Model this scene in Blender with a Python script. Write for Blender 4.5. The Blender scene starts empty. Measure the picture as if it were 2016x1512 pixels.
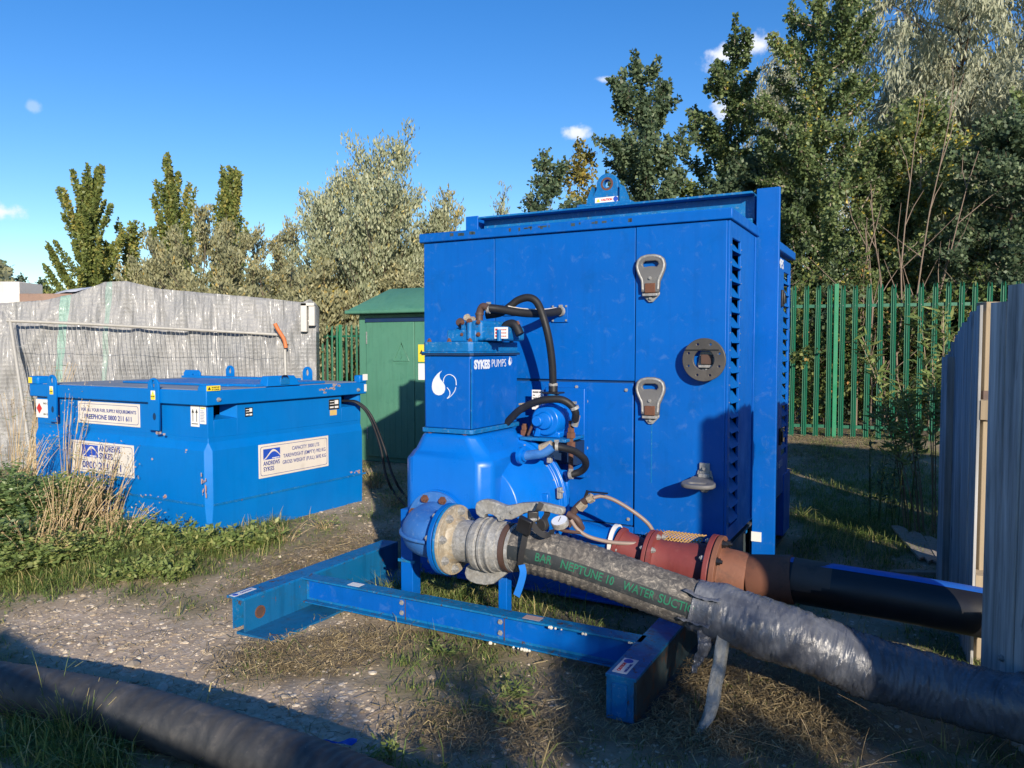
import bpy, bmesh, math, random
import numpy as np
from mathutils import Vector, Matrix, noise

R = math.radians
scn = bpy.context.scene
col = scn.collection

# ------------------------------------------------------------------ camera
F_PX = 1491.0
CAM = Vector((0, 0, 1.5))
TILT = math.atan(70 / F_PX)
cam_d = bpy.data.cameras.new('camera')
cam_d.sensor_width = 36
cam_d.lens = 36 * F_PX / 2016
cam_d.clip_end = 2000
cam = bpy.data.objects.new('camera', cam_d)
cam.location = CAM
cam.rotation_euler = (math.pi / 2 - TILT, 0, 0)
col.objects.link(cam)
scn.camera = cam

# ------------------------------------------------------------------ light
SUN_EL = R(18.8)
SH = Vector((-0.263, 0.965))            # horizontal direction the light travels
world = bpy.data.worlds.new('World')
scn.world = world
world.use_nodes = True
wn, wl = world.node_tree.nodes, world.node_tree.links
for n in list(wn):
    wn.remove(n)
w_out = wn.new('ShaderNodeOutputWorld')
w_bg = wn.new('ShaderNodeBackground')
w_bg.inputs['Strength'].default_value = 0.1
sky = wn.new('ShaderNodeTexSky')
sky.sky_type = 'NISHITA'
sky.sun_disc = False
sky.sun_elevation = SUN_EL
sky.sun_rotation = math.atan2(-SH.x, -SH.y)
sky.air_density = 1.0
sky.dust_density = 0.15
sky.ozone_density = 2.5
# a few small fair-weather clouds, placed by their direction in the sky
tc = wn.new('ShaderNodeTexCoord')
nrm = wn.new('ShaderNodeVectorMath'); nrm.operation = 'NORMALIZE'
wl.new(tc.outputs['Generated'], nrm.inputs[0])
cn = wn.new('ShaderNodeTexNoise')
cn.inputs['Scale'].default_value = 22
cn.inputs['Detail'].default_value = 8
cn.inputs['Roughness'].default_value = 0.58
wl.new(nrm.outputs[0], cn.inputs['Vector'])


def sky_dir(px, py):
    x = (px - 1008) / F_PX; z = -(py - 756) / F_PX
    c, s = math.cos(TILT), math.sin(TILT)
    return Vector((x, c + z * s, -s + z * c)).normalized()


total = None
for (px, py, wx, wy, ang, k) in [(1462, 98, 88, 26, 14, 1.0), (1192, 156, 40, 11, -4, .62), (1140, 258, 38, 23, 12, .95),
                                 (8, 417, 46, 17, -4, 1.0), (64, 209, 13, 12, 0, .28), (1440, 215, 60, 26, 5, .9),
                                 (1900, 560, 170, 45, 5, .7), (1640, 420, 90, 60, 0, .7)]:
    d = sky_dir(px, py)
    rt = Vector((d.y, -d.x, 0)).normalized(); up = rt.cross(d)
    a = R(ang)
    r2 = rt * math.cos(a) + up * math.sin(a); u2 = up * math.cos(a) - rt * math.sin(a)
    d1 = wn.new('ShaderNodeVectorMath'); d1.operation = 'DOT_PRODUCT'
    d2 = wn.new('ShaderNodeVectorMath'); d2.operation = 'DOT_PRODUCT'
    d3 = wn.new('ShaderNodeVectorMath'); d3.operation = 'DOT_PRODUCT'
    wl.new(nrm.outputs[0], d1.inputs[0]); d1.inputs[1].default_value = r2 * (F_PX / wx)
    wl.new(nrm.outputs[0], d2.inputs[0]); d2.inputs[1].default_value = u2 * (F_PX / wy)
    wl.new(nrm.outputs[0], d3.inputs[0]); d3.inputs[1].default_value = d
    p1 = wn.new('ShaderNodeMath'); p1.operation = 'MULTIPLY'; wl.new(d1.outputs['Value'], p1.inputs[0]); wl.new(d1.outputs['Value'], p1.inputs[1])
    p2 = wn.new('ShaderNodeMath'); p2.operation = 'MULTIPLY_ADD'; wl.new(d2.outputs['Value'], p2.inputs[0]); wl.new(d2.outputs['Value'], p2.inputs[1]); wl.new(p1.outputs[0], p2.inputs[2])
    ps = wn.new('ShaderNodeMath'); ps.operation = 'SQRT'; wl.new(p2.outputs[0], ps.inputs[0])
    p3 = wn.new('ShaderNodeMath'); p3.operation = 'SUBTRACT'; p3.inputs[0].default_value = 1.0; wl.new(ps.outputs[0], p3.inputs[1])
    p4 = wn.new('ShaderNodeMath'); p4.operation = 'ADD'; wl.new(p3.outputs[0], p4.inputs[0])
    sc = wn.new('ShaderNodeMath'); sc.operation = 'MULTIPLY_ADD'; wl.new(cn.outputs['Fac'], sc.inputs[0]); sc.inputs[1].default_value = 3.4; sc.inputs[2].default_value = -1.85
    wl.new(sc.outputs[0], p4.inputs[1])
    fr = wn.new('ShaderNodeMath'); fr.operation = 'GREATER_THAN'; wl.new(d3.outputs['Value'], fr.inputs[0]); fr.inputs[1].default_value = 0.0
    mr = wn.new('ShaderNodeMapRange'); mr.interpolation_type = 'SMOOTHSTEP'; wl.new(p4.outputs[0], mr.inputs['Value'])
    mr.inputs['From Min'].default_value = 0.05; mr.inputs['From Max'].default_value = 0.8; mr.inputs['To Max'].default_value = k
    m = wn.new('ShaderNodeMath'); m.operation = 'MULTIPLY'; wl.new(mr.outputs[0], m.inputs[0]); wl.new(fr.outputs[0], m.inputs[1])
    if total is None:
        total = m
    else:
        t = wn.new('ShaderNodeMath'); t.operation = 'MAXIMUM'; wl.new(total.outputs[0], t.inputs[0]); wl.new(m.outputs[0], t.inputs[1]); total = t
hs = wn.new('ShaderNodeHueSaturation')
hs.inputs['Hue'].default_value = 0.512
hs.inputs['Saturation'].default_value = 1.36
hs.inputs['Value'].default_value = 1.0
wl.new(sky.outputs[0], hs.inputs['Color'])
mx = wn.new('ShaderNodeMix'); mx.data_type = 'RGBA'
wl.new(total.outputs[0], mx.inputs['Factor']); wl.new(hs.outputs[0], mx.inputs['A'])
mx.inputs['B'].default_value = (5.6, 5.8, 6.4, 1)
wl.new(mx.outputs['Result'], w_bg.inputs['Color']); wl.new(w_bg.outputs[0], w_out.inputs['Surface'])

sun_d = bpy.data.lights.new('sun', 'SUN')
sun_d.energy = 4.0
sun_d.angle = R(0.55)
sun_d.color = (1.0, 0.89, 0.74)
sun = bpy.data.objects.new('sun', sun_d)
sv = Vector((SH.x * math.cos(SUN_EL), SH.y * math.cos(SUN_EL), -math.sin(SUN_EL)))
sun.rotation_euler = sv.to_track_quat('-Z', 'Y').to_euler()
sun.location = (5, -10, 10)
col.objects.link(sun)

scn.view_settings.view_transform = 'Standard'
scn.view_settings.look = 'None'
scn.view_settings.exposure = 0.84
scn.view_settings.gamma = 1.0
scn.view_settings.use_curve_mapping = False
scn.cycles.max_bounces = 8
scn.cycles.transparent_max_bounces = 12


# ------------------------------------------------------------------ survey helpers
def ray(px, py):
    x = (px - 1008) / F_PX; z = -(py - 756) / F_PX
    c, s = math.cos(TILT), math.sin(TILT)
    return Vector((x, c + z * s, -s + z * c))


def gnd(px, py, z=0.0):
    r = ray(px, py); t = (z - CAM.z) / r.z
    return CAM + r * t


def at(px, py, Y):
    r = ray(px, py)
    return CAM + r * (Y / r.y)


class Frame:
    def __init__(s, heading, o):
        a = R(heading)
        s.u = Vector((math.sin(a), math.cos(a), 0)); s.v = Vector((-math.cos(a), math.sin(a), 0)); s.o = Vector(o)
        s.rz = math.atan2(s.u.y, s.u.x)

    def loc(s, p):
        d = Vector(p) - s.o
        return Vector((d.dot(s.u), d.dot(s.v), d.z))

    def wor(s, x, y, z=0):
        return s.o + s.u * x + s.v * y + Vector((0, 0, z))

    def Y(s, px, py, y):
        r = ray(px, py); t = (y - (CAM - s.o).dot(s.v)) / r.dot(s.v)
        return s.loc(CAM + r * t)

    def X(s, px, py, x):
        r = ray(px, py); t = (x - (CAM - s.o).dot(s.u)) / r.dot(s.u)
        return s.loc(CAM + r * t)


B = Frame(118.3, (-0.678, 4.989, 0))
T = Frame(119.8, (-2.355, 5.828, 0))
K = Frame(116, (-1.935, 10.026, 0))


# ------------------------------------------------------------------ objects
def tag(o, label=None, cat=None, group=None, kind=None):
    if label: o['label'] = label
    if cat: o['category'] = cat
    if group: o['group'] = group
    if kind: o['kind'] = kind
    return o


def thing(name, label, cat, loc=(0, 0, 0), rz=0, group=None):
    o = bpy.data.objects.new(name, None)
    o.empty_display_size = 0.1
    o.location = loc; o.rotation_euler = (0, 0, rz)
    col.objects.link(o)
    return tag(o, label, cat, group)


def link(name, mesh, parent=None, mat=None, loc=None, rot=None, scale=None):
    o = bpy.data.objects.new(name, mesh)
    col.objects.link(o)
    if parent: o.parent = parent
    if mat and not mesh.materials: mesh.materials.append(mat)
    if loc is not None: o.location = loc
    if rot is not None: o.rotation_euler = rot
    if scale is not None: o.scale = scale
    return o


def frames_along(pts):
    pts = [Vector(p) for p in pts]
    n = len(pts); out = []
    prev = None
    for i in range(n):
        t = (pts[min(i + 1, n - 1)] - pts[max(i - 1, 0)])
        t = t.normalized() if t.length > 1e-9 else Vector((0, 0, 1))
        if prev is None:
            a = Vector((0, 0, 1)) if abs(t.z) < 0.95 else Vector((0, 1, 0))
            nn = (a - t * a.dot(t)).normalized()
        else:
            nn = (prev - t * prev.dot(t)).normalized()
        prev = nn
        out.append((t, nn, t.cross(nn)))
    return out


def spline(pts, n=10):
    pts = [Vector(p) for p in pts]
    if len(pts) < 3:
        return [pts[0].lerp(pts[1], i / n) for i in range(n + 1)]
    P = [pts[0] * 2 - pts[1]] + pts + [pts[-1] * 2 - pts[-2]]
    out = []
    for i in range(1, len(P) - 2):
        p0, p1, p2, p3 = P[i - 1], P[i], P[i + 1], P[i + 2]
        for k in range(n):
            t = k / n
            out.append(0.5 * ((2 * p1) + (-p0 + p2) * t + (2 * p0 - 5 * p1 + 4 * p2 - p3) * t * t + (-p0 + 3 * p1 - 3 * p2 + p3) * t ** 3))
    out.append(pts[-1])
    return out


class MB:
    def __init__(s):
        s.v = []; s.f = []

    def add(s, vs, fs):
        k = len(s.v); s.v += [tuple(v) for v in vs]; s.f += [tuple(i + k for i in f) for f in fs]
        return s

    def box(s, x0, x1, y0, y1, z0, z1):
        return s.add([(x0, y0, z0), (x1, y0, z0), (x1, y1, z0), (x0, y1, z0), (x0, y0, z1), (x1, y0, z1), (x1, y1, z1), (x0, y1, z1)],
                     [(0, 3, 2, 1), (4, 5, 6, 7), (0, 1, 5, 4), (1, 2, 6, 5), (2, 3, 7, 6), (3, 0, 4, 7)])

    def hexa(s, bot, top):
        n = len(bot)
        return s.add(list(bot) + list(top), [tuple(range(n - 1, -1, -1)), tuple(range(n, 2 * n))] + [(i, (i + 1) % n, n + (i + 1) % n, n + i) for i in range(n)])

    def prism(s, pts, plane, d0, d1):
        if plane == 'xz': f = lambda p, d: (p[0], d, p[1])
        elif plane == 'yz': f = lambda p, d: (d, p[0], p[1])
        else: f = lambda p, d: (p[0], p[1], d)
        return s.hexa([f(p, d0) for p in pts], [f(p, d1) for p in pts])

    def tube(s, path, r, n=12, caps=True, sq=1.0):
        fr = frames_along(path); m = len(path); vs = []; fs = []
        for i, p in enumerate(path):
            t, a, b = fr[i]
            ri = r(i / (m - 1), i) if callable(r) else (r[i] if isinstance(r, (list, tuple)) else r)
            for k in range(n):
                w = 2 * math.pi * k / n
                rr = ri(w) if callable(ri) else ri
                vs.append(Vector(p) + (a * math.cos(w) * sq + b * math.sin(w)) * rr)
        for i in range(m - 1):
            for k in range(n):
                k2 = (k + 1) % n
                fs.append((i * n + k, i * n + k2, (i + 1) * n + k2, (i + 1) * n + k))
        if caps:
            fs.append(tuple(range(n - 1, -1, -1))); fs.append(tuple(range((m - 1) * n, m * n)))
        return s.add(vs, fs)

    def cyl(s, p0, p1, r0, r1=None, n=16):
        return s.tube([p0, p1], [r0, r0 if r1 is None else r1], n)

    def lathe(s, prof, c, axis, n=32):
        """prof: (distance along axis, radius)"""
        c = Vector(c); ax = Vector(axis).normalized()
        a = Vector((0, 0, 1)) if abs(ax.z) < 0.9 else Vector((1, 0, 0))
        a = (a - ax * a.dot(ax)).normalized(); b = ax.cross(a)
        vs = []; fs = []
        for (d, r) in prof:
            for k in range(n):
                w = 2 * math.pi * k / n
                vs.append(c + ax * d + (a * math.cos(w) + b * math.sin(w)) * r)
        m = len(prof)
        for i in range(m - 1):
            for k in range(n):
                k2 = (k + 1) % n
                fs.append((i * n + k, i * n + k2, (i + 1) * n + k2, (i + 1) * n + k))
        fs.append(tuple(range(n - 1, -1, -1))); fs.append(tuple(range((m - 1) * n, m * n)))
        return s.add(vs, fs)

    def ball(s, c, r, n=8, m=6):
        prof = [(-math.cos(math.pi * i / m) * r, max(math.sin(math.pi * i / m) * r, 1e-4)) for i in range(m + 1)]
        return s.lathe(prof, c, (0, 0, 1), n)

    def mesh(s, name, mat=None, smooth=35):
        me = bpy.data.meshes.new(name)
        me.from_pydata(s.v, [], s.f)
        bm = bmesh.new(); bm.from_mesh(me)
        bmesh.ops.recalc_face_normals(bm, faces=bm.faces)
        bm.to_mesh(me); bm.free()
        if smooth:
            me.polygons.foreach_set('use_smooth', [True] * len(me.polygons))
            me.set_sharp_from_angle(angle=R(smooth))
        if mat: me.materials.append(mat)
        return me

    def build(s, name, mat, parent=None, smooth=35, bevel=0, seg=2):
        o = link(name, s.mesh(name, mat, smooth), parent)
        if bevel:
            b = o.modifiers.new('bevel', 'BEVEL'); b.width = bevel; b.segments = seg; b.limit_method = 'ANGLE'; b.angle_limit = R(40)
            b.harden_normals = False
        return o


def curve_mesh(name, outlines, thick, bevel=0.0, res=8):
    """flat plate with holes from closed 2D outlines (in local xy), thickness along z"""
    cu = bpy.data.curves.new(name, 'CURVE'); cu.dimensions = '2D'; cu.fill_mode = 'BOTH'
    cu.extrude = thick / 2; cu.bevel_depth = bevel; cu.bevel_resolution = 1
    for pts in outlines:
        sp = cu.splines.new('POLY'); sp.points.add(len(pts) - 1)
        for i, p in enumerate(pts): sp.points[i].co = (p[0], p[1], 0, 1)
        sp.use_cyclic_u = True
    o = bpy.data.objects.new(name, cu); col.objects.link(o)
    dg = bpy.context.evaluated_depsgraph_get(); dg.update()
    me = bpy.data.meshes.new_from_object(o.evaluated_get(dg))
    me.name = name
    bpy.data.objects.remove(o); bpy.data.curves.remove(cu)
    return me


def text_mesh(name, s, size, bold=0.0, sx=1.0, depth=0.0006, align='LEFT'):
    cu = bpy.data.curves.new(name, 'FONT'); cu.body = s; cu.size = size; cu.offset = bold; cu.extrude = depth
    cu.align_x = align; cu.resolution_u = 3
    o = bpy.data.objects.new(name, cu); col.objects.link(o)
    dg = bpy.context.evaluated_depsgraph_get(); dg.update()
    me = bpy.data.meshes.new_from_object(o.evaluated_get(dg))
    me.name = name
    if sx != 1.0:
        me.transform(Matrix.Diagonal((sx, 1, 1, 1)))
    bpy.data.objects.remove(o); bpy.data.curves.remove(cu)
    return me


FRONT = (R(90), 0, 0)              # lettering on a face that looks along -y
SIDE = (R(90), 0, R(90))           # lettering on a face that looks along +x


def circle(cx, cy, r, n=24):
    return [(cx + r * math.cos(2 * math.pi * i / n), cy + r * math.sin(2 * math.pi * i / n)) for i in range(n)]


def text(parent, s, loc, rot, size, mat, bold=0.0, sx=1.0, name='lettering', align='LEFT', fit=None):
    me = text_mesh(name, s, size, bold, sx, align=align)
    if fit:
        w = max(v.co.x for v in me.vertices) - min(v.co.x for v in me.vertices)
        me.transform(Matrix.Diagonal((fit / w, 1, 1, 1)))
    return link(name, me, parent, mat, loc, rot)


# ------------------------------------------------------------------ materials
MATS = {}


def nodes(name):
    m = bpy.data.materials.new(name); m.use_nodes = True
    nt = m.node_tree; b = nt.nodes['Principled BSDF']
    return m, nt, nt.nodes, nt.links, b


def noise_node(nt, vec, scale, detail=4, rough=.55, dist=0):
    n = nt.nodes.new('ShaderNodeTexNoise'); n.inputs['Scale'].default_value = scale
    n.inputs['Detail'].default_value = detail; n.inputs['Roughness'].default_value = rough; n.inputs['Distortion'].default_value = dist
    if vec is not None: nt.links.new(vec, n.inputs['Vector'])
    return n


def ramp(nt, src, stops):
    r = nt.nodes.new('ShaderNodeValToRGB')
    nt.links.new(src, r.inputs['Fac'])
    els = r.color_ramp.elements
    els[0].position = stops[0][0]; els[0].color = stops[0][1]
    els[1].position = stops[-1][0]; els[1].color = stops[-1][1]
    for p, c in stops[1:-1]:
        e = els.new(p); e.color = c
    return r


def c4(c): return (c[0], c[1], c[2], 1)


def g4(g): return (g, g, g, 1)


def mixc(nt, fac, a, b, mode='MIX'):
    m = nt.nodes.new('ShaderNodeMix'); m.data_type = 'RGBA'; m.blend_type = mode
    if isinstance(fac, float) or isinstance(fac, int): m.inputs['Factor'].default_value = fac
    else: nt.links.new(fac, m.inputs['Factor'])
    for k, x in (('A', a), ('B', b)):
        if isinstance(x, tuple): m.inputs[k].default_value = c4(x)
        else: nt.links.new(x, m.inputs[k])
    return m.outputs['Result']


def bump(nt, src, b, strength=.3, dist=.01, prev=None):
    n = nt.nodes.new('ShaderNodeBump'); n.inputs['Strength'].default_value = strength; n.inputs['Distance'].default_value = dist
    nt.links.new(src, n.inputs['Height'])
    if prev: nt.links.new(prev, n.inputs['Normal'])
    nt.links.new(n.outputs[0], b.inputs['Normal'])
    return n.outputs[0]


def stretch(nt, vec, s):
    m = nt.nodes.new('ShaderNodeMapping'); m.inputs['Scale'].default_value = s
    nt.links.new(vec, m.inputs['Vector'])
    return m.outputs[0]


def paint(name, base, alt, rough=.42, grime=.35, grime_col=(.02, .04, .035), rust=0.0, rust_col=(.12, .045, .02), streak=.3, scratch=.0, chalk=.0, spec=.5, chalk_col=(.30, .42, .52), fine=1.0):
    m, nt, N, L, b = nodes(name)
    tcn = N.new('ShaderNodeTexCoord'); o = tcn.outputs['Object']
    n1 = noise_node(nt, o, 1.7, 5, .6)
    r1 = ramp(nt, n1.outputs['Fac'], [(.3, g4(0)), (.75, g4(1))])
    c = mixc(nt, r1.outputs['Color'], base, alt)
    # runs of dirt down the face and broad faded patches
    nb_ = noise_node(nt, o, .9 * fine, 6, .62, .8)
    rb_ = ramp(nt, nb_.outputs['Fac'], [(.42, g4(0)), (.72, g4(.32 if streak else 0))])
    c = mixc(nt, rb_.outputs['Color'], c, tuple(min(1, x * .72 + .004) for x in base))
    if streak:
        n2 = noise_node(nt, stretch(nt, o, (9, 9, .7)), 2.2, 5, .65)
        r2 = ramp(nt, n2.outputs['Fac'], [(.5, g4(0)), (.8, g4(streak))])
        c = mixc(nt, r2.outputs['Color'], c, tuple(x * .45 for x in base))
    if grime:
        n3 = noise_node(nt, o, 6.5 * fine, 8, .68, .3)
        r3 = ramp(nt, n3.outputs['Fac'], [(.54, g4(0)), (.72, g4(grime))])
        c = mixc(nt, r3.outputs['Color'], c, grime_col)
    if chalk:
        n5 = noise_node(nt, o, 16 * max(1, fine), 8, .7, .5)
        r5 = ramp(nt, n5.outputs['Fac'], [(.56, g4(0)), (.74, g4(chalk))])
        c = mixc(nt, r5.outputs['Color'], c, chalk_col)
    if rust:
        n4 = noise_node(nt, o, 11 * fine, 10, .72, .6)
        r4 = ramp(nt, n4.outputs['Fac'], [(.66 - rust * .12, g4(0)), (.69 - rust * .12, g4(1))])
        c = mixc(nt, r4.outputs['Color'], c, rust_col)
    if scratch:
        n6 = noise_node(nt, stretch(nt, o, (3, 3, 40)), 3, 4, .6)
        r6 = ramp(nt, n6.outputs['Fac'], [(.7, g4(0)), (.73, g4(scratch))])
        c = mixc(nt, r6.outputs['Color'], c, (.35, .5, .65))
    L.new(c, b.inputs['Base Color'])
    nr = noise_node(nt, o, 5, 6, .6)
    rr = ramp(nt, nr.outputs['Fac'], [(.3, g4(rough - .1)), (.7, g4(rough + .16))])
    L.new(rr.outputs['Color'], b.inputs['Roughness'])
    b.inputs['Specular IOR Level'].default_value = spec
    nb = noise_node(nt, o, 3.2, 3, .5)
    bn = bump(nt, nb.outputs['Fac'], b, .12, .012)
    nb2 = noise_node(nt, o, 150, 3, .6)
    bump(nt, nb2.outputs['Fac'], b, .1, .001, bn)
    return m


BLUE = (.002, .132, .56)
BLUE2 = (.003, .155, .60)
M_can = paint('blue canopy paint', (.0, .088, .395), (.0, .103, .43), rough=.42, spec=.22, grime=.3, streak=.22, grime_col=(.0, .055, .20), chalk=.10)
M_tankp = paint('fuel tank blue paint', (.0, .135, .46), (.0, .155, .50), rough=.42, spec=.22, grime=.14, streak=.14, grime_col=(.0, .1, .28))
M_body = paint('pump body blue paint', (.0, .118, .50), (.0, .138, .55), rough=.3, spec=.4, grime=.12, streak=.12, grime_col=(.0, .08, .3))
M_worn = paint('worn blue paint', (.0, .115, .36), (.004, .15, .38), rough=.45, grime=.7, grime_col=(.012, .065, .12), chalk=.55, streak=.35, fine=3.5, rust=.12, spec=.35)
M_skid = paint('weathered skid paint', (.0, .12, .34), (.004, .155, .35), rough=.5, grime=.8, grime_col=(.025, .05, .055), rust=.6, rust_col=(.075, .04, .025), streak=.7, chalk=.35, fine=2.6, spec=.35)
M_rustskid = paint('rusted skid inside', (.02, .06, .08), (.05, .05, .045), rough=.7, grime=.8, grime_col=(.035, .025, .018), rust=.9, rust_col=(.085, .04, .022), streak=.5)
M_elbow = paint('faded elbow paint', (.02, .13, .42), (.05, .17, .45), rough=.5, grime=.5, chalk=.55, grime_col=(.01, .075, .26), fine=2.2, chalk_col=(.24, .34, .5))
M_dkblue = paint('dark blue gasket and recess shade', (.002, .02, .07), (.002, .03, .1), rough=.6, grime=.3)  # shade of recesses and openings put into the colour; also the lid gasket
M_shade = paint('shaded casing blue', (.0, .035, .14), (.0, .045, .17), rough=.6, grime=.3)  # canopy blue darkened to stand for shade behind panels and louvres
M_vent = paint('louvre paint', (.0, .10, .38), (.0, .115, .42), rough=.45, spec=.2, grime=.25, streak=.2)
M_kiosk = paint('kiosk green paint', (.06, .19, .125), (.08, .225, .15), rough=.5, grime=.45, grime_col=(.03, .12, .08), streak=.35, chalk=.0)
M_pal = paint('palisade green paint', (.006, .10, .055), (.01, .13, .07), rough=.42, grime=.3, grime_col=(.01, .04, .03), streak=.3)
M_palpost = paint('palisade post green', (.012, .19, .085), (.018, .21, .1), rough=.42, grime=.2, streak=.2)
M_red = paint('red oxide paint', (.155, .028, .028), (.21, .048, .044), rough=.55, grime=.55, grime_col=(.085, .03, .03), streak=.35, fine=2.2, chalk=.2, chalk_col=(.33, .15, .13))
M_brown = paint('brown coated steel', (.16, .062, .036), (.23, .10, .058), rough=.7, grime=.75, grime_col=(.075, .04, .028), streak=.4, fine=2.5, chalk=.25, chalk_col=(.30, .17, .11))
M_rust = paint('rusty steel', (.09, .036, .022), (.16, .065, .036), rough=.8, grime=.8, grime_col=(.03, .02, .016), streak=.2, fine=9, chalk=.3, chalk_col=(.2, .17, .14))
M_darkrust = paint('dark rusty pipe', (.06, .035, .03), (.10, .055, .04), rough=.6, grime=.5, grime_col=(.02, .02, .02), streak=.2)
M_black = paint('black rubber', (.009, .010, .013), (.015, .016, .02), rough=.5, spec=.35, grime=.25, grime_col=(.07, .065, .06), streak=.05)
M_blk = paint('black plastic', (.010, .010, .012), (.014, .014, .016), rough=.38, grime=.3, grime_col=(.03, .035, .05), streak=.0)
M_white = paint('white sticker', (.72, .71, .69), (.66, .66, .65), rough=.45, grime=.2, grime_col=(.45, .42, .38), streak=.1)
M_cream = paint('cream printed plate', (.66, .61, .55), (.6, .56, .51), rough=.5, grime=.35, grime_col=(.4, .36, .32), streak=.1)
M_yellow = paint('yellow sticker', (.75, .60, .04), (.7, .56, .05), rough=.45, grime=.2, grime_col=(.4, .3, .05), streak=.1)
M_ink = paint('navy print', (.02, .045, .22), (.03, .05, .25), rough=.6, grime=.1, streak=0)
M_inkb = paint('black print', (.015, .015, .018), (.02, .02, .02), rough=.6, grime=.1, streak=0)
M_inkr = paint('red print', (.5, .02, .02), (.45, .03, .03), rough=.6, grime=.1, streak=0)
M_logo = paint('blue logo print', (.01, .06, .40), (.02, .07, .42), rough=.5, grime=.1, streak=0)
M_decal = paint('pale decal', (.62, .66, .72), (.58, .62, .68), rough=.5, grime=.3, grime_col=(.3, .42, .55), streak=.15)
M_green = paint('green hose print', (.005, .11, .06), (.01, .14, .08), rough=.75, grime=1.0, grime_col=(.025, .04, .04), streak=.0, fine=6)
M_foam = paint('pale foam scraps', (.6, .58, .5), (.66, .63, .56), rough=.8, grime=.3, grime_col=(.35, .3, .2))
M_pinkchip = paint('chipped primer', (.42, .25, .22), (.33, .30, .29), rough=.7, grime=.5, grime_col=(.2, .14, .1))
M_grey = paint('grey plastic', (.5, .48, .44), (.55, .53, .5), rough=.6, grime=.2, grime_col=(.35, .3, .25))
M_glass = paint('gauge face', (.68, .72, .78), (.7, .74, .8), rough=.15, grime=.1, grime_col=(.5, .55, .6))
M_meshwire = paint('galvanised fence wire', (.3, .3, .29), (.36, .36, .34), rough=.5, grime=.2, grime_col=(.2, .2, .2))
M_orange = paint('rusty orange tube', (.48, .13, .04), (.55, .17, .05), rough=.6, grime=.4, grime_col=(.25, .09, .04))


def galv_mat(name, lo, hi, mud, mudamt, metal=.35):
    m, nt, N, L, b = nodes(name)
    o = N.new('ShaderNodeTexCoord').outputs['Object']
    n1 = noise_node(nt, o, 42, 8, .7, .8)
    r1 = ramp(nt, n1.outputs['Fac'], [(.36, c4(lo)), (.52, c4(tuple((a_ + b_) / 2 for a_, b_ in zip(lo, hi)))), (.66, c4(hi))])
    vo = N.new('ShaderNodeTexVoronoi'); vo.inputs['Scale'].default_value = 120; L.new(o, vo.inputs['Vector'])
    rv2 = ramp(nt, vo.outputs['Color'], [(.2, g4(.75)), (.8, g4(1.1))])
    c = mixc(nt, .6, r1.outputs['Color'], rv2.outputs['Color'], 'MULTIPLY')
    n2 = noise_node(nt, o, 17, 8, .72, .5)
    r2 = ramp(nt, n2.outputs['Fac'], [(.45, g4(0)), (.62, g4(mudamt))])
    c = mixc(nt, r2.outputs['Color'], c, mud)
    n3 = noise_node(nt, o, 75, 6, .7)
    r3 = ramp(nt, n3.outputs['Fac'], [(.63, g4(0)), (.70, g4(.7))])
    c = mixc(nt, r3.outputs['Color'], c, (.50, .49, .47))
    L.new(c, b.inputs['Base Color']); b.inputs['Metallic'].default_value = metal
    rr = ramp(nt, n1.outputs['Fac'], [(.3, g4(.38)), (.7, g4(.62))]); L.new(rr.outputs['Color'], b.inputs['Roughness'])
    bump(nt, n3.outputs['Fac'], b, .15, .0012)
    return m


M_galv = galv_mat('galvanised steel', (.20, .205, .21), (.40, .40, .39), (.24, .215, .175), .45, .15)
M_galvbr = galv_mat('muddy galvanised steel', (.22, .195, .15), (.42, .38, .31), (.30, .23, .145), .8, .0)


def wood_mat(name, a, b_, dark, sc=1.0, rough=.8):
    m, nt, N, L, b = nodes(name)
    tcn = N.new('ShaderNodeTexCoord'); o = tcn.outputs['Object']
    oi = N.new('ShaderNodeObjectInfo')
    va = N.new('ShaderNodeVectorMath'); va.operation = 'ADD'; L.new(o, va.inputs[0])
    cx = N.new('ShaderNodeCombineXYZ'); mm = N.new('ShaderNodeMath'); mm.operation = 'MULTIPLY'; mm.inputs[1].default_value = 37
    L.new(oi.outputs['Random'], mm.inputs[0]); L.new(mm.outputs[0], cx.inputs[0]); L.new(mm.outputs[0], cx.inputs[1]); L.new(cx.outputs[0], va.inputs[1])
    g = noise_node(nt, stretch(nt, va.outputs[0], (30 * sc, 30 * sc, 1.6 * sc)), 1.0, 6, .6, .4)
    r = ramp(nt, g.outputs['Fac'], [(.3, c4(a)), (.7, c4(b_))])
    k = noise_node(nt, stretch(nt, va.outputs[0], (14 * sc, 14 * sc, 2.4 * sc)), 1.0, 4, .6, 1.2)
    rk = ramp(nt, k.outputs['Fac'], [(.62, g4(0)), (.72, g4(.75))])
    c = mixc(nt, rk.outputs['Color'], r.outputs['Color'], dark)
    hv = N.new('ShaderNodeHueSaturation'); L.new(c, hv.inputs['Color'])
    mv = N.new('ShaderNodeMapRange'); L.new(oi.outputs['Random'], mv.inputs['Value']); mv.inputs['To Min'].default_value = .8; mv.inputs['To Max'].default_value = 1.2
    L.new(mv.outputs[0], hv.inputs['Value'])
    L.new(hv.outputs[0], b.inputs['Base Color']); b.inputs['Roughness'].default_value = rough
    bump(nt, g.outputs['Fac'], b, .5, .003)
    return m


M_board = wood_mat('weathered hoarding boards', (.16, .16, .155), (.52, .51, .50), (.045, .045, .047))
M_boardred = wood_mat('board edge', (.16, .12, .09), (.22, .18, .14), (.07, .05, .04))
M_newwood = wood_mat('fresh sawn timber', (.27, .21, .14), (.34, .27, .18), (.17, .12, .08))
M_oldplank = wood_mat('grey broken plank', (.20, .17, .14), (.30, .26, .22), (.08, .065, .05))


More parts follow.
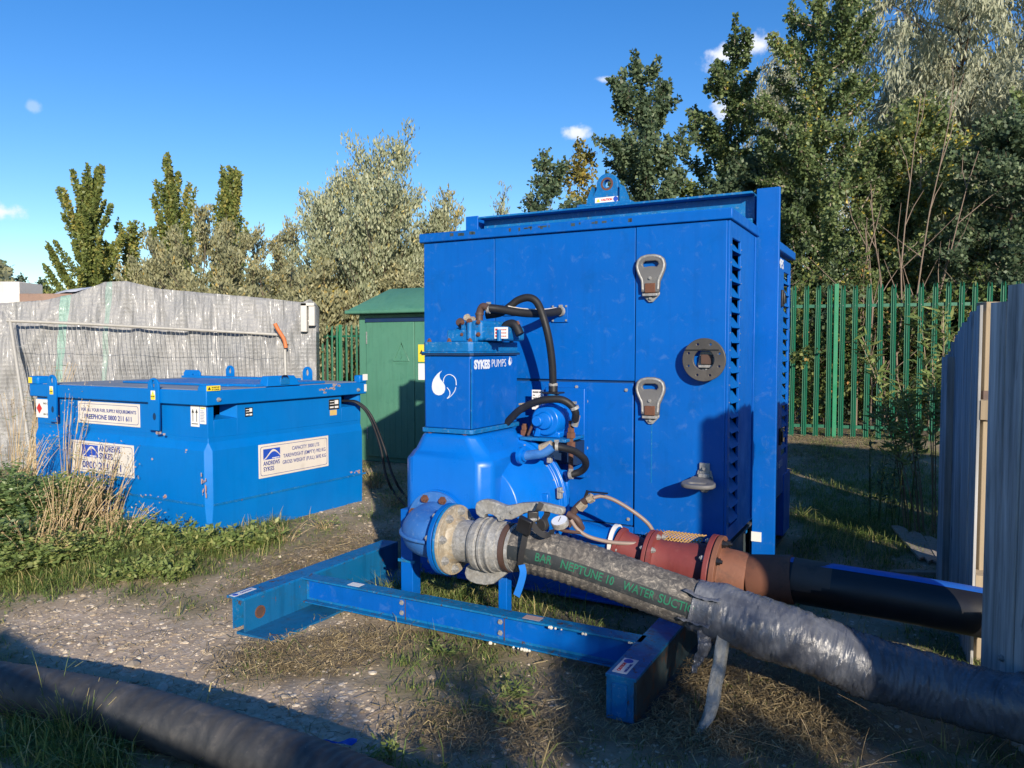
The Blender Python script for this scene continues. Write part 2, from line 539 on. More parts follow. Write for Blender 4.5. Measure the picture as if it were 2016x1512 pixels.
def leaf_mat(name, stops, rough=.5, trans=.38, spec=.35):
    m, nt, N, L, b = nodes(name)
    at_ = N.new('ShaderNodeAttribute'); at_.attribute_name = 'r'
    r = ramp(nt, at_.outputs['Fac'], [(p, c4(c)) for p, c in stops])
    L.new(r.outputs['Color'], b.inputs['Base Color']); b.inputs['Roughness'].default_value = rough
    b.inputs['Specular IOR Level'].default_value = spec
    tr = N.new('ShaderNodeBsdfTranslucent'); L.new(r.outputs['Color'], tr.inputs['Color'])
    ms = N.new('ShaderNodeMixShader'); ms.inputs[0].default_value = trans
    L.new(b.outputs[0], ms.inputs[1]); L.new(tr.outputs[0], ms.inputs[2])
    L.new(ms.outputs[0], N['Material Output'].inputs['Surface'])
    return m


M_lpoplar = leaf_mat('poplar leaves', [(0, (0.100, 0.136, 0.040)), (.5, (0.181, 0.226, 0.064)), (.8, (0.290, 0.290, 0.081)), (1, (0.435, 0.362, 0.090))])
M_lsallow = leaf_mat('sallow leaves', [(0, (0.180, 0.190, 0.108)), (.5, (0.306, 0.306, 0.172)), (.85, (0.450, 0.432, 0.252)), (1, (0.540, 0.396, 0.126))])
M_lsilver = leaf_mat('silver willow leaves', [(0, (0.208, 0.239, 0.144)), (.5, (0.351, 0.383, 0.239)), (.85, (0.542, 0.558, 0.383)), (1, (0.526, 0.431, 0.128))])
M_lpale = leaf_mat('pale willow leaves', [(0, (.20, .22, .15)), (.5, (.36, .38, .26)), (1, (.55, .56, .42))])
M_lbirch = leaf_mat('birch leaves', [(0, (.065, .10, .045)), (.5, (.14, .20, .080)), (.86, (.26, .32, .13)), (.96, (.34, .37, .13)), (1, (.60, .48, .08))], rough=.45, trans=.42)
M_ldark = leaf_mat('dark leaves', [(0, (.055, .09, .052)), (.6, (.12, .175, .095)), (1, (.25, .31, .17))], rough=.45, trans=.42)
M_lgold = leaf_mat('yellowing leaves', [(0, (0.130, 0.130, 0.039)), (.5, (0.260, 0.234, 0.065)), (1, (0.442, 0.325, 0.065))])
M_lunder = leaf_mat('undergrowth leaves', [(0, (0.050, 0.084, 0.034)), (.6, (0.118, 0.168, 0.050)), (.9, (0.269, 0.286, 0.084)), (1, (0.504, 0.269, 0.101))])
M_lbush = leaf_mat('fresh green leaves', [(0, (.06, .11, .035)), (.6, (.13, .20, .07)), (1, (.26, .33, .13))], rough=.35)
M_lweed = leaf_mat('weed leaves', [(0, (0.109, 0.172, 0.047)), (.6, (0.218, 0.281, 0.086)), (1, (0.437, 0.421, 0.156))])
M_grass = leaf_mat('grass blades', [(0, (0.054, 0.108, 0.026)), (.45, (0.126, 0.198, 0.046)), (.75, (0.270, 0.306, 0.090)), (1, (0.540, 0.432, 0.198))], rough=.6)
M_straw = leaf_mat('dry straw', [(0, (0.125, 0.094, 0.050)), (.5, (0.275, 0.213, 0.112)), (1, (0.500, 0.400, 0.225))], rough=.7, trans=.1)
M_stalk = leaf_mat('dry seeding stalks', [(0, (0.240, 0.160, 0.080)), (.6, (0.420, 0.310, 0.170)), (1, (0.580, 0.460, 0.280))], rough=.7, trans=.15)
M_stem = leaf_mat('pale stems', [(0, (0.120, 0.090, 0.060)), (1, (0.260, 0.200, 0.140))], rough=.8, trans=0)
M_bark = paint('brown bark', (.10, .075, .055), (.16, .12, .09), rough=.85, grime=.5, grime_col=(.05, .04, .03), streak=0)
M_birchbark = paint('pale birch bark', (.34, .27, .22), (.42, .36, .30), rough=.8, grime=.8, grime_col=(.14, .08, .06), streak=0)
M_polebark = paint('tan pole bark', (.16, .12, .09), (.24, .18, .14), rough=.85, grime=.5, grime_col=(.07, .05, .04), streak=0)
M_stone = leaf_mat('pebbles', [(0, (.24, .19, .135)), (.55, (.40, .33, .24)), (1, (.60, .53, .43))], rough=.85, trans=0)


# ------------------------------------------------------------------ foliage tools
def quads_mesh(name, P, mat, rnd=None, ngon=4):
    """P: (n, k, 3) corner positions of n separate polygons with k corners"""
    n, k = P.shape[0], P.shape[1]
    me = bpy.data.meshes.new(name)
    me.vertices.add(n * k); me.vertices.foreach_set('co', P.reshape(-1).astype(np.float32))
    me.loops.add(n * k); me.loops.foreach_set('vertex_index', np.arange(n * k, dtype=np.int32))
    me.polygons.add(n)
    me.polygons.foreach_set('loop_start', np.arange(0, n * k, k, dtype=np.int32))
    me.polygons.foreach_set('loop_total', np.full(n, k, dtype=np.int32))
    me.update(calc_edges=True)
    if rnd is not None:
        a = me.attributes.new('r', 'FLOAT', 'FACE'); a.data.foreach_set('value', rnd.astype(np.float32))
    me.materials.append(mat)
    return me


def unit(a):
    return a / np.maximum(np.linalg.norm(a, axis=-1, keepdims=True), 1e-9)


def leaves(P, D, size, aspect, rg, flat=0.0):
    """rhombic leaves at P pointing roughly along D"""
    n = len(P)
    D = unit(D)
    Nn = rg.normal(size=(n, 3)); Nn[:, 2] += flat
    W = unit(np.cross(D, Nn))
    s = size * rg.uniform(.65, 1.3, (n, 1))
    a = P
    c = P + D * s
    mid = P + D * s * .42
    b = mid + W * s * aspect * .5
    d = mid - W * s * aspect * .5
    return np.stack([a, b, c, d], 1)


def plant_wood(paths, radii, sides=5):
    mb = MB()
    for p, r in zip(paths, radii):
        mb.tube([Vector(q) for q in p], list(r), sides, caps=False)
    return mb


def tree(name, label, x, y, h, r, seed, mat, bark, group=None, nleaf=9000, leaf=.06, aspect=.7, base=.12, nb=40, up=.55, prof=None,
         droop=0.0, twig=.5, nt=7, cluster=.05, trunk_r=None, cat='tree', z0=0.0, lean=(0, 0), stems=1, leafdir='out', bright=0.0, squash=1.0, grow=1.3, many=1.45, spread=None):
    rg = np.random.default_rng(seed)
    r *= grow; nleaf = int(nleaf * many); leaf *= 1.12
    t = thing(name, label, cat, (x, y, z0), 0, group)
    prof = prof or (lambda q: math.sin(math.pi * min(1, q * .86 + .12)) ** .7)
    tr = trunk_r or h * .011
    paths, radii = [], []
    trunks = []
    for s in range(stems):
        sx, sy = (rg.uniform(-1, 1, 2) * (spread or r * .28)) if stems > 1 and (s or not spread) else (0, 0)
        hh = h * (1 if s == 0 else rg.uniform(.62, .95))
        n = 12
        wob = rg.normal(size=(n, 2)).cumsum(0) * h * .006
        pts = np.array([[sx * (.25 + .75 * q) + lean[0] * q * q + wob[i, 0] * min(1, q * 3), sy * (.25 + .75 * q) + lean[1] * q * q + wob[i, 1] * min(1, q * 3), hh * q] for i, q in enumerate(np.linspace(0, 1, n))])
        trunks.append(pts); paths.append(pts.copy()); radii.append([tr * (1 - .9 * q) for q in np.linspace(0, 1, n)])
    bp, bd = [], []
    for i in range(nb):
        pts = trunks[i % stems]
        q = base + (1 - base) * ((i + rg.uniform(0, 1)) / nb)
        f = q * (len(pts) - 1); k = min(int(f), len(pts) - 2)
        st = pts[k] + (pts[k + 1] - pts[k]) * (f - k)
        L = r * prof(q) * rg.uniform(.62, 1.1)
        az = i * 2.399 + rg.uniform(-.5, .5)
        el = up * (1 - .1 * q) + rg.uniform(-.15, .15)
        d = np.array([math.cos(az) * math.cos(el), math.sin(az) * math.cos(el) * squash, math.sin(el)])
        m = 6
        bb = np.array([st + d * L * w + np.array([0, 0, 1]) * (L * (.22 * w * w) - droop * L * w ** 2.4) for w in np.linspace(0, 1, m)])
        bp.append(bb); bd.append(L)
        paths.append(bb.copy()); radii.append([max(tr * .38 * (1 - q * .6) * (1 - .85 * w), .004) for w in np.linspace(0, 1, m)])
    bp = np.array(bp); bd = np.array(bd)
    # twigs
    tb, ts, td, tl = [], [], [], []
    for i in range(nb):
        for k in range(nt):
            s = rg.uniform(.15, 1.0)
            tb.append(i); ts.append(s)
            f = s * 5; kk = min(int(f), 4)
            di = unit(bp[i, kk + 1] - bp[i, kk])
            v = rg.normal(size=3) * .75 + di * .9 + np.array([0, 0, .25 - droop * 1.6])
            if leafdir == 'up': v = rg.normal(size=3) * .30 + di * .5 + np.array([0, 0, 1.0])
            td.append(unit(v)); tl.append(twig * rg.uniform(.5, 1.25) * (0.55 + .45 * bd[i] / r))
    # leader twigs at the top of each trunk
    tb = np.array(tb); ts = np.array(ts); td = np.array(td); tl = np.array(tl)
    f = ts * 5; kk = np.minimum(f.astype(int), 4)
    start = bp[tb, kk] + (bp[tb, kk + 1] - bp[tb, kk]) * (f - kk)[:, None]
    for pts in trunks:
        for k in range(6):
            start = np.vstack([start, pts[-1 - (k % 2)]]); td = np.vstack([td, unit(np.array([rg.normal() * .25, rg.normal() * .25, 1]))]); tl = np.append(tl, twig * rg.uniform(.6, 1.2))
    nT = len(start)
    w = tl / tl.sum()
    idx = rg.choice(nT, nleaf, p=w)
    q = rg.uniform(0, 1, nleaf) ** .8
    dr = np.zeros((nleaf, 3)); dr[:, 2] = -droop * (q ** 2) * tl[idx] * 1.1
    P = start[idx] + td[idx] * (tl[idx] * q)[:, None] + dr + rg.normal(size=(nleaf, 3)) * cluster
    hi = np.percentile(P[:, 2], 99.97)
    kz = h / hi
    P[:, 2] *= kz; start[:, 2] *= kz; td = td * np.array([1, 1, kz])
    for w_ in paths: w_[:, 2] *= kz
    if leafdir == 'down':
        D = td[idx] * .35 + np.array([0, 0, -1.0]) + rg.normal(size=(nleaf, 3)) * .45
    elif leafdir == 'up':
        D = td[idx] * .9 + np.array([0, 0, .7]) + rg.normal(size=(nleaf, 3)) * .5
    else:
        D = td[idx] * .5 + rg.normal(size=(nleaf, 3)) * .9
    Q = leaves(P, D, leaf, aspect, rg)
    rnd = np.clip(rg.beta(2.2, 2.4, nleaf) + rg.normal(size=nT)[idx] * .12 + bright, 0, 1)
    cr = link('crown', quads_mesh('crown', Q, mat, rnd), t); cr['kind'] = 'stuff'
    sel = list(range(nT)) if nT < 500 else list(rg.choice(nT, 500, replace=False))
    for i in sel:
        e = start[i] + td[i] * tl[i] + np.array([0, 0, -droop * tl[i] * .9])
        paths.append(np.array([start[i], (start[i] + e) / 2 + np.array([0, 0, droop * tl[i] * .2]), e])); radii.append([.005, .004, .002])
    plant_wood(paths, radii, 4).build('trunk', bark, t, smooth=80)
    return t


# =========================================================================== SETTING
def smooth01(x): x = max(0, min(1, x)); return x * x * (3 - 2 * x)


def terrain(x, y):
    z = 0.012 * noise.noise(Vector((x * 1.3, y * 1.3, 0))) + 0.008 * noise.noise(Vector((x * 5, y * 5, 3)))
    z += 0.006 * noise.noise(Vector((x * 17, y * 17, 7)))
    z += 0.22 * smooth01((y - 7.5) / 3.5) * smooth01((x - 1.0) / 3) + .05 * smooth01((x - 2.3) / 1.0) * smooth01((6.5 - y) / 2)
    z += 0.06 * smooth01((-x - 3.2) / 1.5) * smooth01((7 - y) / 3)
    return z


def to_px(x, y, z=0.0):
    c, s = math.cos(TILT), math.sin(TILT)
    f = y * c - (z - 1.5) * s; u = y * s + (z - 1.5) * c
    return 1008 + F_PX * x / max(f, .05), 756 - F_PX * u / max(f, .05)


def ell(px, py, cx, cy, rx, ry, ang=0):
    a = R(ang); dx, dy = px - cx, py - cy
    X = (dx * math.cos(a) + dy * math.sin(a)) / rx; Y = (-dx * math.sin(a) + dy * math.cos(a)) / ry
    return max(0.0, 1 - math.sqrt(X * X + Y * Y)) if X * X + Y * Y < 1 else 0.0


# bare ground, green cover and straw as places on the site plan
def cover(x, y):
    """0 bare gravel .. 1 thick grass; and how strawy"""
    px, py = to_px(x, y)
    n = noise.noise(Vector((x * 1.6, y * 1.6, 11))) + .5 * noise.noise(Vector((x * 4.5, y * 4.5, 2)))
    g = .62 + .55 * n
    bare = 0
    bare = max(bare, min(1, 2.6 * ell(px, py, 215, 1262, 270, 92, 10)))
    bare = max(bare, min(1, 1.6 * ell(px, py, 480, 1230, 200, 60, -15)) * .7)
    bare = max(bare, min(1, 2.4 * ell(px, py, 640, 1420, 260, 95, 8)))
    bare = max(bare, min(1, 2.2 * ell(px, py, 330, 1330, 240, 60, 20)) * .8)
    bare = max(bare, min(1, 2.0 * ell(px, py, 960, 1470, 130, 60)) * .6)
    bare = max(bare, min(1, 2 * ell(px, py, 680, 1070, 120, 30, -20)) * .6)
    g = g * (1 - bare)
    lush = 0
    if py < 1215 and px < 560 and y < 7:
        lush = smooth01((1215 - .0 * px - py - max(0, px - 100) * .22) / 70)
    lush = max(lush, min(1, 2.2 * ell(px, py, 900, 1180, 330, 70, 8)) * .6)
    lush = max(lush, min(1, 2.2 * ell(px, py, 1720, 1000, 230, 150)) * .7)
    lush = max(lush, min(1, 2.4 * ell(px, py, 120, 1480, 190, 70, 10)) * .9)
    g = max(g, lush)
    straw = min(1, 2.2 * ell(px, py, 1420, 1400, 420, 130, 6))
    straw = max(straw, .8 * min(1, 2 * ell(px, py, 620, 1290, 260, 60, -8)), .6 * min(1, 2 * ell(px, py, 640, 1110, 260, 60, -18)))
    straw = max(straw, .7 * min(1, 2 * ell(px, py, 1000, 1440, 330, 80)), .7 * min(1, 2 * ell(px, py, 1700, 900, 260, 60)))
    g = g * (1 - .55 * straw * (0.5 + 0.5 * (n < .1)))
    return max(0, min(1, g)), straw, lush


def axis_pts(lo, hi, step, far, grow=1.35):
    a = list(np.arange(lo, hi + 1e-6, step)); s = step
    while a[-1] < far: s *= grow; a.append(a[-1] + s)
    s = step; b = []
    q = lo
    while q > -far: s *= grow; q -= s; b.append(q)
    return b[::-1] + a


gx = axis_pts(-5.0, 4.2, .05, 420); gy = axis_pts(1.6, 9.5, .05, 420)
nx, ny = len(gx), len(gy)
gv, gz, gs = [], [], []
for yy in gy:
    for xx in gx:
        near = -12 < xx < 12 and -6 < yy < 20
        gv.append((xx, yy, terrain(xx, yy) if near else (.22 if (xx > 4 and yy > 11) else 0.0)))
        if -6 < xx < 7 and 1 < yy < 13:
            c = cover(xx, yy); gz.append(c[0]); gs.append(c[1])
        else:
            gz.append(.7); gs.append(.4)
gf = [(j * nx + i, j * nx + i + 1, (j + 1) * nx + i + 1, (j + 1) * nx + i) for j in range(ny - 1) for i in range(nx - 1)]
gme = bpy.data.meshes.new('ground'); gme.from_pydata(gv, [], gf)
gme.polygons.foreach_set('use_smooth', [True] * len(gf))
a = gme.attributes.new('grass', 'FLOAT', 'POINT'); a.data.foreach_set('value', gz)
a = gme.attributes.new('straw', 'FLOAT', 'POINT'); a.data.foreach_set('value', gs)
m, nt, N, L, b = nodes('trodden earth and gravel')
o = N.new('ShaderNodeTexCoord').outputs['Object']
n1 = noise_node(nt, o, 3.5, 8, .65)
r1 = ramp(nt, n1.outputs['Fac'], [(.3, (.36, .275, .19, 1)), (.55, (.50, .395, .285, 1)), (.75, (.60, .49, .37, 1))])
vor = N.new('ShaderNodeTexVoronoi'); vor.inputs['Scale'].default_value = 42; L.new(o, vor.inputs['Vector'])
vr = ramp(nt, vor.outputs['Color'], [(.3, (.32, .24, .17, 1)), (.7, (.56, .46, .35, 1)), (1, (.70, .61, .50, 1))])
nv = noise_node(nt, o, 14, 5, .7)
rv = ramp(nt, nv.outputs['Fac'], [(.45, g4(0)), (.62, g4(.75))])
c = mixc(nt, rv.outputs['Color'], r1.outputs['Color'], vr.outputs['Color'])
ag = N.new('ShaderNodeAttribute'); ag.attribute_name = 'grass'
ast = N.new('ShaderNodeAttribute'); ast.attribute_name = 'straw'
nf = noise_node(nt, o, 60, 6, .75, 1.0)
rf = ramp(nt, nf.outputs['Fac'], [(.35, (.09, .082, .045, 1)), (.6, (.18, .165, .085, 1)), (.75, (.30, .26, .16, 1))])
c = mixc(nt, ag.outputs['Fac'], c, rf.outputs['Color'])
ns = noise_node(nt, stretch(nt, o, (1, 2.2, 1)), 45, 7, .75, 2.0)
rs = ramp(nt, ns.outputs['Fac'], [(.35, (.10, .078, .053, 1)), (.6, (.22, .17, .11, 1)), (.75, (.36, .29, .2, 1))])
ms = N.new('ShaderNodeMath'); ms.operation = 'MULTIPLY'; ms.inputs[1].default_value = .8; L.new(ast.outputs['Fac'], ms.inputs[0])
c = mixc(nt, ms.outputs[0], c, rs.outputs['Color'])
L.new(c, b.inputs['Base Color']); b.inputs['Roughness'].default_value = .95
b.inputs['Specular IOR Level'].default_value = .15
bb = bump(nt, vor.outputs['Distance'], b, .22, .008)
bb = bump(nt, nf.outputs['Fac'], b, .3, .008, bb)
gme.materials.append(m)
g_o = bpy.data.objects.new('ground', gme); col.objects.link(g_o); tag(g_o, kind='structure')


def ground_z(x, y): return terrain(x, y)


# ---------------------------------------------------------------- grass, straw and pebbles
def blocked(x, y):
    """under the machine, the tank or the kiosk"""
    for fr, (a0, a1, b0, b1) in ((B, (0.1, 2.15, 0.0, 2.2)), (B, (-.2, .05, -1.32, 0)), (B, (1.88, 2.03, -1.28, 0)), (T, (-2.45, 0, 0, 1.85)), (K, (-.1, 1, 0, 1))):
        p = fr.loc(Vector((x, y, 0)))
        if a0 < p.x < a1 and b0 < p.y < b1: return True
    return False


def blade_field(name, label, n, region, mat, weight, hfun, width, lean, seed, rbias=0.0, clump=.6, k=3):
    rg = np.random.default_rng(seed)
    X, H, S = [], [], []
    tries = 0
    while len(X) < n and tries < n * 14:
        tries += 1
        y = region[2] + (region[3] - region[2]) * rg.random() ** 1.5
        x = rg.uniform(region[0], region[1])
        px, py = to_px(x, y)
        if px < -150 or px > 2166 or py > 1700: continue
        w = weight(x, y)
        if rg.random() > w: continue
        if blocked(x, y): continue
        m_ = rg.integers(2, 7) if rg.random() < clump else 1
        for q in range(m_):
            xx, yy = x + rg.normal() * .018 * (m_ > 1), y + rg.normal() * .018 * (m_ > 1)
            X.append((xx, yy, terrain(xx, yy) - .004)); H.append(hfun(xx, yy, rg)); S.append(w)
    P = np.array(X); n = len(P); H = np.array(H)
    az = rg.uniform(0, 2 * math.pi, n); ln = np.abs(rg.normal(size=n)) * lean + .08
    D = np.stack([np.cos(az), np.sin(az), np.zeros(n)], 1)
    a2 = az + rg.uniform(.6, 2.5, n)
    W = np.stack([np.cos(a2), np.sin(a2), np.zeros(n)], 1) * (width * rg.uniform(.6, 1.4, n))[:, None]
    up = np.array([0, 0, 1.0])
    p1 = P + D * (H * ln * .35)[:, None] + up * (H * .55)[:, None]
    p2 = P + D * (H * (ln * 1.3))[:, None] + up * (H * np.maximum(1 - ln * .42, .08))[:, None]
    q1 = np.stack([P - W / 2, P + W / 2, p1 + W * .4, p1 - W * .4], 1)
    q2 = np.stack([p1 - W * .4, p1 + W * .4, p2 + W * .06, p2 - W * .06], 1)
    r = np.clip(rg.beta(2, 2.3, n) + rbias, 0, 1)
    me = quads_mesh(name, np.concatenate([q1, q2]), mat, np.concatenate([r, r]))
    ob = link(name, me); tag(ob, label, name.replace('_', ' '), kind='stuff')
    return ob


def w_grass(x, y):
    g, s, l = cover(x, y)
    return g * g * (.35 + .65 * l + .2) if g > .12 else 0.0


def h_grass(x, y, rg):
    g, s, l = cover(x, y)
    return (.018 + .05 * l + .02 * g) * rg.uniform(.5, 1.6)


blade_field('grass', 'short green and yellowing grass growing over the trodden ground', 105000, (-6, 6.5, 1.9, 12), M_grass, w_grass, h_grass, .0040, .95, 5)
blade_field('long_grass', 'longer tufts of pale green grass by the black hose and tank', 9000, (-5.5, 2.6, 1.9, 7), M_grass,
            lambda x, y: (lambda c_: c_[2] ** 2 if c_[2] > .3 else (.02 if c_[0] > .5 else 0))(cover(x, y)), lambda x, y, rg: rg.uniform(.07, .2), .0045, 1.0, 6, rbias=.2)


def straw_field(name, label, n, seed):
    rg = np.random.default_rng(seed)
    X = []
    tries = 0
    while len(X) < n and tries < n * 30:
        tries += 1
        y = 2.0 + 9 * rg.random() ** 1.6; x = rg.uniform(-4, 5)
        px, py = to_px(x, y)
        if px < -100 or px > 2100 or py > 1650: continue
        s = cover(x, y)[1]
        if rg.random() > s * s + .035 or blocked(x, y): continue
        X.append((x, y, terrain(x, y)))
    P = np.array(X); n = len(P)
    az = rg.normal(size=n) * .9 + .4 + (rg.random(n) < .3) * 1.6
    Ln = rg.uniform(.015, .10, n) * (1 + (rg.random(n) < .12) * .9)
    D = np.stack([np.cos(az), np.sin(az), rg.normal(size=n) * .08], 1)
    bend = np.stack([-np.sin(az), np.cos(az), np.zeros(n)], 1) * (rg.normal(size=n) * .25)[:, None]
    W = unit(np.cross(D, np.array([0, 0, 1.0]) + rg.normal(size=(n, 3)) * .3)) * (rg.uniform(.0009, .0024, n))[:, None]
    P[:, 2] += rg.uniform(.002, .022, n)
    a_ = P - D * (Ln / 2)[:, None]; c_ = P + D * (Ln / 2)[:, None]; m_ = P + bend * Ln[:, None] + np.array([0, 0, .012])
    q1 = np.stack([a_ - W, a_ + W, m_ + W, m_ - W], 1); q2 = np.stack([m_ - W, m_ + W, c_ + W * .5, c_ - W * .5], 1)
    r = np.clip(rg.beta(1.6, 2.2, n), 0, 1)
    ob = link(name, quads_mesh(name, np.concatenate([q1, q2]), M_straw, np.concatenate([r, r])))
    tag(ob, label, 'straw', kind='stuff')


straw_field('straw', 'matted dry cut straw strewn over the trodden ground', 26000, 8)


def pebbles(name, label, n, seed, sc):
    rg = np.random.default_rng(seed)
    ico = bmesh.new(); bmesh.ops.create_icosphere(ico, subdivisions=1, radius=1)
    V = np.array([v.co for v in ico.verts]); Fc = np.array([[v.index for v in f.verts] for f in ico.faces]); ico.free()
    X = []
    tries = 0
    while len(X) < n and tries < n * 30:
        tries += 1
        y = 2.0 + 7 * rg.random() ** 1.5; x = rg.uniform(-4.5, 3.4)
        px, py = to_px(x, y)
        if px < -60 or px > 2060 or py > 1600: continue
        g = cover(x, y)[0]
        if rg.random() > (1 - g) ** 3 + .03 or blocked(x, y): continue
        X.append((x, y, terrain(x, y)))
    P = np.array(X); n = len(P)
    S = rg.lognormal(0, .55, n) * sc
    S = np.minimum(S, sc * 4)
    A = rg.uniform(0, 6.28, n)
    V3 = V[None] * (1 + rg.normal(size=(n, len(V), 1)) * .13) * np.stack([S * rg.uniform(.8, 1.6, n), S, S * rg.uniform(.35, .7, n)], 1)[:, None]
    ca, sa = np.cos(A)[:, None], np.sin(A)[:, None]
    V3 = np.stack([V3[..., 0] * ca - V3[..., 1] * sa, V3[..., 0] * sa + V3[..., 1] * ca, V3[..., 2]], -1) + P[:, None]
    tri = V3[:, Fc]  # n, 20, 3, 3
    rr = np.repeat(np.clip(rg.beta(2, 2, n) + .06, 0, 1), len(Fc))
    me = quads_mesh(name, tri.reshape(-1, 3, 3), M_stone, rr)
    ob = link(name, me); tag(ob, label, 'stones', kind='stuff')


pebbles('gravel', 'loose pale gravel pressed into the bare earth', 9500, 21, .0046)
pebbles('pebbles', 'larger pale stones lying in the bare earth', 190, 22, .0105)

# =========================================================================== THE PUMP SET
pump = thing('pump_set', 'blue canopied diesel water pump set standing on a steel skid', 'water pump', B.o, B.rz)

# --- enclosure
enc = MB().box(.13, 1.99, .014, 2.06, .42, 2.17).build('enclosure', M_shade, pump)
for nm, (x0, x1, z0, z1) in (('front_panel', (.125, .648, .42, 2.176)), ('front_panel', (.653, 1.552, 1.318, 2.176)), ('front_panel', (.653, 1.552, .42, .486))):
    MB().box(x0, x1, -.002, .012, z0, z1).build(nm, M_can, enc, bevel=.002)
ap = MB().box(.656, 1.546, -.001, .012, .496, 1.303).build('access_panel', M_can, enc, bevel=.003)
door = MB().box(1.557, 2.056, -.004, .012, .45, 2.176).build('door_panel', M_can, enc, bevel=.003)
BOLT = MB().lathe([(0, .012), (.004, .012), (.0041, .008), (.011, .008)], (0, 0, 0), (0, 0, 1), 6).mesh('bolt_head', M_galv, 20)
RBOLT = MB().lathe([(0, .022), (.004, .022), (.0042, .017), (.018, .017), (.0182, .010), (.028, .009)], (0, 0, 0), (0, 0, 1), 6).mesh('rusty_bolt', M_rust, 20)
GBOLT = MB().lathe([(0, .021), (.003, .021), (.0032, .0165), (.016, .0165), (.0162, .010), (.024, .009)], (0, 0, 0), (0, 0, 1), 6).mesh('bolt', M_galv, 20)


def bolt(me, parent, loc, axis, s=1.0, name='bolt'):
    q = Vector(axis).to_track_quat('Z', 'Y').to_euler()
    return link(name, me, parent, None, loc, q, (s, s, s))


for (x, z) in ((1.504, 1.265), (1.522, .53), (1.263, 1.193), (1.264, .921), (1.20, 1.275), (.72, 1.265), (.72, .53)):
    bolt(BOLT, ap, (x, -.001, z), (0, -1, 0), .9)

# right side wall of the front bay: frame with louvre bay
side = MB()
side.box(2.056, 2.07, .0, .06, .45, 2.176).box(2.056, 2.07, .27, .74, .45, 2.176).box(2.056, 2.07, .06, .27, .45, .53).box(2.056, 2.07, .06, .27, 2.09, 2.176)
side.box(2.07, 2.078, .66, .70, .46, 2.17)
side.build('side_panel', M_can, enc, bevel=.002)


def louvre_mesh(w):
    mb = MB()
    # hooded blade: sheet sloping out and down, closed at its rear cheek
    h = .077
    mb.hexa([(0, 0, h), (0, w, h), (.052, w, .004), (.052, 0, .004)], [(0, 0, h + .004), (0, w, h + .004), (.056, w, .004), (.056, 0, .004)])
    mb.hexa([(0, w - .002, 0), (.052, w - .002, .004), (0, w - .002, h)], [(0, w, 0), (.052, w, .004), (0, w, h)])
    return mb.mesh('louvre', M_vent, 20)


LV = louvre_mesh(.20)
z = 2.015
while z > .54:
    link('louvre', LV, enc, None, (2.022, .065, z)); z -= .0815
for k in range(17):
    bolt(BOLT, enc, (2.07, .29, .56 + k * .093), (1, 0, 0), .3, 'rivet')
    bolt(BOLT, enc, (2.07, .03, .56 + k * .093), (1, 0, 0), .3, 'rivet')
# rear bay
rear = MB().box(2.056, 2.072, .95, 1.78, .42, 2.15).box(2.056, 2.072, 2.03, 2.1, .42, 2.15).box(2.056, 2.072, 1.78, 2.03, .42, .70).box(2.056, 2.072, 1.78, 2.03, 2.06, 2.15).build('rear_panel', M_can, enc, bevel=.003)
MB().box(2.072, 2.078, 1.08, 1.62, .75, 1.96).build('inspection_hatch', M_can, enc, bevel=.004)
LV2 = louvre_mesh(.24)
z = 1.97
while z > .72:
    link('louvre', LV2, enc, None, (2.022, 1.785, z)); z -= .0815
MB().box(2.072, 2.09, 1.64, 1.71, 1.80, 1.92).box(2.09, 2.10, 1.655, 1.695, 1.82, 1.90).build('side_latch', M_blk, enc, bevel=.004)
MB().box(2.072, 2.09, 1.64, 1.71, .80, .92).box(2.09, 2.10, 1.655, 1.695, .82, .90).build('side_latch', M_blk, enc, bevel=.004)
text(enc, 'SYKES PUMPS', (2.0735, 1.02, 2.075), SIDE, .09, M_decal, .002, name='lettering', fit=.72)
text(enc, '0800 211 611', (2.0735, 1.2, .625), SIDE, .08, M_decal, .0, name='lettering', fit=.62)
# lids
MB().box(.10, 2.085, -.022, .745, 2.178, 2.236).build('lid', M_can, pump, bevel=.006)
MB().box(.10, 2.10, .985, 2.14, 2.178, 2.236).build('lid', M_can, pump, bevel=.006)
# hatch drips
random.seed(3)
dr = MB()
for i in range(26):
    x = random.choice([random.uniform(.3, .5), random.uniform(.75, 1.1), random.uniform(1.15, 1.6)]); w = random.uniform(.006, .03)
    dr.box(x, x + w, -.0232, -.022, 2.2 + random.uniform(0, .014), 2.218 + random.uniform(0, .008))
tag(dr.build('rust_marks', M_rustskid, pump), kind='stuff')

# --- lifting frame
lf = MB()
lf.box(2.06, 2.197, .76, .795, 0.0, 2.476)      # post front flange
lf.box(2.08, 2.10, .795, .93, 0.0, 2.476).box(2.02, 2.115, .93, .944, 0.0, 2.476).build('frame_post', M_can, pump, bevel=.004)
lf = MB()
lf.box(-.03, .075, .76, .774, 0, 2.476).box(.02, .034, .774, .93, 0, 2.476).box(-.03, .075, .93, .944, 0, 2.476).build('frame_post', M_can, pump, bevel=.004)
lf = MB()
lf.box(.075, 2.035, .76, .94, 2.452, 2.466).box(.075, 2.035, .85, .862, 2.30, 2.452).box(.075, 2.035, .76, .94, 2.286, 2.30).build('top_beam', M_worn, pump, bevel=.003)
MB().box(1.99, 2.035, .762, .80, 2.255, 2.286).build('beam_cleat', M_skid, pump)
lug = MB().box(.86, 1.25, .77, .93, 2.466, 2.486).build('lug_base', M_worn, pump, bevel=.004)
ol = [(-.125, 0), (.125, 0), (.125, .05), (.085, .12)] + [(math.cos(a_) * .085, .15 + math.sin(a_) * .085) for a_ in np.linspace(0, math.pi, 13)] + [(-.085, .12), (-.125, .05)]
lm = curve_mesh('lifting_lug', [ol, circle(0, .155, .036)], .045, .003)
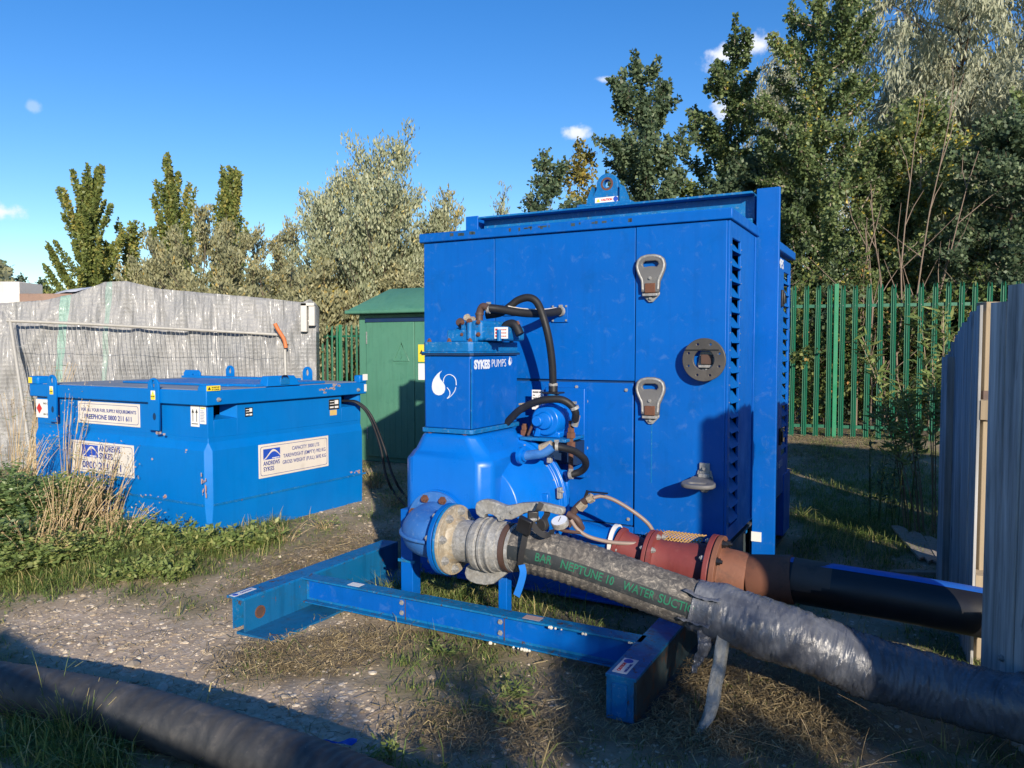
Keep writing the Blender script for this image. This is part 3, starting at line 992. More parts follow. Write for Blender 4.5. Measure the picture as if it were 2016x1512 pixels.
link('lifting_lug', lm, pump, M_worn, (1.06, .85, 2.486), FRONT, (.86, .86, 1))
rg_ = curve_mesh('rust_ring', [circle(0, 0, .052), circle(0, 0, .0355)], .052)
link('rust_ring', rg_, lug, M_rust, (1.06, .85, 2.619), FRONT, (.86, .86, 1))
MB().prism([(-.14, 0), (-.10, 0), (-.10, .12), (-.13, .05)], 'xz', -.05, .05).build('gusset', M_worn, lug).location = (1.06, .85, 2.486)
MB().prism([(.14, 0), (.10, 0), (.10, .12), (.13, .05)], 'xz', -.05, .05).build('gusset', M_worn, lug).location = (1.06, .85, 2.486)
st = MB().box(.975, 1.145, .822, .8245, 2.495, 2.53).build('warning_sticker', M_white, pump)
text(st, 'CAUTION', (1.02, .8215, 2.506), FRONT, .02, M_inkr, .001, fit=.08)
link('mandatory_mark', curve_mesh('mark', [circle(0, 0, .017)], .001), st, M_logo, (1.124, .8215, 2.5125), FRONT)
link('hazard_mark', curve_mesh('mark', [[(-.014, -.012), (.014, -.012), (0, .014)]], .001), st, M_yellow, (.998, .8215, 2.512), FRONT)
# small foot bracket on the post
MB().box(2.03, 2.034, .70, .76, .35, .75).build('side_strap', M_worn, pump)
MB().box(2.06, 2.12, .752, .76, .30, .36).build('post_label', M_white, pump)

# --- deep base of the machine
sk = MB()
sk.box(.05, 2.06, .02, .034, .02, .42).box(.05, 2.06, -.03, .12, .03, .045).box(.05, 2.06, -.0, .1, .405, .418)
sk.build('base_beam', M_can, pump, bevel=.003)
MB().box(2.0, 2.015, .1, 2.15, .05, .40).box(1.96, 2.06, .1, 2.15, .035, .05).box(1.96, 2.06, .1, 2.15, .40, .415).build('base_rail', M_rustskid, pump)
MB().box(.12, .135, .1, 2.15, .05, .40).box(.08, .18, .1, 2.15, .035, .05).build('base_rail', M_skid, pump)
MB().box(2.0, 2.08, 1.9, 2.2, .08, .55).build('tow_plate', M_can, pump, bevel=.006)


# --- skid arms
def arm(x0, x1, xb, y0, y1, nm):
    mb = MB()
    mb.box(x0, x1, y0, y1, .182, .196)
    a_ = mb.build('skid_arm', M_skid, pump, bevel=.002)
    w = MB().box(x1 - .012, x1 - .001, y0 + .01, y1, .014, .182).build('arm_web', nm, a_, bevel=.001)
    MB().box(x0 + .07, xb, y0, y1, .0, .014).build('bottom_flange', nm, a_, bevel=.001)
    MB().box(x0 + .02, x0 + .03, y0 + .02, y1, .014, .182).build('arm_web', M_skid, a_)
    return a_, w


M_armweb = paint('streaked skid web', (.0, .095, .25), (.004, .12, .27), rough=.5, grime=.7, grime_col=(.02, .06, .09), rust=.25, streak=.8)
al, wl_ = arm(-.24, -.115, .10, -1.31, .02, M_armweb)
ar, wr = arm(1.876, 2.005, 2.075, -1.262, .02, M_rustskid)
# eye in the web of the left arm
eye = curve_mesh('web_eye', [circle(0, 0, .034), circle(0, 0, .026)], .006)
link('lashing_eye', eye, al, M_rust, (-.112, -1.20, .095), SIDE)
link('lashing_hole', curve_mesh('hole', [circle(0, 0, .026)], .002), al, M_darkrust, (-.1135, -1.20, .095), SIDE)
# front end of the right arm: channel end with stiffener
MB().box(1.88, 1.995, -1.262, -1.252, .014, .182).build('end_plate', M_skid, ar, bevel=.002)
MB().box(1.905, 1.97, -1.268, -1.262, .03, .165).build('end_stiffener', M_worn, ar, bevel=.002)
# cross beam
cb = MB()
cb.box(-.114, 1.90, -.89, -.80, .186, .196).box(-.114, 1.90, -.85, -.842, .06, .186).box(-.114, 1.90, -.885, -.805, .052, .06)
cb = cb.build('cross_beam', M_skid, pump, bevel=.0015)
MB().box(-.09, 1.88, -.854, -.8505, .075, .172).build('beam_face', M_can, cb)
for x in (.565, 1.165):
    for z in (.15, .095):
        bolt(BOLT, cb, (x, -.8505 - .003, z), (0, -1, 0), 1.15)
    MB().box(x + .02, x + .024, -.856, -.85, .06, .186).build('joint', M_darkrust, cb)


def sticker(parent, c, w, h, mat, rz, texts, nm='sticker', zrot=0):
    s_ = MB().box(-w / 2, w / 2, -h / 2, h / 2, 0, .0012).build(nm, mat, parent)
    s_.location = c; s_.rotation_euler = (0, 0, rz)
    for (t_, x, y, sz, mt, ft) in texts:
        text(s_, t_, (x, y, .0016), (0, 0, 0), sz, mt, .0008, fit=ft)
    return s_


s1 = sticker(ar, (1.925, -1.16, .1965), .15, .062, M_white, R(90), [('CAUTION', -.06, .004, .02, M_inkr, .085), ('CHECK OIL LEVEL', -.06, -.022, .012, M_ink, .085)])
link('mandatory_mark', curve_mesh('mark', [circle(0, 0, .02)], .001), s1, M_logo, (.048, .004, .0018))
s2 = sticker(al, (-.20, -1.235, .1965), .15, .04, M_white, R(90), [('CAUTION', -.02, -.008, .02, M_ink, .08)])
link('mandatory_mark', curve_mesh('mark', [circle(0, 0, .015)], .001), s2, M_logo, (-.052, 0, .0018))
sticker(cb, (.245, -.845, .1962), .08, .05, M_white, 0, [])
sticker(cb, (1.34, -.845, .1962), .09, .05, M_pinkchip, 0, [])
sticker(ar, (1.95, -.42, .1965), .06, .05, M_yellow, 0, [])
fm = MB()
random.seed(9)
for (x0, x1, n_) in ((1.45, 1.52, 4), (1.25, 1.38, 8), (1.84, 1.89, 4), (1.12, 1.16, 3), (1.62, 1.66, 2)):
    for i in range(n_):
        x = random.uniform(x0, x1)
        fm.ball((x, -.892 if n_ != 8 else -.886, .186 if n_ != 8 and n_ != 3 else .05), random.uniform(.004, .010), 6, 4)
tag(fm.build('foam_scraps', M_foam, cb), kind='stuff')

# --- legs of the pump body
MB().box(.47, .55, -.735, -.66, .0, .62).build('leg', M_can, pump, bevel=.004)
MB().box(.455, .565, -.74, -.73, .33, .345).build('leg_clip', M_skid, pump)
MB().box(1.085, 1.135, -.735, -.68, .0, .62).build('leg', M_can, pump, bevel=.004)

# --- separation tank (lower body)
sb = MB()
x0, x1, y0, y1 = .483, 1.033, -.75, -.22


def oct_(x0, x1, y0, y1, z, c=.05):
    return [(x0 + c, y0, z), (x1 - c, y0, z), (x1, y0 + c, z), (x1, y1 - c, z), (x1 - c, y1, z), (x0 + c, y1, z), (x0, y1 - c, z), (x0, y0 + c, z)]


sb.hexa(oct_(x0 + .07, x1 - .07, y0 + .07, y1, .53, .05), oct_(x0, x1, y0, y1, .61, .06))
sb2 = [oct_(x0, x1, y0, y1, .61, .06), oct_(x0, x1, y0, y1, .905, .06), oct_(x0 + .04, x1 - .045, y0 + .03, y1, .955, .06), oct_(.585, .925, -.715, -.2, 1.045, .04)]
mb = MB()
mb.add([p for rr in [oct_(x0 + .07, x1 - .07, y0 + .07, y1, .53, .05)] + sb2 for p in rr],
       [tuple(range(7, -1, -1)), tuple(range(32, 40))] + [(k * 8 + i, k * 8 + (i + 1) % 8, (k + 1) * 8 + (i + 1) % 8, (k + 1) * 8 + i) for k in range(4) for i in range(8)])
body = mb.build('pump_body', M_body, pump, bevel=.02, seg=4)
for p in body.data.polygons: p.use_smooth = True
for (z, r_) in ((.80, .018), (.74, .03), (.62, .02)):
    MB().lathe([(-.004, r_), (.006, r_), (.012, r_ * .6), (.018, r_ * .55)], (1.033, -.56, z), (1, 0, 0), 16).build('boss', M_body, pump)

# --- priming tank (upper)
pt = MB().hexa(oct_(.605, .905, -.70, -.18, 1.075, .012), oct_(.602, .908, -.70, -.18, 1.462, .012)).build('priming_tank', M_can, pump, bevel=.006, seg=3)
MB().hexa(oct_(.592, .918, -.712, -.17, 1.05, .015), oct_(.592, .918, -.712, -.17, 1.074, .015)).build('tank_flange', M_worn, pump, bevel=.004)
MB().hexa(oct_(.590, .920, -.714, -.168, 1.463, .015), oct_(.590, .920, -.714, -.168, 1.474, .015)).build('gasket', M_dkblue, pump)
tl_ = MB().hexa(oct_(.590, .920, -.714, -.168, 1.474, .015), oct_(.590, .920, -.714, -.168, 1.483, .015)).hexa(oct_(.598, .912, -.706, -.176, 1.483, .02), oct_(.598, .912, -.706, -.176, 1.535, .02)).build('tank_lid', M_worn, pump, bevel=.007, seg=3)
for (x, y) in ((.63, -.68), (.76, -.685), (.875, -.66), (.63, -.35), (.885, -.22)):
    bolt(RBOLT, tl_, (x, y, 1.535), (0, 0, 1), .7)
for (x, y) in ((.645, -.69), (.865, -.69), (.89, -.5)):
    bolt(RBOLT, pump, (x, y, 1.05), (0, 0, -1), .85)
bolt(RBOLT, pump, (.908, -.2, 1.14), (1, 0, 0), .6)
MB().box(.9085, .912, -.71, -.702, 1.08, 1.45).build('seam_chip', M_worn, pump)

# head casting on top of the priming tank
hd = MB()
hd.box(.69, .875, -.60, -.30, 1.535, 1.60)
hd.build('float_housing', M_worn, pump, bevel=.008, seg=3)


def by(px, py, y): return B.Y(px, py, y)


p0 = by(891, 672, -.6); p1 = by(1003, 640, -.6)
hz0, hz1 = 1.536, by(930, 640, -.58).z
hx0, hx1 = by(893, 660, -.55).x, by(975, 660, -.55).x
hh = MB()
hh.box(hx0, hx0 + .08, -.55, -.30, 1.54, hz1 - .01)
hh.box(hx0 + .065, hx0 + .205, -.59, -.30, 1.54, hz1 + .025)
hh.box(hx0 + .19, hx1 + .03, -.57, -.26, 1.54, hz1 - .005)
head = hh.build('valve_head', M_worn, pump, bevel=.018, seg=4)
for (dx, dz) in ((.085, .02), (.185, .02), (.085, .085), (.185, .085)):
    bolt(RBOLT, head, (hx0 + dx, -.592, 1.555 + dz), (0, -1, 0), .6)
MB().cyl((hx0 + .135, -.60, 1.55), (hx0 + .135, -.60, 1.64), .016, n=12).build('rib', M_worn, head)
bolt(RBOLT, head, (hx0 + .135, -.60, 1.645), (0, -1, 0), .8)
MB().cyl((hx0 + .30, -.573, 1.54), (hx0 + .30, -.573, 1.60), .013, n=12).build('rib', M_worn, head)
for dx in (.03, .10, .26, .33):
    bolt(RBOLT, head, (hx0 + dx, -.42, hz1 + .005), (0, 0, 1), .7)
MB().cyl((hx0 + .04, -.50, hz1 - .01), (hx0 + .045, -.56, hz1 + .022), .024, n=16).build('plug', M_darkrust, head, bevel=.003)
MB().cyl((hx0 + .08, -.50, hz1 + .02), (hx0 + .085, -.55, hz1 + .045), .02, n=12).cyl((hx0 + .10, -.53, hz1 + .03), (hx0 + .12, -.53, hz1 + .03), .018, n=6).build('brass_plug', M_galvbr, head)
MB().tube(spline([(hx0 + .235, -.42, hz1 - .05), (hx0 + .26, -.42, hz1 + .0), (hx0 + .31, -.42, hz1 + .005), (hx0 + .345, -.42, hz1 - .05)], 5), .024, 14).build('hose_stub', M_black, head)
ins = MB().box(hx0 + .272, hx0 + .352, -.5745, -.5705, 1.552, 1.612).build('instruction_sticker', M_white, head)
for k in range(3):
    MB().box(hx0 + .278, hx0 + .292, -.5755, -.5745, 1.560 + k * .017, 1.571 + k * .017).build('red_symbol', M_inkr, ins)
    text(ins, 'DO NOT RUN DRY', (hx0 + .297, -.5755, 1.562 + k * .017), FRONT, .008, M_inkr, fit=.048)

# --- logo on the priming tank
LP = lambda pts: [(lambda q: (q.x, q.z))(by(800 + X / 6.72, 570 + Y / 6.72, -.70)) for X, Y in pts]
drop = LP([(475, 1075), (445, 1090), (415, 1115), (385, 1150), (360, 1190), (345, 1235), (340, 1285), (345, 1325), (362, 1362), (390, 1388), (430, 1400), (470, 1392), (500, 1365), (515, 1325), (514, 1280), (500, 1245), (475, 1212), (452, 1185), (440, 1155), (442, 1120), (455, 1095)])
link('drop_logo', curve_mesh('drop_logo', [drop], .001), pump, M_decal, (0, -.7015, 0), FRONT)
lg = MB()
for seg in ([(492, 1228), (496, 1185), (520, 1143), (568, 1124), (622, 1145), (655, 1192), (662, 1266)], [(657, 1290), (640, 1345), (598, 1402), (542, 1443), (574, 1400), (577, 1358), (562, 1325), (541, 1298)]):
    q = LP(seg)
    lg.tube(spline([(a_[0], -.7015, a_[1]) for a_ in q], 5), .0022, 5)
lg.build('drop_outline', M_decal, pump)
zt = B.X(932, 724, .908).z
text(pump, 'SYKES', (.9095, -.675, zt - .005), SIDE, .062, M_decal, .0035, fit=.165)
text(pump, 'PUMPS', (.9095, -.495, zt - .001), SIDE, .062, M_decal, -.0008, fit=.16)
d2 = [(0, .045), (-.014, .02), (-.016, .005), (-.01, -.006), (0, -.008), (.01, -.004), (.012, .008), (.004, .02)]
link('drop_logo', curve_mesh('drop_logo', [d2], .001), pump, M_decal, (.9095, -.285, zt + .012), SIDE)
q = [(.9095, -.275 + .012 * math.cos(w), zt + .03 + .018 * math.sin(w)) for w in np.linspace(2.6, -1.6, 12)]
MB().tube([Vector(p) for p in q], .001, 4).build('drop_outline', M_decal, pump)

# --- volute and bell housing
VC = (.87, 0, .63)
vol = MB().lathe([(-.62, .20), (-.60, .26), (-.52, .30), (-.42, .335), (-.33, .352), (-.30, .36), (-.299, .375), (-.27, .378), (-.268, .39), (-.235, .39), (-.233, .33), (-.1, .30), (-.02, .29)], VC, (0, 1, 0), 48)
vol = vol.build('volute_casing', M_body, pump, smooth=30, bevel=.004)
for k in range(14):
    a_ = R(-60 + k * 14)
    bolt(GBOLT, vol, (VC[0] + math.cos(a_) * .352, -.302, VC[2] + math.sin(a_) * .352), (0, -1, 0), .5)
MB().box(1.165, 1.225, -.44, -.415, .66, .72).build('cast_pad', M_body, vol, bevel=.006)
MB().box(1.06, 1.25, -.238, -.20, .42, .82).build('bell_housing', M_body, pump, bevel=.01)
# clips on the casing
for (px, py) in ((1083, 900), (1103, 970)):
    p = by(px, py, -.33)
    MB().box(p.x - .012, p.x + .012, p.y - .02, p.y + .01, p.z - .03, p.z + .03).cyl((p.x, p.y - .02, p.z + .01), (p.x + .03, p.y - .02, p.z + .01), .006, n=8).build('casing_clip', M_galv, pump, bevel=.003)

# --- compressor, its shelf and studs
ctr = by(1085, 826, -.2)
shelf_z = by(1090, 859, -.2).z
MB().box(by(1040, 858, -.2).x, by(1146, 858, -.2).x - .05, -.31, -.002, shelf_z - .018, shelf_z).build('compressor_shelf', M_worn, pump, bevel=.004)
MB().box(by(1050, 858, -.2).x, by(1130, 858, -.2).x, -.05, -.004, shelf_z - .25, 1.27).build('backing_plate', M_can, pump, bevel=.004)
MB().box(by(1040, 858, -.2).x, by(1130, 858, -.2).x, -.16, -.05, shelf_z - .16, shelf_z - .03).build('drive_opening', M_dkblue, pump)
cp = MB().lathe([(-.11, .02), (-.105, .045), (-.085, .05), (-.084, .078), (-.07, .088), (-.02, .095), (.0, .095), (.002, .105), (.02, .105), (.1, .10), (.19, .10)], (ctr.x, -.2, ctr.z), (0, 1, 0), 32)
cp = cp.build('compressor', M_body, pump, smooth=30, bevel=.003)
MB().box(ctr.x - .085, ctr.x + .085, -.27, -.10, shelf_z, shelf_z + .035).build('compressor_foot', M_body, pump, bevel=.008)
MB().lathe([(-.13, .028), (-.11, .034), (-.08, .036)], (ctr.x - .03, -.2, ctr.z - .0), (0, 1, 0), 20).build('hub_cap', M_body, cp, bevel=.003)
MB().hexa([(ctr.x - .065, -.292, ctr.z - .09), (ctr.x - .03, -.292, ctr.z - .09), (ctr.x - .02, -.292, ctr.z - .03), (ctr.x - .045, -.292, ctr.z - .03)],
          [(ctr.x - .065, -.27, ctr.z - .09), (ctr.x - .03, -.27, ctr.z - .09), (ctr.x - .02, -.27, ctr.z - .03), (ctr.x - .045, -.27, ctr.z - .03)]).build('rib', M_body, cp, bevel=.003)
for k in range(5):
    a_ = R(20 + k * 35)
    MB().box(ctr.x + math.cos(a_) * .1 - .004, ctr.x + math.cos(a_) * .1 + .004, -.18, -.12, ctr.z + math.sin(a_) * .1 - .004, ctr.z + math.sin(a_) * .1 + .004).build('cooling_fin', M_body, cp)
for (px, zz0, zz1) in ((1033, .93, 1.07), (1124, .78, 1.10)):
    q = by(px, 850, -.24)
    mb = MB().cyl((q.x, -.24, zz0), (q.x, -.24, zz1), .014, n=10)
    mb.lathe([(0, .026), (.03, .026)], (q.x, -.24, shelf_z + .002), (0, 0, 1), 6).lathe([(0, .02), (.025, .02)], (q.x, -.24, shelf_z + .033), (0, 0, 1), 6)
    mb.lathe([(0, .026), (.03, .026)], (q.x, -.24, shelf_z - .05), (0, 0, 1), 6)
    mb.build('threaded_stud', M_rust, pump, smooth=30)
# maker's sheet
q = by(1060, 786, -.10)
pl = MB().box(q.x - .04, q.x + .035, -.104, -.10, q.z - .06, q.z + .055).build('data_sheet', M_white, pump)
text(pl, 'PRE-START CHECK', (q.x - .034, -.1048, q.z + .038), FRONT, .011, M_inkb, .0006, fit=.064)
for k in range(5):
    text(pl, ['OIL', 'WATER', 'FUEL', 'BELT', 'SEAL'][k], (q.x - .034, -.1048, q.z + .02 - k * .016), FRONT, .009, M_inkb, .0003)
link('dial_mark', curve_mesh('dial', [circle(0, 0, .013), circle(0, 0, .0115), circle(0, 0, .003)], .0006), pl, M_inkb, (q.x + .017, -.1048, q.z + .015), FRONT)

# --- small hoses and pipes of the pump


def hose(name, pts, r, mat, n=12, label=None, seg=8):
    P = [by(px, py, y) for px, py, y in pts]
    o_ = MB().tube(spline(P, seg), r, n).build(name, mat, pump, smooth=60)
    if label: o_['label'] = label
    return P


# rusty riser and elbow on the head
e0 = by(944, 642, -.46); e1 = by(944, 618, -.46); e2 = by(950, 604, -.46); e3 = by(962, 606, -.46)
MB().tube(spline([e0, e1, e2, e3], 6), .021, 14).build('riser_elbow', M_darkrust, pump, smooth=60)
MB().cyl(e1 - Vector((0, 0, .006)), e1 + Vector((0, 0, .006)), .0245, n=16).build('elbow_collar', M_darkrust, pump)
hose('air_hose', [(958, 606, -.46), (985, 609, -.40), (1030, 616, -.28), (1070, 617, -.15), (1102, 613, -.02)], .0235, M_black)
hose('air_hose', [(957, 621, -.36), (985, 616, -.34), (1004, 603, -.33), (1020, 591, -.32), (1040, 586, -.31), (1056, 594, -.30), (1068, 620, -.28), (1080, 665, -.26), (1087, 715, -.23), (1089, 762, -.2)], .0215, M_black)
pstr = [by(px, py, y) + Vector((0, -.001, .0205)) for px, py, y in [(1000, 611, -.36), (1030, 616, -.28), (1070, 617, -.15), (1095, 614, -.04)]]
MB().tube(spline(pstr, 8), .0065, 6).build('hose_print', M_grey, pump)
hose('air_hose', [(978, 852, -.30), (1000, 830, -.32), (1025, 806, -.34), (1060, 790, -.35), (1100, 786, -.33), (1122, 796, -.31), (1133, 812, -.29), (1132, 828, -.27)], .021, M_black)
hose('return_hose', [(1088, 878, -.5), (1108, 882, -.46), (1130, 888, -.40), (1149, 902, -.34), (1153, 916, -.30), (1143, 928, -.28), (1120, 936, -.3)], .02, M_black)
# clamps
for (px, py, y, d, r) in ((962, 608, -.45, (1, .2, 0), .027), (1104, 613, -.02, (.3, 1, 0), .028), (1089, 757, -.2, (0, 0, 1), .026), (1131, 803, -.3, (.3, .3, -1), .025), (1096, 879, -.49, (1, .4, 0), .025), (1124, 935, -.3, (1, 0, .2), .024)):
    q = by(px, py, y); d = Vector(d).normalized()
    MB().lathe([(-.008, r), (.008, r)], q, d, 20).box(q.x - .01, q.x + .01, q.y - .008, q.y + .008, q.z + r - .004, q.z + r + .01).build('hose_clamp', M_galv, pump)
q = by(1105, 615, -.004)
pp = MB().box(q.x - .06, q.x + .045, -.012, -.003, q.z - .058, q.z + .045).build('hose_port_plate', M_can, pump, bevel=.002)
for dx, dz in ((-.05, .035), (.035, .035), (-.05, -.048), (.035, -.048)):
    bolt(BOLT, pp, (q.x + dx, -.012, q.z + dz), (0, -1, 0), .6)
q = by(1000, 612, -.004)
MB().box(q.x - .03, q.x + .055, -.012, -.003, q.z - .03, q.z + .045).build('hose_port_plate', M_can, pump, bevel=.002)
q = by(1089, 768, -.2)
MB().box(q.x - .05, q.x + .05, -.24, -.15, q.z - .02, q.z - .01).cyl((q.x, -.2, q.z - .01), (q.x, -.2, q.z + .03), .026, n=16).build('hose_flange', M_blk, pump, bevel=.003)
MB().cyl((q.x, -.2, q.z - .06), (q.x, -.2, q.z - .02), .035, n=16).build('inlet_neck', M_worn, pump)
a_ = by(1035, 897, -.52); b_ = by(1068, 892, -.51); c_ = by(1088, 879, -.5)
MB().tube(spline([a_, b_, c_], 6), .0255, 14).build('blue_elbow', M_elbow, pump, smooth=60)
MB().tube([by(1064, 886, -.5), by(1088, 877, -.49)], .03, 14).build('elbow_sleeve', M_galvbr, pump, smooth=60, bevel=.004)
MB().lathe([(-.02, .045), (0, .045), (.002, .03), (.015, .03)], by(1030, 897, -.53), (1, -.1, 0), 20).build('port_boss', M_body, pump)
MB().cyl(by(1136, 818, -.26), by(1131, 838, -.25), .02, n=12).build('hose_tail', M_galv, pump)
MB().cyl(by(1050, 832, -.3), by(1040, 856, -.3), .008, n=8).build('drain_pipe', M_darkrust, pump)
MB().tube(spline([by(1022, 796, -.15), by(1045, 793, -.15), by(1062, 791, -.12)], 4), .006, 8).build('fuel_pipe', M_galvbr, pump)
MB().tube(spline([by(985, 820, -.3), by(1005, 815, -.2), by(1022, 812, -.1)], 4), .004, 8).build('fuel_pipe', M_darkrust, pump)

# --- latches with lifting rings on the door


def ring_mesh():
    out = [(-.078, .01), (-.08, .035), (-.072, .062), (-.052, .078), (-.02, .086), (.02, .086), (.052, .078), (.072, .062), (.08, .035), (.078, .01), (.062, -.03), (.050, -.055), (.046, -.11), (-.046, -.11), (-.050, -.055), (-.062, -.03)]
    inn = [(-.052, .035), (-.046, .052), (-.03, .060), (.03, .060), (.046, .052), (.052, .035), (.040, .016), (.012, .020), (-.012, .020), (-.040, .016)]
    return curve_mesh('latch_ring', [out, inn], .010, .006)


def ring_full():
    out = [(-.078, .01), (-.08, .035), (-.072, .062), (-.052, .078), (-.02, .086), (.02, .086), (.052, .078), (.072, .062), (.08, .035), (.078, .01), (.062, -.03), (.050, -.055), (.046, -.11), (-.046, -.11), (-.050, -.055), (-.062, -.03)]
    mb = MB()
    P = [Vector((x * .93, (y - .02) * .93 + .02, .006)) for x, y in out[13:] + out[:13]]
    mb.tube(spline(P, 3), .0085, 8)
    inn = [(-.052, .035), (-.046, .052), (-.03, .060), (.03, .060), (.046, .052), (.052, .035), (.040, .016), (.012, .020), (-.012, .020), (-.040, .016), (-.052, .035)]
    mb.tube(spline([Vector((x * 1.08, (y - .038) * 1.12 + .038, .004)) for x, y in inn], 3), .0055, 6)
    return mb.mesh('ring_rim', M_galv, 60)


RING = ring_mesh()
RIM = ring_full()
M_ringdark = paint('dull grey casting', (.10, .10, .105), (.16, .16, .16), rough=.55, grime=.7, grime_col=(.05, .048, .045), streak=.2, chalk=.3, chalk_col=(.3, .3, .29))


def latch(c, folded=True, rustm=M_rust):
    c = Vector(c)
    br = MB().prism([(-.036, .045), (.036, .045), (.05, -.02), (.05, -.035), (.012, -.075), (-.012, -.075), (-.05, -.035), (-.05, -.02)], 'xz', -.016, -.006)
    br = br.build('latch', M_galv, pump, bevel=.003); br.location = (c.x, c.y, c.z)
    MB().box(-.03, .03, -.036, -.016, -.025, .028).build('latch_catch', rustm, br, bevel=.004)
    MB().box(-.042, .042, -.04, -.016, -.043, -.028).build('latch_lip', M_galv, br, bevel=.003)
    for z in (.055, -.055):
        bolt(BOLT, br, (0, -.018 if z < 0 else -.03, z), (0, -1, 0), .9)
    if folded is None:
        return br
    if folded:
        link('ring_rim', RIM, link('latch_ring', RING, br, M_ringdark, (0, -.02, .095), FRONT), None, (0, 0, 0))
    else:
        link('latch_ring', RING, br, M_galv, (0, -.13, -.008), (R(184), 0, R(6)), (1.04, 1.0, 1))
        MB().box(-.028, .028, -.02, -.006, .0, .085).build('latch_tongue', M_galv, br, bevel=.004)
    return br


latch((1.648, -.002, 1.83))
latch((1.652, -.002, 1.155))
latch((1.955, -.002, .80), False, M_galv)
latch((1.962, -.002, 1.44), None, M_darkrust)
MB().box(.0, .006, -.0052, -.0042, 0, .33).build('drip_stain', M_worn, pump).location = (1.653, 0, .75)

# --- black flange ring hung over the middle latch
fr_t = thing('flange_ring', 'black bolted flange ring hung over a latch on the blue door', 'flange ring', B.wor(1.955, -.055, 1.44), B.rz)
holes = [circle(math.cos(R(22 + 45 * k)) * .088, math.sin(R(22 + 45 * k)) * .088, .0085, 12) for k in range(8)]
M_ring = paint('scuffed black ring', (.03, .03, .032), (.10, .09, .08), rough=.5, grime=.6, grime_col=(.012, .012, .014), streak=0)
o_ = link('ring_plate', curve_mesh('ring_plate', [circle(0, 0, .112, 48), circle(0, 0, .058, 40)] + holes, .012, .003), fr_t, M_ring, (0, 0, 0), FRONT)
MB().box(-.10, .08, -.012, -.002, .048, .055).build('wire_tie', M_blk, fr_t)

# --- suction elbow on the body face
el = MB()
ez = .574
path = [(.735, -.775, ez), (.735, -.83, ez)] + [(.735 + .17 * (1 - math.cos(a_)), -.83 - .17 * math.sin(a_), ez) for a_ in np.linspace(.15, math.pi / 2, 8)] + [(.955, -1.0, ez)]
el.tube([Vector(p) for p in path], lambda s, i: .125 - .02 * s, 28)
elb = el.build('suction_elbow', M_elbow, pump, smooth=60)
rim = [(.735 + .17 - (.17 + .12) * math.cos(a_), -.83 - (.17 + .12) * math.sin(a_), ez) for a_ in np.linspace(0, math.pi / 2, 12)]
MB().tube([Vector(p) for p in rim], .010, 8).build('casting_rim', M_elbow, elb, smooth=60)
MB().lathe([(-.77, .18), (-.754, .18)], (.735, 0, ez), (0, 1, 0), 40).build('body_flange', M_body, pump)
MB().lathe([(-.795, .174), (-.772, .174)], (.735, 0, ez), (0, 1, 0), 40).build('elbow_flange', M_elbow, pump, bevel=.002)
for k in range(8):
    a_ = R(22.5 + 45 * k)
    bolt(RBOLT, pump, (.735 + math.cos(a_) * .145, -.797, ez + math.sin(a_) * .145), (0, -1, 0), 1.05)
MB().lathe([(.945, .172), (.968, .172)], (0, -1.0, ez), (1, 0, 0), 48).build('elbow_flange', M_can, pump, bevel=.002)
MB().lathe([(.968, .166), (.974, .166)], (0, -1.0, ez), (1, 0, 0), 48).build('gasket', M_blk, pump)
MB().lathe([(.974, .172), (.986, .172)], (0, -1.0, ez), (1, 0, 0), 48).build('backing_flange', M_worn, pump, bevel=.002)

# --- valve works to the right of the volute
MB().tube(spline([by(1118, 1035, -.4), by(1128, 1010, -.4), by(1140, 995, -.4), by(1158, 982, -.4)], 5), .02, 12).build('drain_fitting', M_darkrust, pump, smooth=60)
MB().cyl(by(1140, 1000, -.4), by(1150, 990, -.4), .027, n=6).cyl(by(1158, 984, -.4), by(1167, 979, -.4), .024, n=6).build('pipe_union', M_galvbr, pump)
MB().cyl(by(1150, 985, -.4), by(1157, 966, -.4), .009, n=8).box(by(1157, 968, -.4).x - .005, by(1196, 974, -.4).x, -.408, -.392, by(1157, 968, -.4).z - .003, by(1157, 968, -.4).z + .004).build('ball_valve_lever', M_blk, pump)
MB().tube(spline([by(1118, 1012, -.42), by(1135, 1022, -.42), by(1143, 1036, -.40), by(1150, 1050, -.36)], 5), .019, 12).build('drain_fitting', M_darkrust, pump, smooth=60)
cop = paint('grey flexible pipe', (.20, .15, .13), (.27, .21, .18), rough=.5, grime=.3, grime_col=(.12, .08, .06), streak=0)
MB().tube(spline([by(1168, 980, -.4), by(1185, 977, -.38), by(1210, 985, -.36), by(1245, 1006, -.33), by(1275, 1030, -.3), by(1288, 1052, -.28), by(1291, 1066, -.27)], 6), .0105, 10).build('breather_pipe', cop, pump, smooth=60)
MB().tube(spline([by(1124, 1024, -.5), by(1137, 1042, -.5), by(1160, 1057, -.48), by(1200, 1067, -.44), by(1240, 1070, -.4), by(1264, 1069, -.36)], 6), .0105, 10).build('breather_pipe', cop, pump, smooth=60)
# pressure gauge lying face up
gq = by(1102, 1028, -.62); ga = Vector((-.05, -.42, .9)).normalized()
gg = MB().lathe([(-.022, .030), (-.02, .043), (.008, .045), (.012, .043)], gq, ga, 28).build('pressure_gauge', M_galv, pump, bevel=.002)
MB().lathe([(.0121, .0405), (.0125, .0405)], gq, ga, 28).build('gauge_face', M_glass, gg)
nd = ga.cross(Vector((1, 0, .2))).normalized()
MB().tube([gq + ga * .0135 - nd * .012, gq + ga * .0135 + nd * .028], .0016, 5).build('gauge_needle', M_inkb, gg)
MB().tube(spline([gq - ga * .022, gq - ga * .05, gq - ga * .06 + Vector((.06, .1, -.02))], 4), .009, 8).build('gauge_stem', M_darkrust, gg)

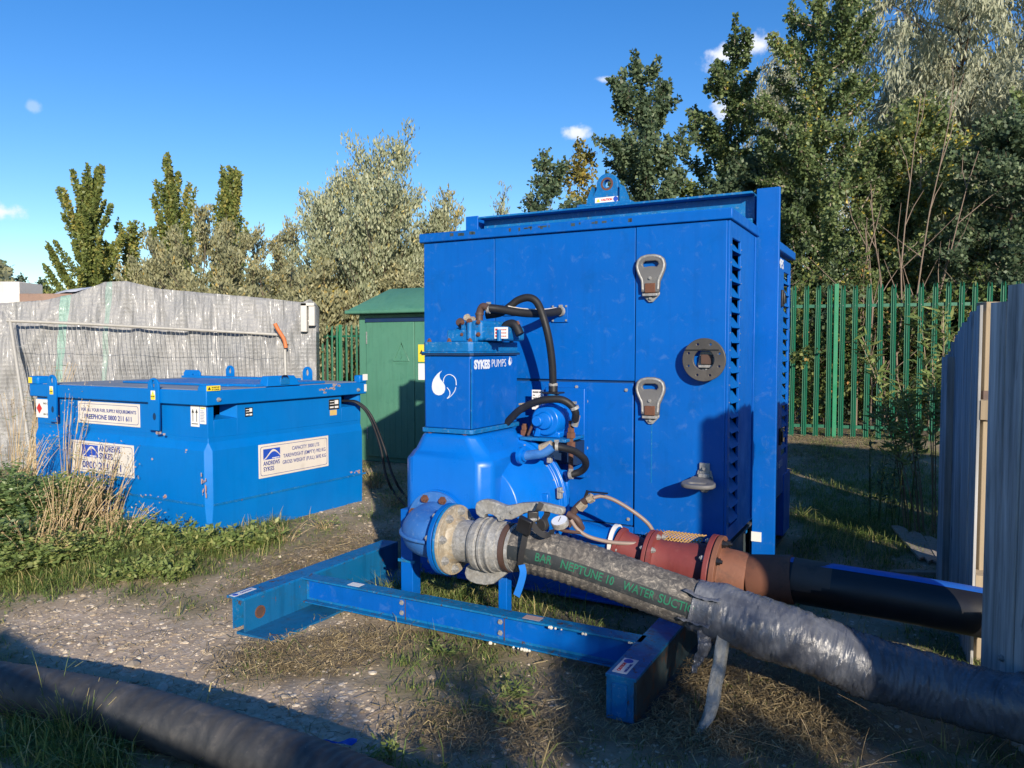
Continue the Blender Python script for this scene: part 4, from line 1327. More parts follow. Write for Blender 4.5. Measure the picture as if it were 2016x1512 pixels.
# =========================================================================== DISCHARGE PIPE
dp = thing('discharge_pipe', 'red and brown flanged discharge pipe joined to a black blue-striped plastic pipe', 'pipe', B.o, B.rz)
DY = -.34


def dax(px, py): return by(px, py, DY)


a0 = dax(1150, 1052); a1 = dax(1215, 1068); a2 = dax(1284, 1098); a3 = dax(1408, 1124); a4 = dax(1560, 1142)
ax_l = (a3 - a2).normalized()
MB().tube([a0 + Vector((-.05, 0, .01)), a0, a0 + (a1 - a0) * .55, a1], [.05, .07, .06, .085], 20).build('check_valve', M_body, dp, smooth=50)
MB().tube(spline([by(1142, 1036, -.36), by(1160, 1046, DY), by(1185, 1060, DY)], 4), .03, 14).build('valve_branch', M_body, dp, smooth=60)
MB().lathe([(-.02, .095), (0, .095)], a1, ax_l, 28).build('pipe_flange', M_white, dp)
rf_ = MB().lathe([(.002, .1), (.022, .1), (.024, .088), (.1, .086), (.2, .088)], a1 + Vector((0, 0, -.012)), (a2 - a1), 28).build('red_spool', M_red, dp, smooth=40)
dd = (a2 - a1).normalized()
fl = MB().lathe([(-.02, .142), (-.001, .142)], a2, ax_l, 40).build('pipe_flange', M_red, dp, bevel=.002)
MB().lathe([(-.001, .135), (.005, .135)], a2, ax_l, 40).build('gasket', M_blk, dp)
MB().lathe([(.005, .142), (.024, .142), (.026, .105), (.05, .1), (.14, .106), (.24, .122), (.335, .124)], a2, ax_l, 40).build('red_taper', M_red, dp, smooth=40)
L3 = (a3 - a2).length
MB().lathe([(-.03, .178), (-.004, .178)], a3, ax_l, 44).build('pipe_flange', M_red, dp, bevel=.003)
MB().lathe([(-.004, .170), (.003, .170)], a3, ax_l, 44).build('gasket', M_blk, dp)
MB().lathe([(.003, .178), (.028, .178), (.030, .125), (.05, .122), (.145, .118), (.16, .112)], a3, ax_l, 44).build('brown_flange', M_brown, dp, bevel=.002)
u_ = Vector((ax_l.x, ax_l.y, ax_l.z)); p_ = Vector((0, -1, 0)); w_ = u_.cross(p_).normalized()
for k in range(8):
    a_ = R(10 + 45 * k)
    off = p_ * math.cos(a_) * .15 + w_ * math.sin(a_) * .15
    bolt(GBOLT, dp, a3 + off + u_ * -.03, -u_, 1.0)
    o_ = link('black_bolt', RBOLT.copy() if k == 0 else bpy.data.meshes['rusty_bolt.001'], dp, None, a3 + off + u_ * .028, u_.to_track_quat('Z', 'Y').to_euler())
    if k == 0: o_.data.materials[0] = M_blk
    off = p_ * math.cos(a_) * .12 + w_ * math.sin(a_) * .12
    bolt(GBOLT, dp, a2 + off + u_ * .024, u_, .8); bolt(GBOLT, dp, a2 + off - u_ * .02, -u_, .8)
for k in range(6):
    a_ = R(60 * k)
    off = p_ * math.cos(a_) * .08 + w_ * math.sin(a_) * .08
    bolt(GBOLT, dp, a1 + off + dd * .02 + Vector((0, 0, -.01)), dd, .7)
b0 = a3 + u_ * .165
b1 = dax(1562, 1141)
MB().tube([b0, b0 + (b1 - b0) * .04, b1], [.108, .114, .114], 40).build('brown_coupler', M_brown, dp, smooth=40)
# black polyethylene pipe with blue stripe
bd_ = (b1 - b0).normalized()
end = dax(1940, 1208)
pth = spline([b1 - bd_ * .02, b1 + (end - b1) * .33 + Vector((0, 0, -.0)), b1 + (end - b1) * .66 + Vector((0, .01, .0)), end, end + (end - b1) * .45 + Vector((0, .08, -.03))], 10)
pe = MB().tube(pth, .104, 40).build('plastic_pipe', M_blk, dp, smooth=60)
frs = frames_along(pth)
sb_ = MB(); vs = []; fs = []
for i, p in enumerate(pth):
    t_, n_, bb_ = frs[i]
    for a_ in np.linspace(R(-14), R(24), 6):
        vs.append(p + (n_ * math.cos(a_) + bb_ * math.sin(a_)) * .1052)
for i in range(len(pth) - 1):
    for k in range(5):
        fs.append((i * 6 + k, i * 6 + k + 1, (i + 1) * 6 + k + 1, (i + 1) * 6 + k))
sb_.add(vs, fs)
M_stripe = paint('blue pipe stripe', (.01, .10, .42), (.02, .12, .45), rough=.45, grime=.5, grime_col=(.02, .04, .12), streak=0)
sb_.build('blue_stripe', M_stripe, dp, smooth=60)
# brown overspray at the end of the coupler
osp = MB().tube([b1 - bd_ * .001 + (end - b1).normalized() * w for w in (0, .05, .10, .17)], lambda s, i: .1046, 40, caps=False).build('primer_overspray', paint('thin brown overspray', (.10, .065, .045), (.05, .04, .035), rough=.55, grime=.8, grime_col=(.02, .018, .016)), dp, smooth=60)
# guard of expanded metal behind the taper
gp0 = by(1300, 1068, -.12); gp1 = by(1396, 1073, -.12)
gm = MB()
nL = 15
for k in range(-4, nL):
    for sgn in (1, -1):
        pts = []
        for s_ in np.linspace(0, 1, 8):
            xx = gp0.x + (gp1.x - gp0.x) * (k / nL) + s_ * .14 * 1.0
            ang = R(100) * (1 - s_) - R(10) if sgn > 0 else R(100) * s_ - R(10)
            if gp0.x <= xx <= gp1.x:
                pts.append(Vector((xx, -.18 - .10 * math.cos(ang), .41 + .125 * math.sin(ang))))
        if len(pts) > 1: gm.tube(pts, .0032, 4)
tag(gm.build('mesh_guard', paint('brass mesh', (.42, .25, .08), (.5, .32, .12), rough=.4, grime=.5, grime_col=(.15, .08, .03)), dp), kind='stuff')
MB().box(gp0.x - .03, gp0.x + .0, -.3, -.1, .36, .50).build('guard_bracket', M_galvbr, dp, bevel=.005)

# =========================================================================== SUCTION HOSE
def W(x, y, z): return B.wor(x, y, z)


hs_t = thing('suction_hose', 'thick muddy grey suction hose with green print and taped wrapping', 'hose', (0, 0, 0))
# flanged adapter and coupling built in the pump frame
fr0 = B


def wlathe(prof, name, mat, **k):
    return MB().lathe(prof, W(0, -1.0, ez), B.u, 44).build(name, mat, hs_t, **k)


wlathe([(.986, .168), (1.004, .168), (1.006, .115), (1.02, .104), (1.04, .100)], 'adapter_flange', M_galvbr, bevel=.002)
for k in range(8):
    a_ = R(12 + 45 * k)
    c_ = W(1.004, -1.0 + -math.cos(a_) * .138, ez + math.sin(a_) * .138)
    bolt(GBOLT, hs_t, c_, B.u, 1.1)
    bolt(GBOLT, hs_t, W(.945, -1.0 - math.cos(a_) * .146, ez + math.sin(a_) * .146), -B.u, 1.0)
wlathe([(1.02, .100), (1.115, .100), (1.12, .105), (1.126, .116), (1.132, .121), (1.14, .123), (1.142, .126), (1.17, .127), (1.174, .121), (1.18, .120)], 'adapter_neck', M_galv, smooth=35)
wlathe([(1.181, .118), (1.187, .118)], 'gasket', M_blk)
wlathe([(1.188, .120), (1.190, .130), (1.202, .131), (1.205, .125), (1.225, .124), (1.228, .127), (1.236, .127), (1.239, .121), (1.27, .116), (1.272, .110), (1.31, .107)], 'coupling_bell', M_galv, smooth=50)
wlathe([(1.292, .113), (1.318, .113)], 'clamp_band', M_darkrust)
wlathe([(1.322, .110), (1.338, .110)], 'clamp_band', M_galv)
LZ = lambda pts: [(lambda q: (q.x, q.z))(by(850 + X / 7.2, 900 + Y / 7.2, -1.0)) for X, Y in pts]
lev = LZ([(675, 700), (690, 640), (730, 610), (790, 598), (860, 606), (920, 625), (1000, 660), (1070, 685), (1110, 688), (1200, 672), (1300, 650), (1420, 642), (1550, 640), (1660, 660), (1780, 690), (1880, 715), (1890, 750), (1880, 788), (1800, 778), (1700, 750), (1600, 736), (1500, 742), (1400, 757), (1320, 785), (1240, 825), (1180, 855), (1120, 855), (1060, 840), (1030, 880), (1000, 880), (975, 830), (920, 790), (860, 775), (790, 785), (785, 830), (740, 825), (690, 780)])
lv = link('lever_arm', curve_mesh('lever_arm', [lev], .030, .004), hs_t, M_galv, W(0, -1.015, 0), (R(90), 0, B.rz))
LZ2 = lambda pts: [(lambda q: (q.x, q.z))(by(740 + X / 3.36, 900 + Y / 3.36, -1.0)) for X, Y in pts]
lev2 = LZ2([(606, 760), (615, 725), (645, 700), (690, 722), (720, 745), (760, 748), (800, 738), (850, 738), (878, 745), (860, 770), (820, 800), (790, 825), (740, 834), (680, 826), (640, 812), (615, 790)])
link('lever_claw', curve_mesh('lever_claw', [lev2], .034, .004), hs_t, M_galv, W(0, -1.0, 0), (R(90), 0, B.rz))
for (X, Y) in ((1150, 775), (1012, 855)):
    q = by(850 + X / 7.2, 900 + Y / 7.2, -1.03)
    bolt(BOLT, hs_t, W(q.x, -1.031, q.z), -B.v, 1.0)

st_ = W(1.335, -1.0, ez)
hp = [W(1.30, -1.0, ez), W(1.375, -.998, ez - .004), at(1100, 1098, 3.405), at(1200, 1131, 3.335), at(1373, 1192, 3.20), at(1554, 1252, 3.02), at(1691, 1307, 2.93), at(1850, 1356, 2.82), at(1964, 1385, 2.70), at(2040, 1402, 2.6), at(2200, 1445, 2.42)]
HP = spline(hp, 26)
HF = frames_along(HP)
HS = [0.0]
for i in range(1, len(HP)): HS.append(HS[-1] + (HP[i] - HP[i - 1]).length)
iw = min(range(len(HP)), key=lambda i: abs(to_px(HP[i].x, HP[i].y, HP[i].z)[0] - 1385))
hose_r = .1025


def hose_rad(s, i):
    base = hose_r + .0022 * math.sin(HS[min(i, len(HS) - 1)] * 2 * math.pi / .034)
    return base


m, nt, N, L, b = nodes('muddy hose rubber')
o = N.new('ShaderNodeTexCoord').outputs['Object']
n1 = noise_node(nt, o, 34, 10, .74, 1.1)
r1 = ramp(nt, n1.outputs['Fac'], [(.36, (.025, .026, .030, 1)), (.49, (.075, .074, .074, 1)), (.57, (.15, .14, .125, 1)), (.66, (.40, .36, .31, 1))])
n2 = noise_node(nt, o, 3.2, 4, .6)
r2 = ramp(nt, n2.outputs['Fac'], [(.38, g4(0)), (.68, g4(.5))])
c = mixc(nt, r2.outputs['Color'], r1.outputs['Color'], (.15, .125, .10))
ge = N.new('ShaderNodeNewGeometry'); sx_ = N.new('ShaderNodeSeparateXYZ'); L.new(ge.outputs['Normal'], sx_.inputs[0])
L.new(c, b.inputs['Base Color']); b.inputs['Roughness'].default_value = .72
bump(nt, n1.outputs['Fac'], b, .5, .004)
M_mudhose = m
MB().tube(HP[:iw + 14], hose_rad, 40).build('hose', M_mudhose, hs_t, smooth=60)


# dark band with printed lettering along the hose
def on_hose(s, ang, off=0.0):
    i = 0
    while i < len(HS) - 2 and HS[i + 1] < s: i += 1
    f = (s - HS[i]) / max(HS[i + 1] - HS[i], 1e-6)
    p = HP[i].lerp(HP[i + 1], f); t_, n_, b_ = HF[i]
    n_ = n_.lerp(HF[i + 1][1], f).normalized(); b_ = b_.lerp(HF[i + 1][2], f).normalized()
    return p + (n_ * math.cos(ang) + b_ * math.sin(ang)) * (hose_r + off)


# which side faces the camera: b = t x n, path runs right and towards the viewer
cam_side = 1 if HF[60][2].dot(CAM - HP[60]) > 0 else -1
A0, A1 = R(100) * cam_side, R(72) * cam_side
mb = MB(); vs = []; fs = []
ss = np.arange(.02, HS[iw] + .1, .012)
for s_ in ss:
    drift = 0.0
    for a_ in np.linspace(R(103), R(68), 8): vs.append(on_hose(s_, (a_ + drift) * cam_side, .0032))
for i in range(len(ss) - 1):
    for k in range(7): fs.append((i * 8 + k, i * 8 + k + 1, (i + 1) * 8 + k + 1, (i + 1) * 8 + k))
mb.add(vs, fs)
mb.build('print_band', paint('dark hose band', (.012, .017, .021), (.022, .028, .032), rough=.65, grime=.7, grime_col=(.10, .09, .08), streak=0, fine=5), hs_t, smooth=60)


def hose_text(s, start, size, ft):
    me = text_mesh('hose_lettering', s, size, .0008, depth=0.0)
    w = max(v.co.x for v in me.vertices)
    bm = bmesh.new(); bm.from_mesh(me)
    bmesh.ops.remove_doubles(bm, verts=bm.verts, dist=1e-5)
    bmesh.ops.subdivide_edges(bm, edges=[e for e in bm.edges if e.calc_length() > .02], cuts=2, use_grid_fill=False)
    bm.to_mesh(me); bm.free()
    k = ft / w
    for v in me.vertices:
        ss_ = start + v.co.x * k
        ang = R(92) - (v.co.y / hose_r)
        v.co = on_hose(ss_, ang * cam_side, .0052)
    return link('hose_lettering', me, hs_t, M_green)


def s_at_px(px):
    i = min(range(len(HP)), key=lambda i: abs(to_px(HP[i].x, HP[i].y, HP[i].z)[0] - px))
    return HS[i]


for (tx, p0_, p1_) in (('NEPTUNE', 1110, 1190), ('10', 1198, 1214), ('WATER', 1230, 1294), ('SUCTION', 1300, 1392)):
    s0, s1_ = s_at_px(p0_ + 3), s_at_px(p1_ + 3)
    hose_text(tx, s0, .050, s1_ - s0)

hose_text('BAR', s_at_px(1113) - .115, .050, .078)

# crinkled tape and sheet wrapping
rgw = random.Random(4)


def wrap_rad(s, i):
    def f(w):
        j = min(i + iw - 3, len(HS) - 1)
        q = HS[j]
        v = .121 - .007 * s
        v += .007 * noise.noise(Vector((q * 7, math.cos(w) * 1.2, math.sin(w) * 1.2)))
        v += .0050 * noise.noise(Vector((q * 42 + 1.6 * math.sin(w * 2 + q * 9), math.cos(w) * 1.3, math.sin(w) * 1.3)))
        v += .0085 * (abs(noise.noise(Vector((q * 62 + 1.2 * math.cos(w * 3 + q * 5), math.cos(w) * 1.7 + 5, math.sin(w) * 1.7)))) - .2)
        v += .0055 * max(0.0, math.sin(w - q * 17 + .8 * math.sin(q * 5))) ** 10
        if s < .05: v -= .012 * (1 - s / .05)
        return v
    return f


wp = HP[iw - 3:]
wpf = spline(wp, 3)
m, nt, N, L, b = nodes('dark blue-grey sheeting')
o = N.new('ShaderNodeTexCoord').outputs['Object']
n1 = noise_node(nt, o, 5, 6, .6, .8)
r1 = ramp(nt, n1.outputs['Fac'], [(.35, (.06, .066, .085, 1)), (.55, (.11, .12, .145, 1)), (.75, (.19, .20, .22, 1))])
n2 = noise_node(nt, o, 34, 8, .7, 1.0)
r2 = ramp(nt, n2.outputs['Fac'], [(.60, g4(0)), (.70, g4(.45))])
c = mixc(nt, r2.outputs['Color'], r1.outputs['Color'], (.30, .30, .31))
L.new(c, b.inputs['Base Color']); b.inputs['Roughness'].default_value = .27
b.inputs['Specular IOR Level'].default_value = .7
bb = bump(nt, noise_node(nt, stretch(nt, o, (34, 9, 9)), 1.0, 6, .65, 1.6).outputs['Fac'], b, .6, .008)
bump(nt, n2.outputs['Fac'], b, .5, .003, bb)
M_wrap = m


def wrap_rad2(s, i):
    return wrap_rad(s, i // 3)


MB().tube(wpf, wrap_rad2, 56).build('sheet_wrapping', M_wrap, hs_t, smooth=80)


# loose flaps of sheeting
def flap(name, mat, pts, width, thick_noise, parent, seed, twist=0.0, face=None):
    P = spline(pts, 8); rg = random.Random(seed)
    fr = frames_along(P); mb = MB(); vs = []; fs = []; n = len(P)
    wdir = Vector(face).normalized() if face else None
    for i, p in enumerate(P):
        q = i / (n - 1)
        w = width(q)
        side = wdir if wdir else fr[i][2]
        side = (Matrix.Rotation(twist * q, 3, fr[i][0]) @ side)
        nn = fr[i][0].cross(side)
        for k in range(5):
            e = (k / 4 - .5)
            off = nn * (thick_noise * noise.noise(Vector((q * 9, e * 3, seed)))) + side * (w * e * (1 + .25 * noise.noise(Vector((q * 7, e, seed + 5)))))
            vs.append(p + off)
    for i in range(n - 1):
        for k in range(4): fs.append((i * 5 + k, i * 5 + k + 1, (i + 1) * 5 + k + 1, (i + 1) * 5 + k))
    mb.add(vs, fs)
    o_ = mb.build(name, mat, parent, smooth=12)
    s_ = o_.modifiers.new('thickness', 'SOLIDIFY'); s_.thickness = .0015
    return o_


m, nt, N, L, b = nodes('pale torn tape')
o = N.new('ShaderNodeTexCoord').outputs['Object']
n1 = noise_node(nt, o, 28, 8, .7, .8)
r1 = ramp(nt, n1.outputs['Fac'], [(.35, (.20, .20, .18, 1)), (.6, (.33, .33, .30, 1)), (.75, (.42, .41, .37, 1))])
L.new(r1.outputs['Color'], b.inputs['Base Color']); b.inputs['Roughness'].default_value = .35
bump(nt, n1.outputs['Fac'], b, .7, .006)
M_tape = m
ty = 3.10
flap('torn_tape', M_tape, [at(1428, 1222, 3.10), at(1424, 1262, 3.05), at(1416, 1310, 3.0), at(1407, 1350, 2.96), at(1403, 1385, 2.93), at(1392, 1418, 2.9), at(1370, 1452, 2.86), at(1350, 1482, 2.80)],
     lambda q: .06 * (1 - .1 * q) * (1.0 if q < .72 else max(.06, (1 - q) / .28)), .010, hs_t, 3, .5, face=(1, .1, 0))
flap('torn_sheet', M_wrap, [at(1388, 1240, ty), at(1385, 1275, ty - .03), at(1374, 1300, ty - .02), at(1366, 1325, ty - .02)], lambda q: .075 * (1 - .75 * q), .015, hs_t, 8, .3, face=(1, .2, 0))
i_ = iw - 12
flap('torn_sheet', M_wrap, [on_hose(HS[iw + 5], R(40) * cam_side, .014), on_hose(HS[iw], R(48) * cam_side, .010), on_hose(HS[iw - 6], R(44) * cam_side, .006)], lambda q: .10 * (1 - .5 * q), .006, hs_t, 12)
flap('torn_sheet', M_wrap, [on_hose(HS[iw + 4], R(100) * cam_side, .014), on_hose(HS[iw - 1], R(106) * cam_side, .012), on_hose(HS[iw - 6], R(112) * cam_side, .01)], lambda q: .08 * (1 - .7 * q), .006, hs_t, 15)
# ragged band of torn wrapping
for (px, sd) in ((1500, 31), (1695, 32), (1712, 33)):
    sc_ = s_at_px(px); mb = MB(); vs = []; fs = []
    for i in range(4):
        for k in range(41):
            a_ = 2 * math.pi * k / 40
            jit = .02 * noise.noise(Vector((math.cos(a_) * 2, math.sin(a_) * 2, sd + (i > 1) * 3)))
            vs.append(on_hose(sc_ + (i - 1.5) * .016 + jit, a_, .014 + .012 * max(0, noise.noise(Vector((math.cos(a_) * 3, math.sin(a_) * 3, sd + i * .5)))) + (.004 if i in (1, 2) else 0)))
    for i in range(3):
        for k in range(40): fs.append((i * 41 + k, i * 41 + k + 1, (i + 1) * 41 + k + 1, (i + 1) * 41 + k))
    mb.add(vs, fs); mb.build('wrapping_ruck', M_wrap, hs_t, smooth=80)

# --- black webbing strap round the lever and hose
sp = thing('ratchet_strap', 'black webbing ratchet strap with blue label tied round the lever', 'strap', (0, 0, 0))


def strap(name, pts, w, mat, face=None, tw=0):
    P = spline([W(*by(px, py, y)) for px, py, y in pts], 8)
    fr = frames_along(P); mb = MB(); vs = []; fs = []; n = len(P)
    for i, p in enumerate(P):
        side = (B.u * 1.0 if face is None else Vector(face).normalized())
        side = (side - fr[i][0] * side.dot(fr[i][0])).normalized()
        nn = fr[i][0].cross(side) * .0015
        vs += [p - side * w / 2 - nn, p + side * w / 2 - nn, p + side * w / 2 + nn, p - side * w / 2 + nn]
    for i in range(n - 1):
        for k in range(4):
            fs.append((i * 4 + k, i * 4 + (k + 1) % 4, (i + 1) * 4 + (k + 1) % 4, (i + 1) * 4 + k))
    fs += [(3, 2, 1, 0), tuple(range((n - 1) * 4, n * 4))]
    mb.add(vs, fs)
    return mb.build(name, mat, sp, smooth=50)


M_web = paint('black webbing', (.016, .016, .018), (.03, .03, .032), rough=.8, grime=.3, grime_col=(.06, .055, .05), streak=0)
strap('webbing', [(1066, 990, -1.06), (1060, 1003, -1.07), (1050, 1014, -1.07), (1049, 1030, -1.09), (1058, 1045, -1.10), (1072, 1054, -1.10), (1085, 1051, -1.09), (1086, 1043, -1.07)], .026, M_web, face=(.9, .1, .5))
strap('webbing', [(1077, 996, -1.0), (1077, 1012, -1.02), (1072, 1022, -1.05), (1076, 1038, -1.07)], .03, M_web)
strap('webbing', [(1036, 1046, -1.11), (1031, 1070, -1.125), (1026, 1095, -1.12), (1024, 1118, -1.10)], .028, M_web)
MB().lathe([(-.012, .028), (.012, .028)], W(*by(1068, 1033, -1.06)), B.v + B.u * .3, 20).build('webbing_roll', M_web, sp, bevel=.003)
q = W(*by(1033, 1034, -1.13))
rb = MB().box(-.033, .033, -.012, .012, -.04, .035).build('buckle', M_blk, sp, bevel=.005); rb.location = q; rb.rotation_euler = (R(10), R(20), B.rz)
MB().cyl(W(*by(1043, 1025, -1.1)), W(*by(1061, 1021, -1.06)), .009, n=8).build('buckle_pin', M_galv, sp)
MB().box(-.02, .03, -.02, .0, -.02, .03).build('buckle_body', M_blk, sp, bevel=.006).location = W(*by(1047, 1018, -1.07))
strap('strap_label', [(1027, 1112, -1.122), (1030, 1128, -1.125), (1025, 1150, -1.12), (1017, 1173, -1.11)], .032, paint('blue woven label', (.01, .17, .62), (.02, .2, .66), rough=.6, grime=.4, grime_col=(.01, .08, .3)))

# =========================================================================== FUEL TANK
ft = thing('fuel_tank', 'large blue bunded fuel tank with white printed plates and lifting eyes', 'fuel tank', T.o, T.rz)


def ring_rect(x0, x1, y0, y1, z, c):
    return [(x0 + c, y0, z), (x1 - c, y0, z), (x1, y0 + c, z), (x1, y1 - c, z), (x1 - c, y1, z), (x0 + c, y1, z), (x0, y1 - c, z), (x0, y0 + c, z)]


TX0, TY1 = -2.44, 1.83
rings = [ring_rect(TX0 + .04, -.02, .02, TY1 - .02, -.05, .01), ring_rect(TX0, 0, 0, TY1, .27, .045), ring_rect(TX0, 0, 0, TY1, .288, .045), ring_rect(TX0, 0, 0, TY1, .70, .045),
         ring_rect(TX0 + .03, -.03, .03, TY1 - .03, .765, .004), ring_rect(TX0 + .03, -.03, .03, TY1 - .03, .80, .004)]
mb = MB()
mb.add([p for r_ in rings for p in r_], [tuple(range(7, -1, -1)), tuple(range(40, 48))] + [(k * 8 + i, k * 8 + (i + 1) % 8, (k + 1) * 8 + (i + 1) % 8, (k + 1) * 8 + i) for k in range(5) for i in range(8)])
tb = mb.build('tank_body', M_tankp, ft, smooth=20, bevel=.006)
MB().box(TX0 - .004, -.045, -.006, 0, .268, .284).box(0, .006, .045, TY1, .268, .284).build('weld_seam', M_worn, tb)
# upper walls with forklift pockets in the right hand side
uw = MB()
uw.box(TX0 + .03, -.034, .03, .034 + .01, .80, 1.06).box(TX0 + .03, -.034, TY1 - .04, TY1 - .03, .80, 1.06).box(TX0 + .03, TX0 + .04, .045, TY1 - .04, .80, 1.06)
P1, P2 = (.085, .31), (1.53, 1.77)
for (a_, b_) in ((.03, P1[0]), (P1[1], P2[0]), (P2[1], TY1 - .03)):
    uw.box(-.034, -.03 + .001, a_, b_, .80, 1.06)
for (a_, b_) in (P1, P2):
    uw.box(-.034, -.03 + .001, a_, b_, .80, .935)
uw.build('upper_wall', M_tankp, ft, bevel=.002)
for (a_, b_) in (P1, P2):
    mb = MB()
    mb.hexa([(-.03, a_, .935), (-.03, b_, .935), (-.16, b_ - .06, .955), (-.16, a_ + .01, .955)], [(-.031, a_, .94), (-.031, b_, .94), (-.16, b_ - .06, .965), (-.16, a_ + .01, .965)])
    mb.hexa([(-.03, b_ - .002, .935), (-.16, b_ - .062, .935), (-.16, b_ - .062, 1.06), (-.03, b_ - .002, 1.06)], [(-.03, b_, .935), (-.16, b_ - .06, .935), (-.16, b_ - .06, 1.06), (-.03, b_, 1.06)])
    mb.build('fork_pocket', M_tankp, ft)
    MB().box(-.30, -.296, a_ - .05, b_ + .05, .90, 1.06).build('pocket_back', M_dkblue, ft)  # plate coloured dark to give the pocket its inner shade
# top tray
MB().box(TX0 - .012, .012, -.012, TY1 + .012, 1.058, 1.172).build('lid', M_tankp, ft, bevel=.008, seg=3)
M_tanktop = paint('dusty tank top', (.16, .20, .26), (.26, .28, .31), rough=.6, grime=.5, grime_col=(.03, .16, .42), streak=0)
MB().box(TX0 + .03, -.03, .03, TY1 - .03, 1.1725, 1.177).build('lid_sheet', M_tanktop, ft)
MB().box(-1.75, -.3, .45, 1.35, 1.178, 1.196).build('hatch_cover', M_tankp, ft, bevel=.006)
MB().box(-.62, -.03, .5, 1.32, 1.178, 1.20).build('hatch_rim', M_tankp, ft, bevel=.006)
hb = MB().hexa([(-.10, .60, 1.18), (.0, .60, 1.18), (.0, .98, 1.18), (-.10, .98, 1.18)], [(-.10, .64, 1.265), (-.03, .64, 1.265), (-.03, .94, 1.265), (-.10, .94, 1.265)]).build('lock_hood', M_tankp, ft, bevel=.005)
MB().box(-.03, .004, .75, .85, 1.19, 1.25).build('padlock', M_worn, hb, bevel=.004)
link('padlock_shackle', MB().tube(spline([(0, .765, 1.24), (0, .775, 1.262), (0, .80, 1.266), (0, .825, 1.262), (0, .835, 1.24)], 4), .006, 8).mesh('shackle', M_blk), hb)
MB().box(TX0 + .02, -.75, TY1 - .25, TY1 - .1, 1.178, 1.20).build('rear_ledge', M_tankp, ft)


def eye_plate(w, h, hole, hz):
    ol = [(-w / 2, 0), (w / 2, 0), (w / 2, h - w / 2)] + [(math.cos(a_) * w / 2, h - w / 2 + math.sin(a_) * w / 2) for a_ in np.linspace(0.2, math.pi - .2, 9)] + [(-w / 2, h - w / 2)]
    hp_ = [(math.cos(a_) * hole * .62, hz + math.sin(a_) * hole) for a_ in np.linspace(0, 2 * math.pi, 18, endpoint=False)]
    return curve_mesh('lifting_eye', [ol, hp_], .014, .002)


EYE = eye_plate(.13, .42, .038, .37)
x_l = [T.Y(108, 780, 0).x, T.Y(308, 790, 0).x]
for x in x_l:
    link('lifting_eye', EYE, ft, M_tankp, (x, -.021, .84), FRONT)
    yl = MB().box(x - .028, x + .028, -.0305, -.029, 1.085, 1.16).build('warning_sticker', M_white, ft)
    MB().box(x - .026, x + .026, -.032, -.0305, 1.087, 1.128).build('yellow_band', M_yellow, yl)
    link('hazard_mark', curve_mesh('m', [[(-.016, 0), (.016, 0), (0, .028)]], .001), yl, M_yellow, (x, -.0315, 1.13), FRONT)
    text(yl, 'LIFT HERE', (x - .022, -.0328, 1.108), FRONT, .011, M_inkb, .0004, fit=.044)
    link('keyhole', curve_mesh('k', [[(math.cos(a_) * .02, math.sin(a_) * .03) for a_ in np.linspace(0, 2 * math.pi, 14, endpoint=False)]], .002), ft, M_dkblue, (x + .012, -.0295, .95), FRONT)
EYE2 = eye_plate(.12, .16, .038, .10)
link('lifting_eye', EYE2, ft, M_tankp, (-1.95, TY1 + .02, 1.15), FRONT)
link('lifting_eye', EYE2, ft, M_tankp, (-.78, TY1 + .02, 1.15), FRONT)
bl = curve_mesh('corner_block', [[(-.13, 0), (.13, 0), (.13, .06), (.10, .09), (-.10, .09), (-.13, .06)], circle(0.02, .035, .018, 12)], .02, .002)
link('corner_lug', bl, ft, M_tankp, (-2.3, TY1 - .2, 1.17), FRONT)
# corner caps with lift labels
cc = MB().hexa([(-.10, -.014, 1.16), (.016, -.014, 1.16), (.016, .12, 1.16), (-.10, .12, 1.16)], [(-.09, -.006, 1.215), (.006, -.006, 1.215), (.006, .10, 1.215), (-.09, .10, 1.215)]).build('corner_lug', M_tankp, ft, bevel=.012, seg=3)
q0 = MB().box(.0165, .0180, -.012, .115, 1.172, 1.212).build('yellow_label', M_yellow, cc)
text(q0, 'DO NOT LIFT', (.0185, .035, 1.192), SIDE, .016, M_inkb, .0005, fit=.07)
text(q0, 'BY CORNER', (.0185, .035, 1.177), SIDE, .012, M_inkb, .0003, fit=.07)
link('hazard_mark', curve_mesh('m', [[(-.014, 0), (.014, 0), (0, .026)]], .001), q0, M_inkb, (.0185, .012, 1.18), SIDE)
lc = MB().box(TX0 - .02, TX0 + .14, -.02, .1, 1.165, 1.245).build('corner_lug', M_tankp, ft, bevel=.02, seg=3)
MB().box(TX0 - .01, TX0 + .05, -.0215, -.02, 1.18, 1.235).build('yellow_label', M_yellow, lc)
rc = MB().box(-.06, .02, TY1 - .09, TY1 + .015, 1.165, 1.24).build('corner_lug', M_tankp, ft, bevel=.016, seg=3)
MB().box(.0205, .022, TY1 - .05, TY1 + .02, 1.19, 1.25).build('corner_label', M_white, rc)
MB().box(.012, .014, TY1 - .02, TY1 + .015, 1.08, 1.15).build('corner_label', M_white, ft)
for (y, z) in ((.10, 1.10), (1.72, 1.10)):
    bolt(GBOLT, ft, (.012, y, z), (1, 0, 0), .9)
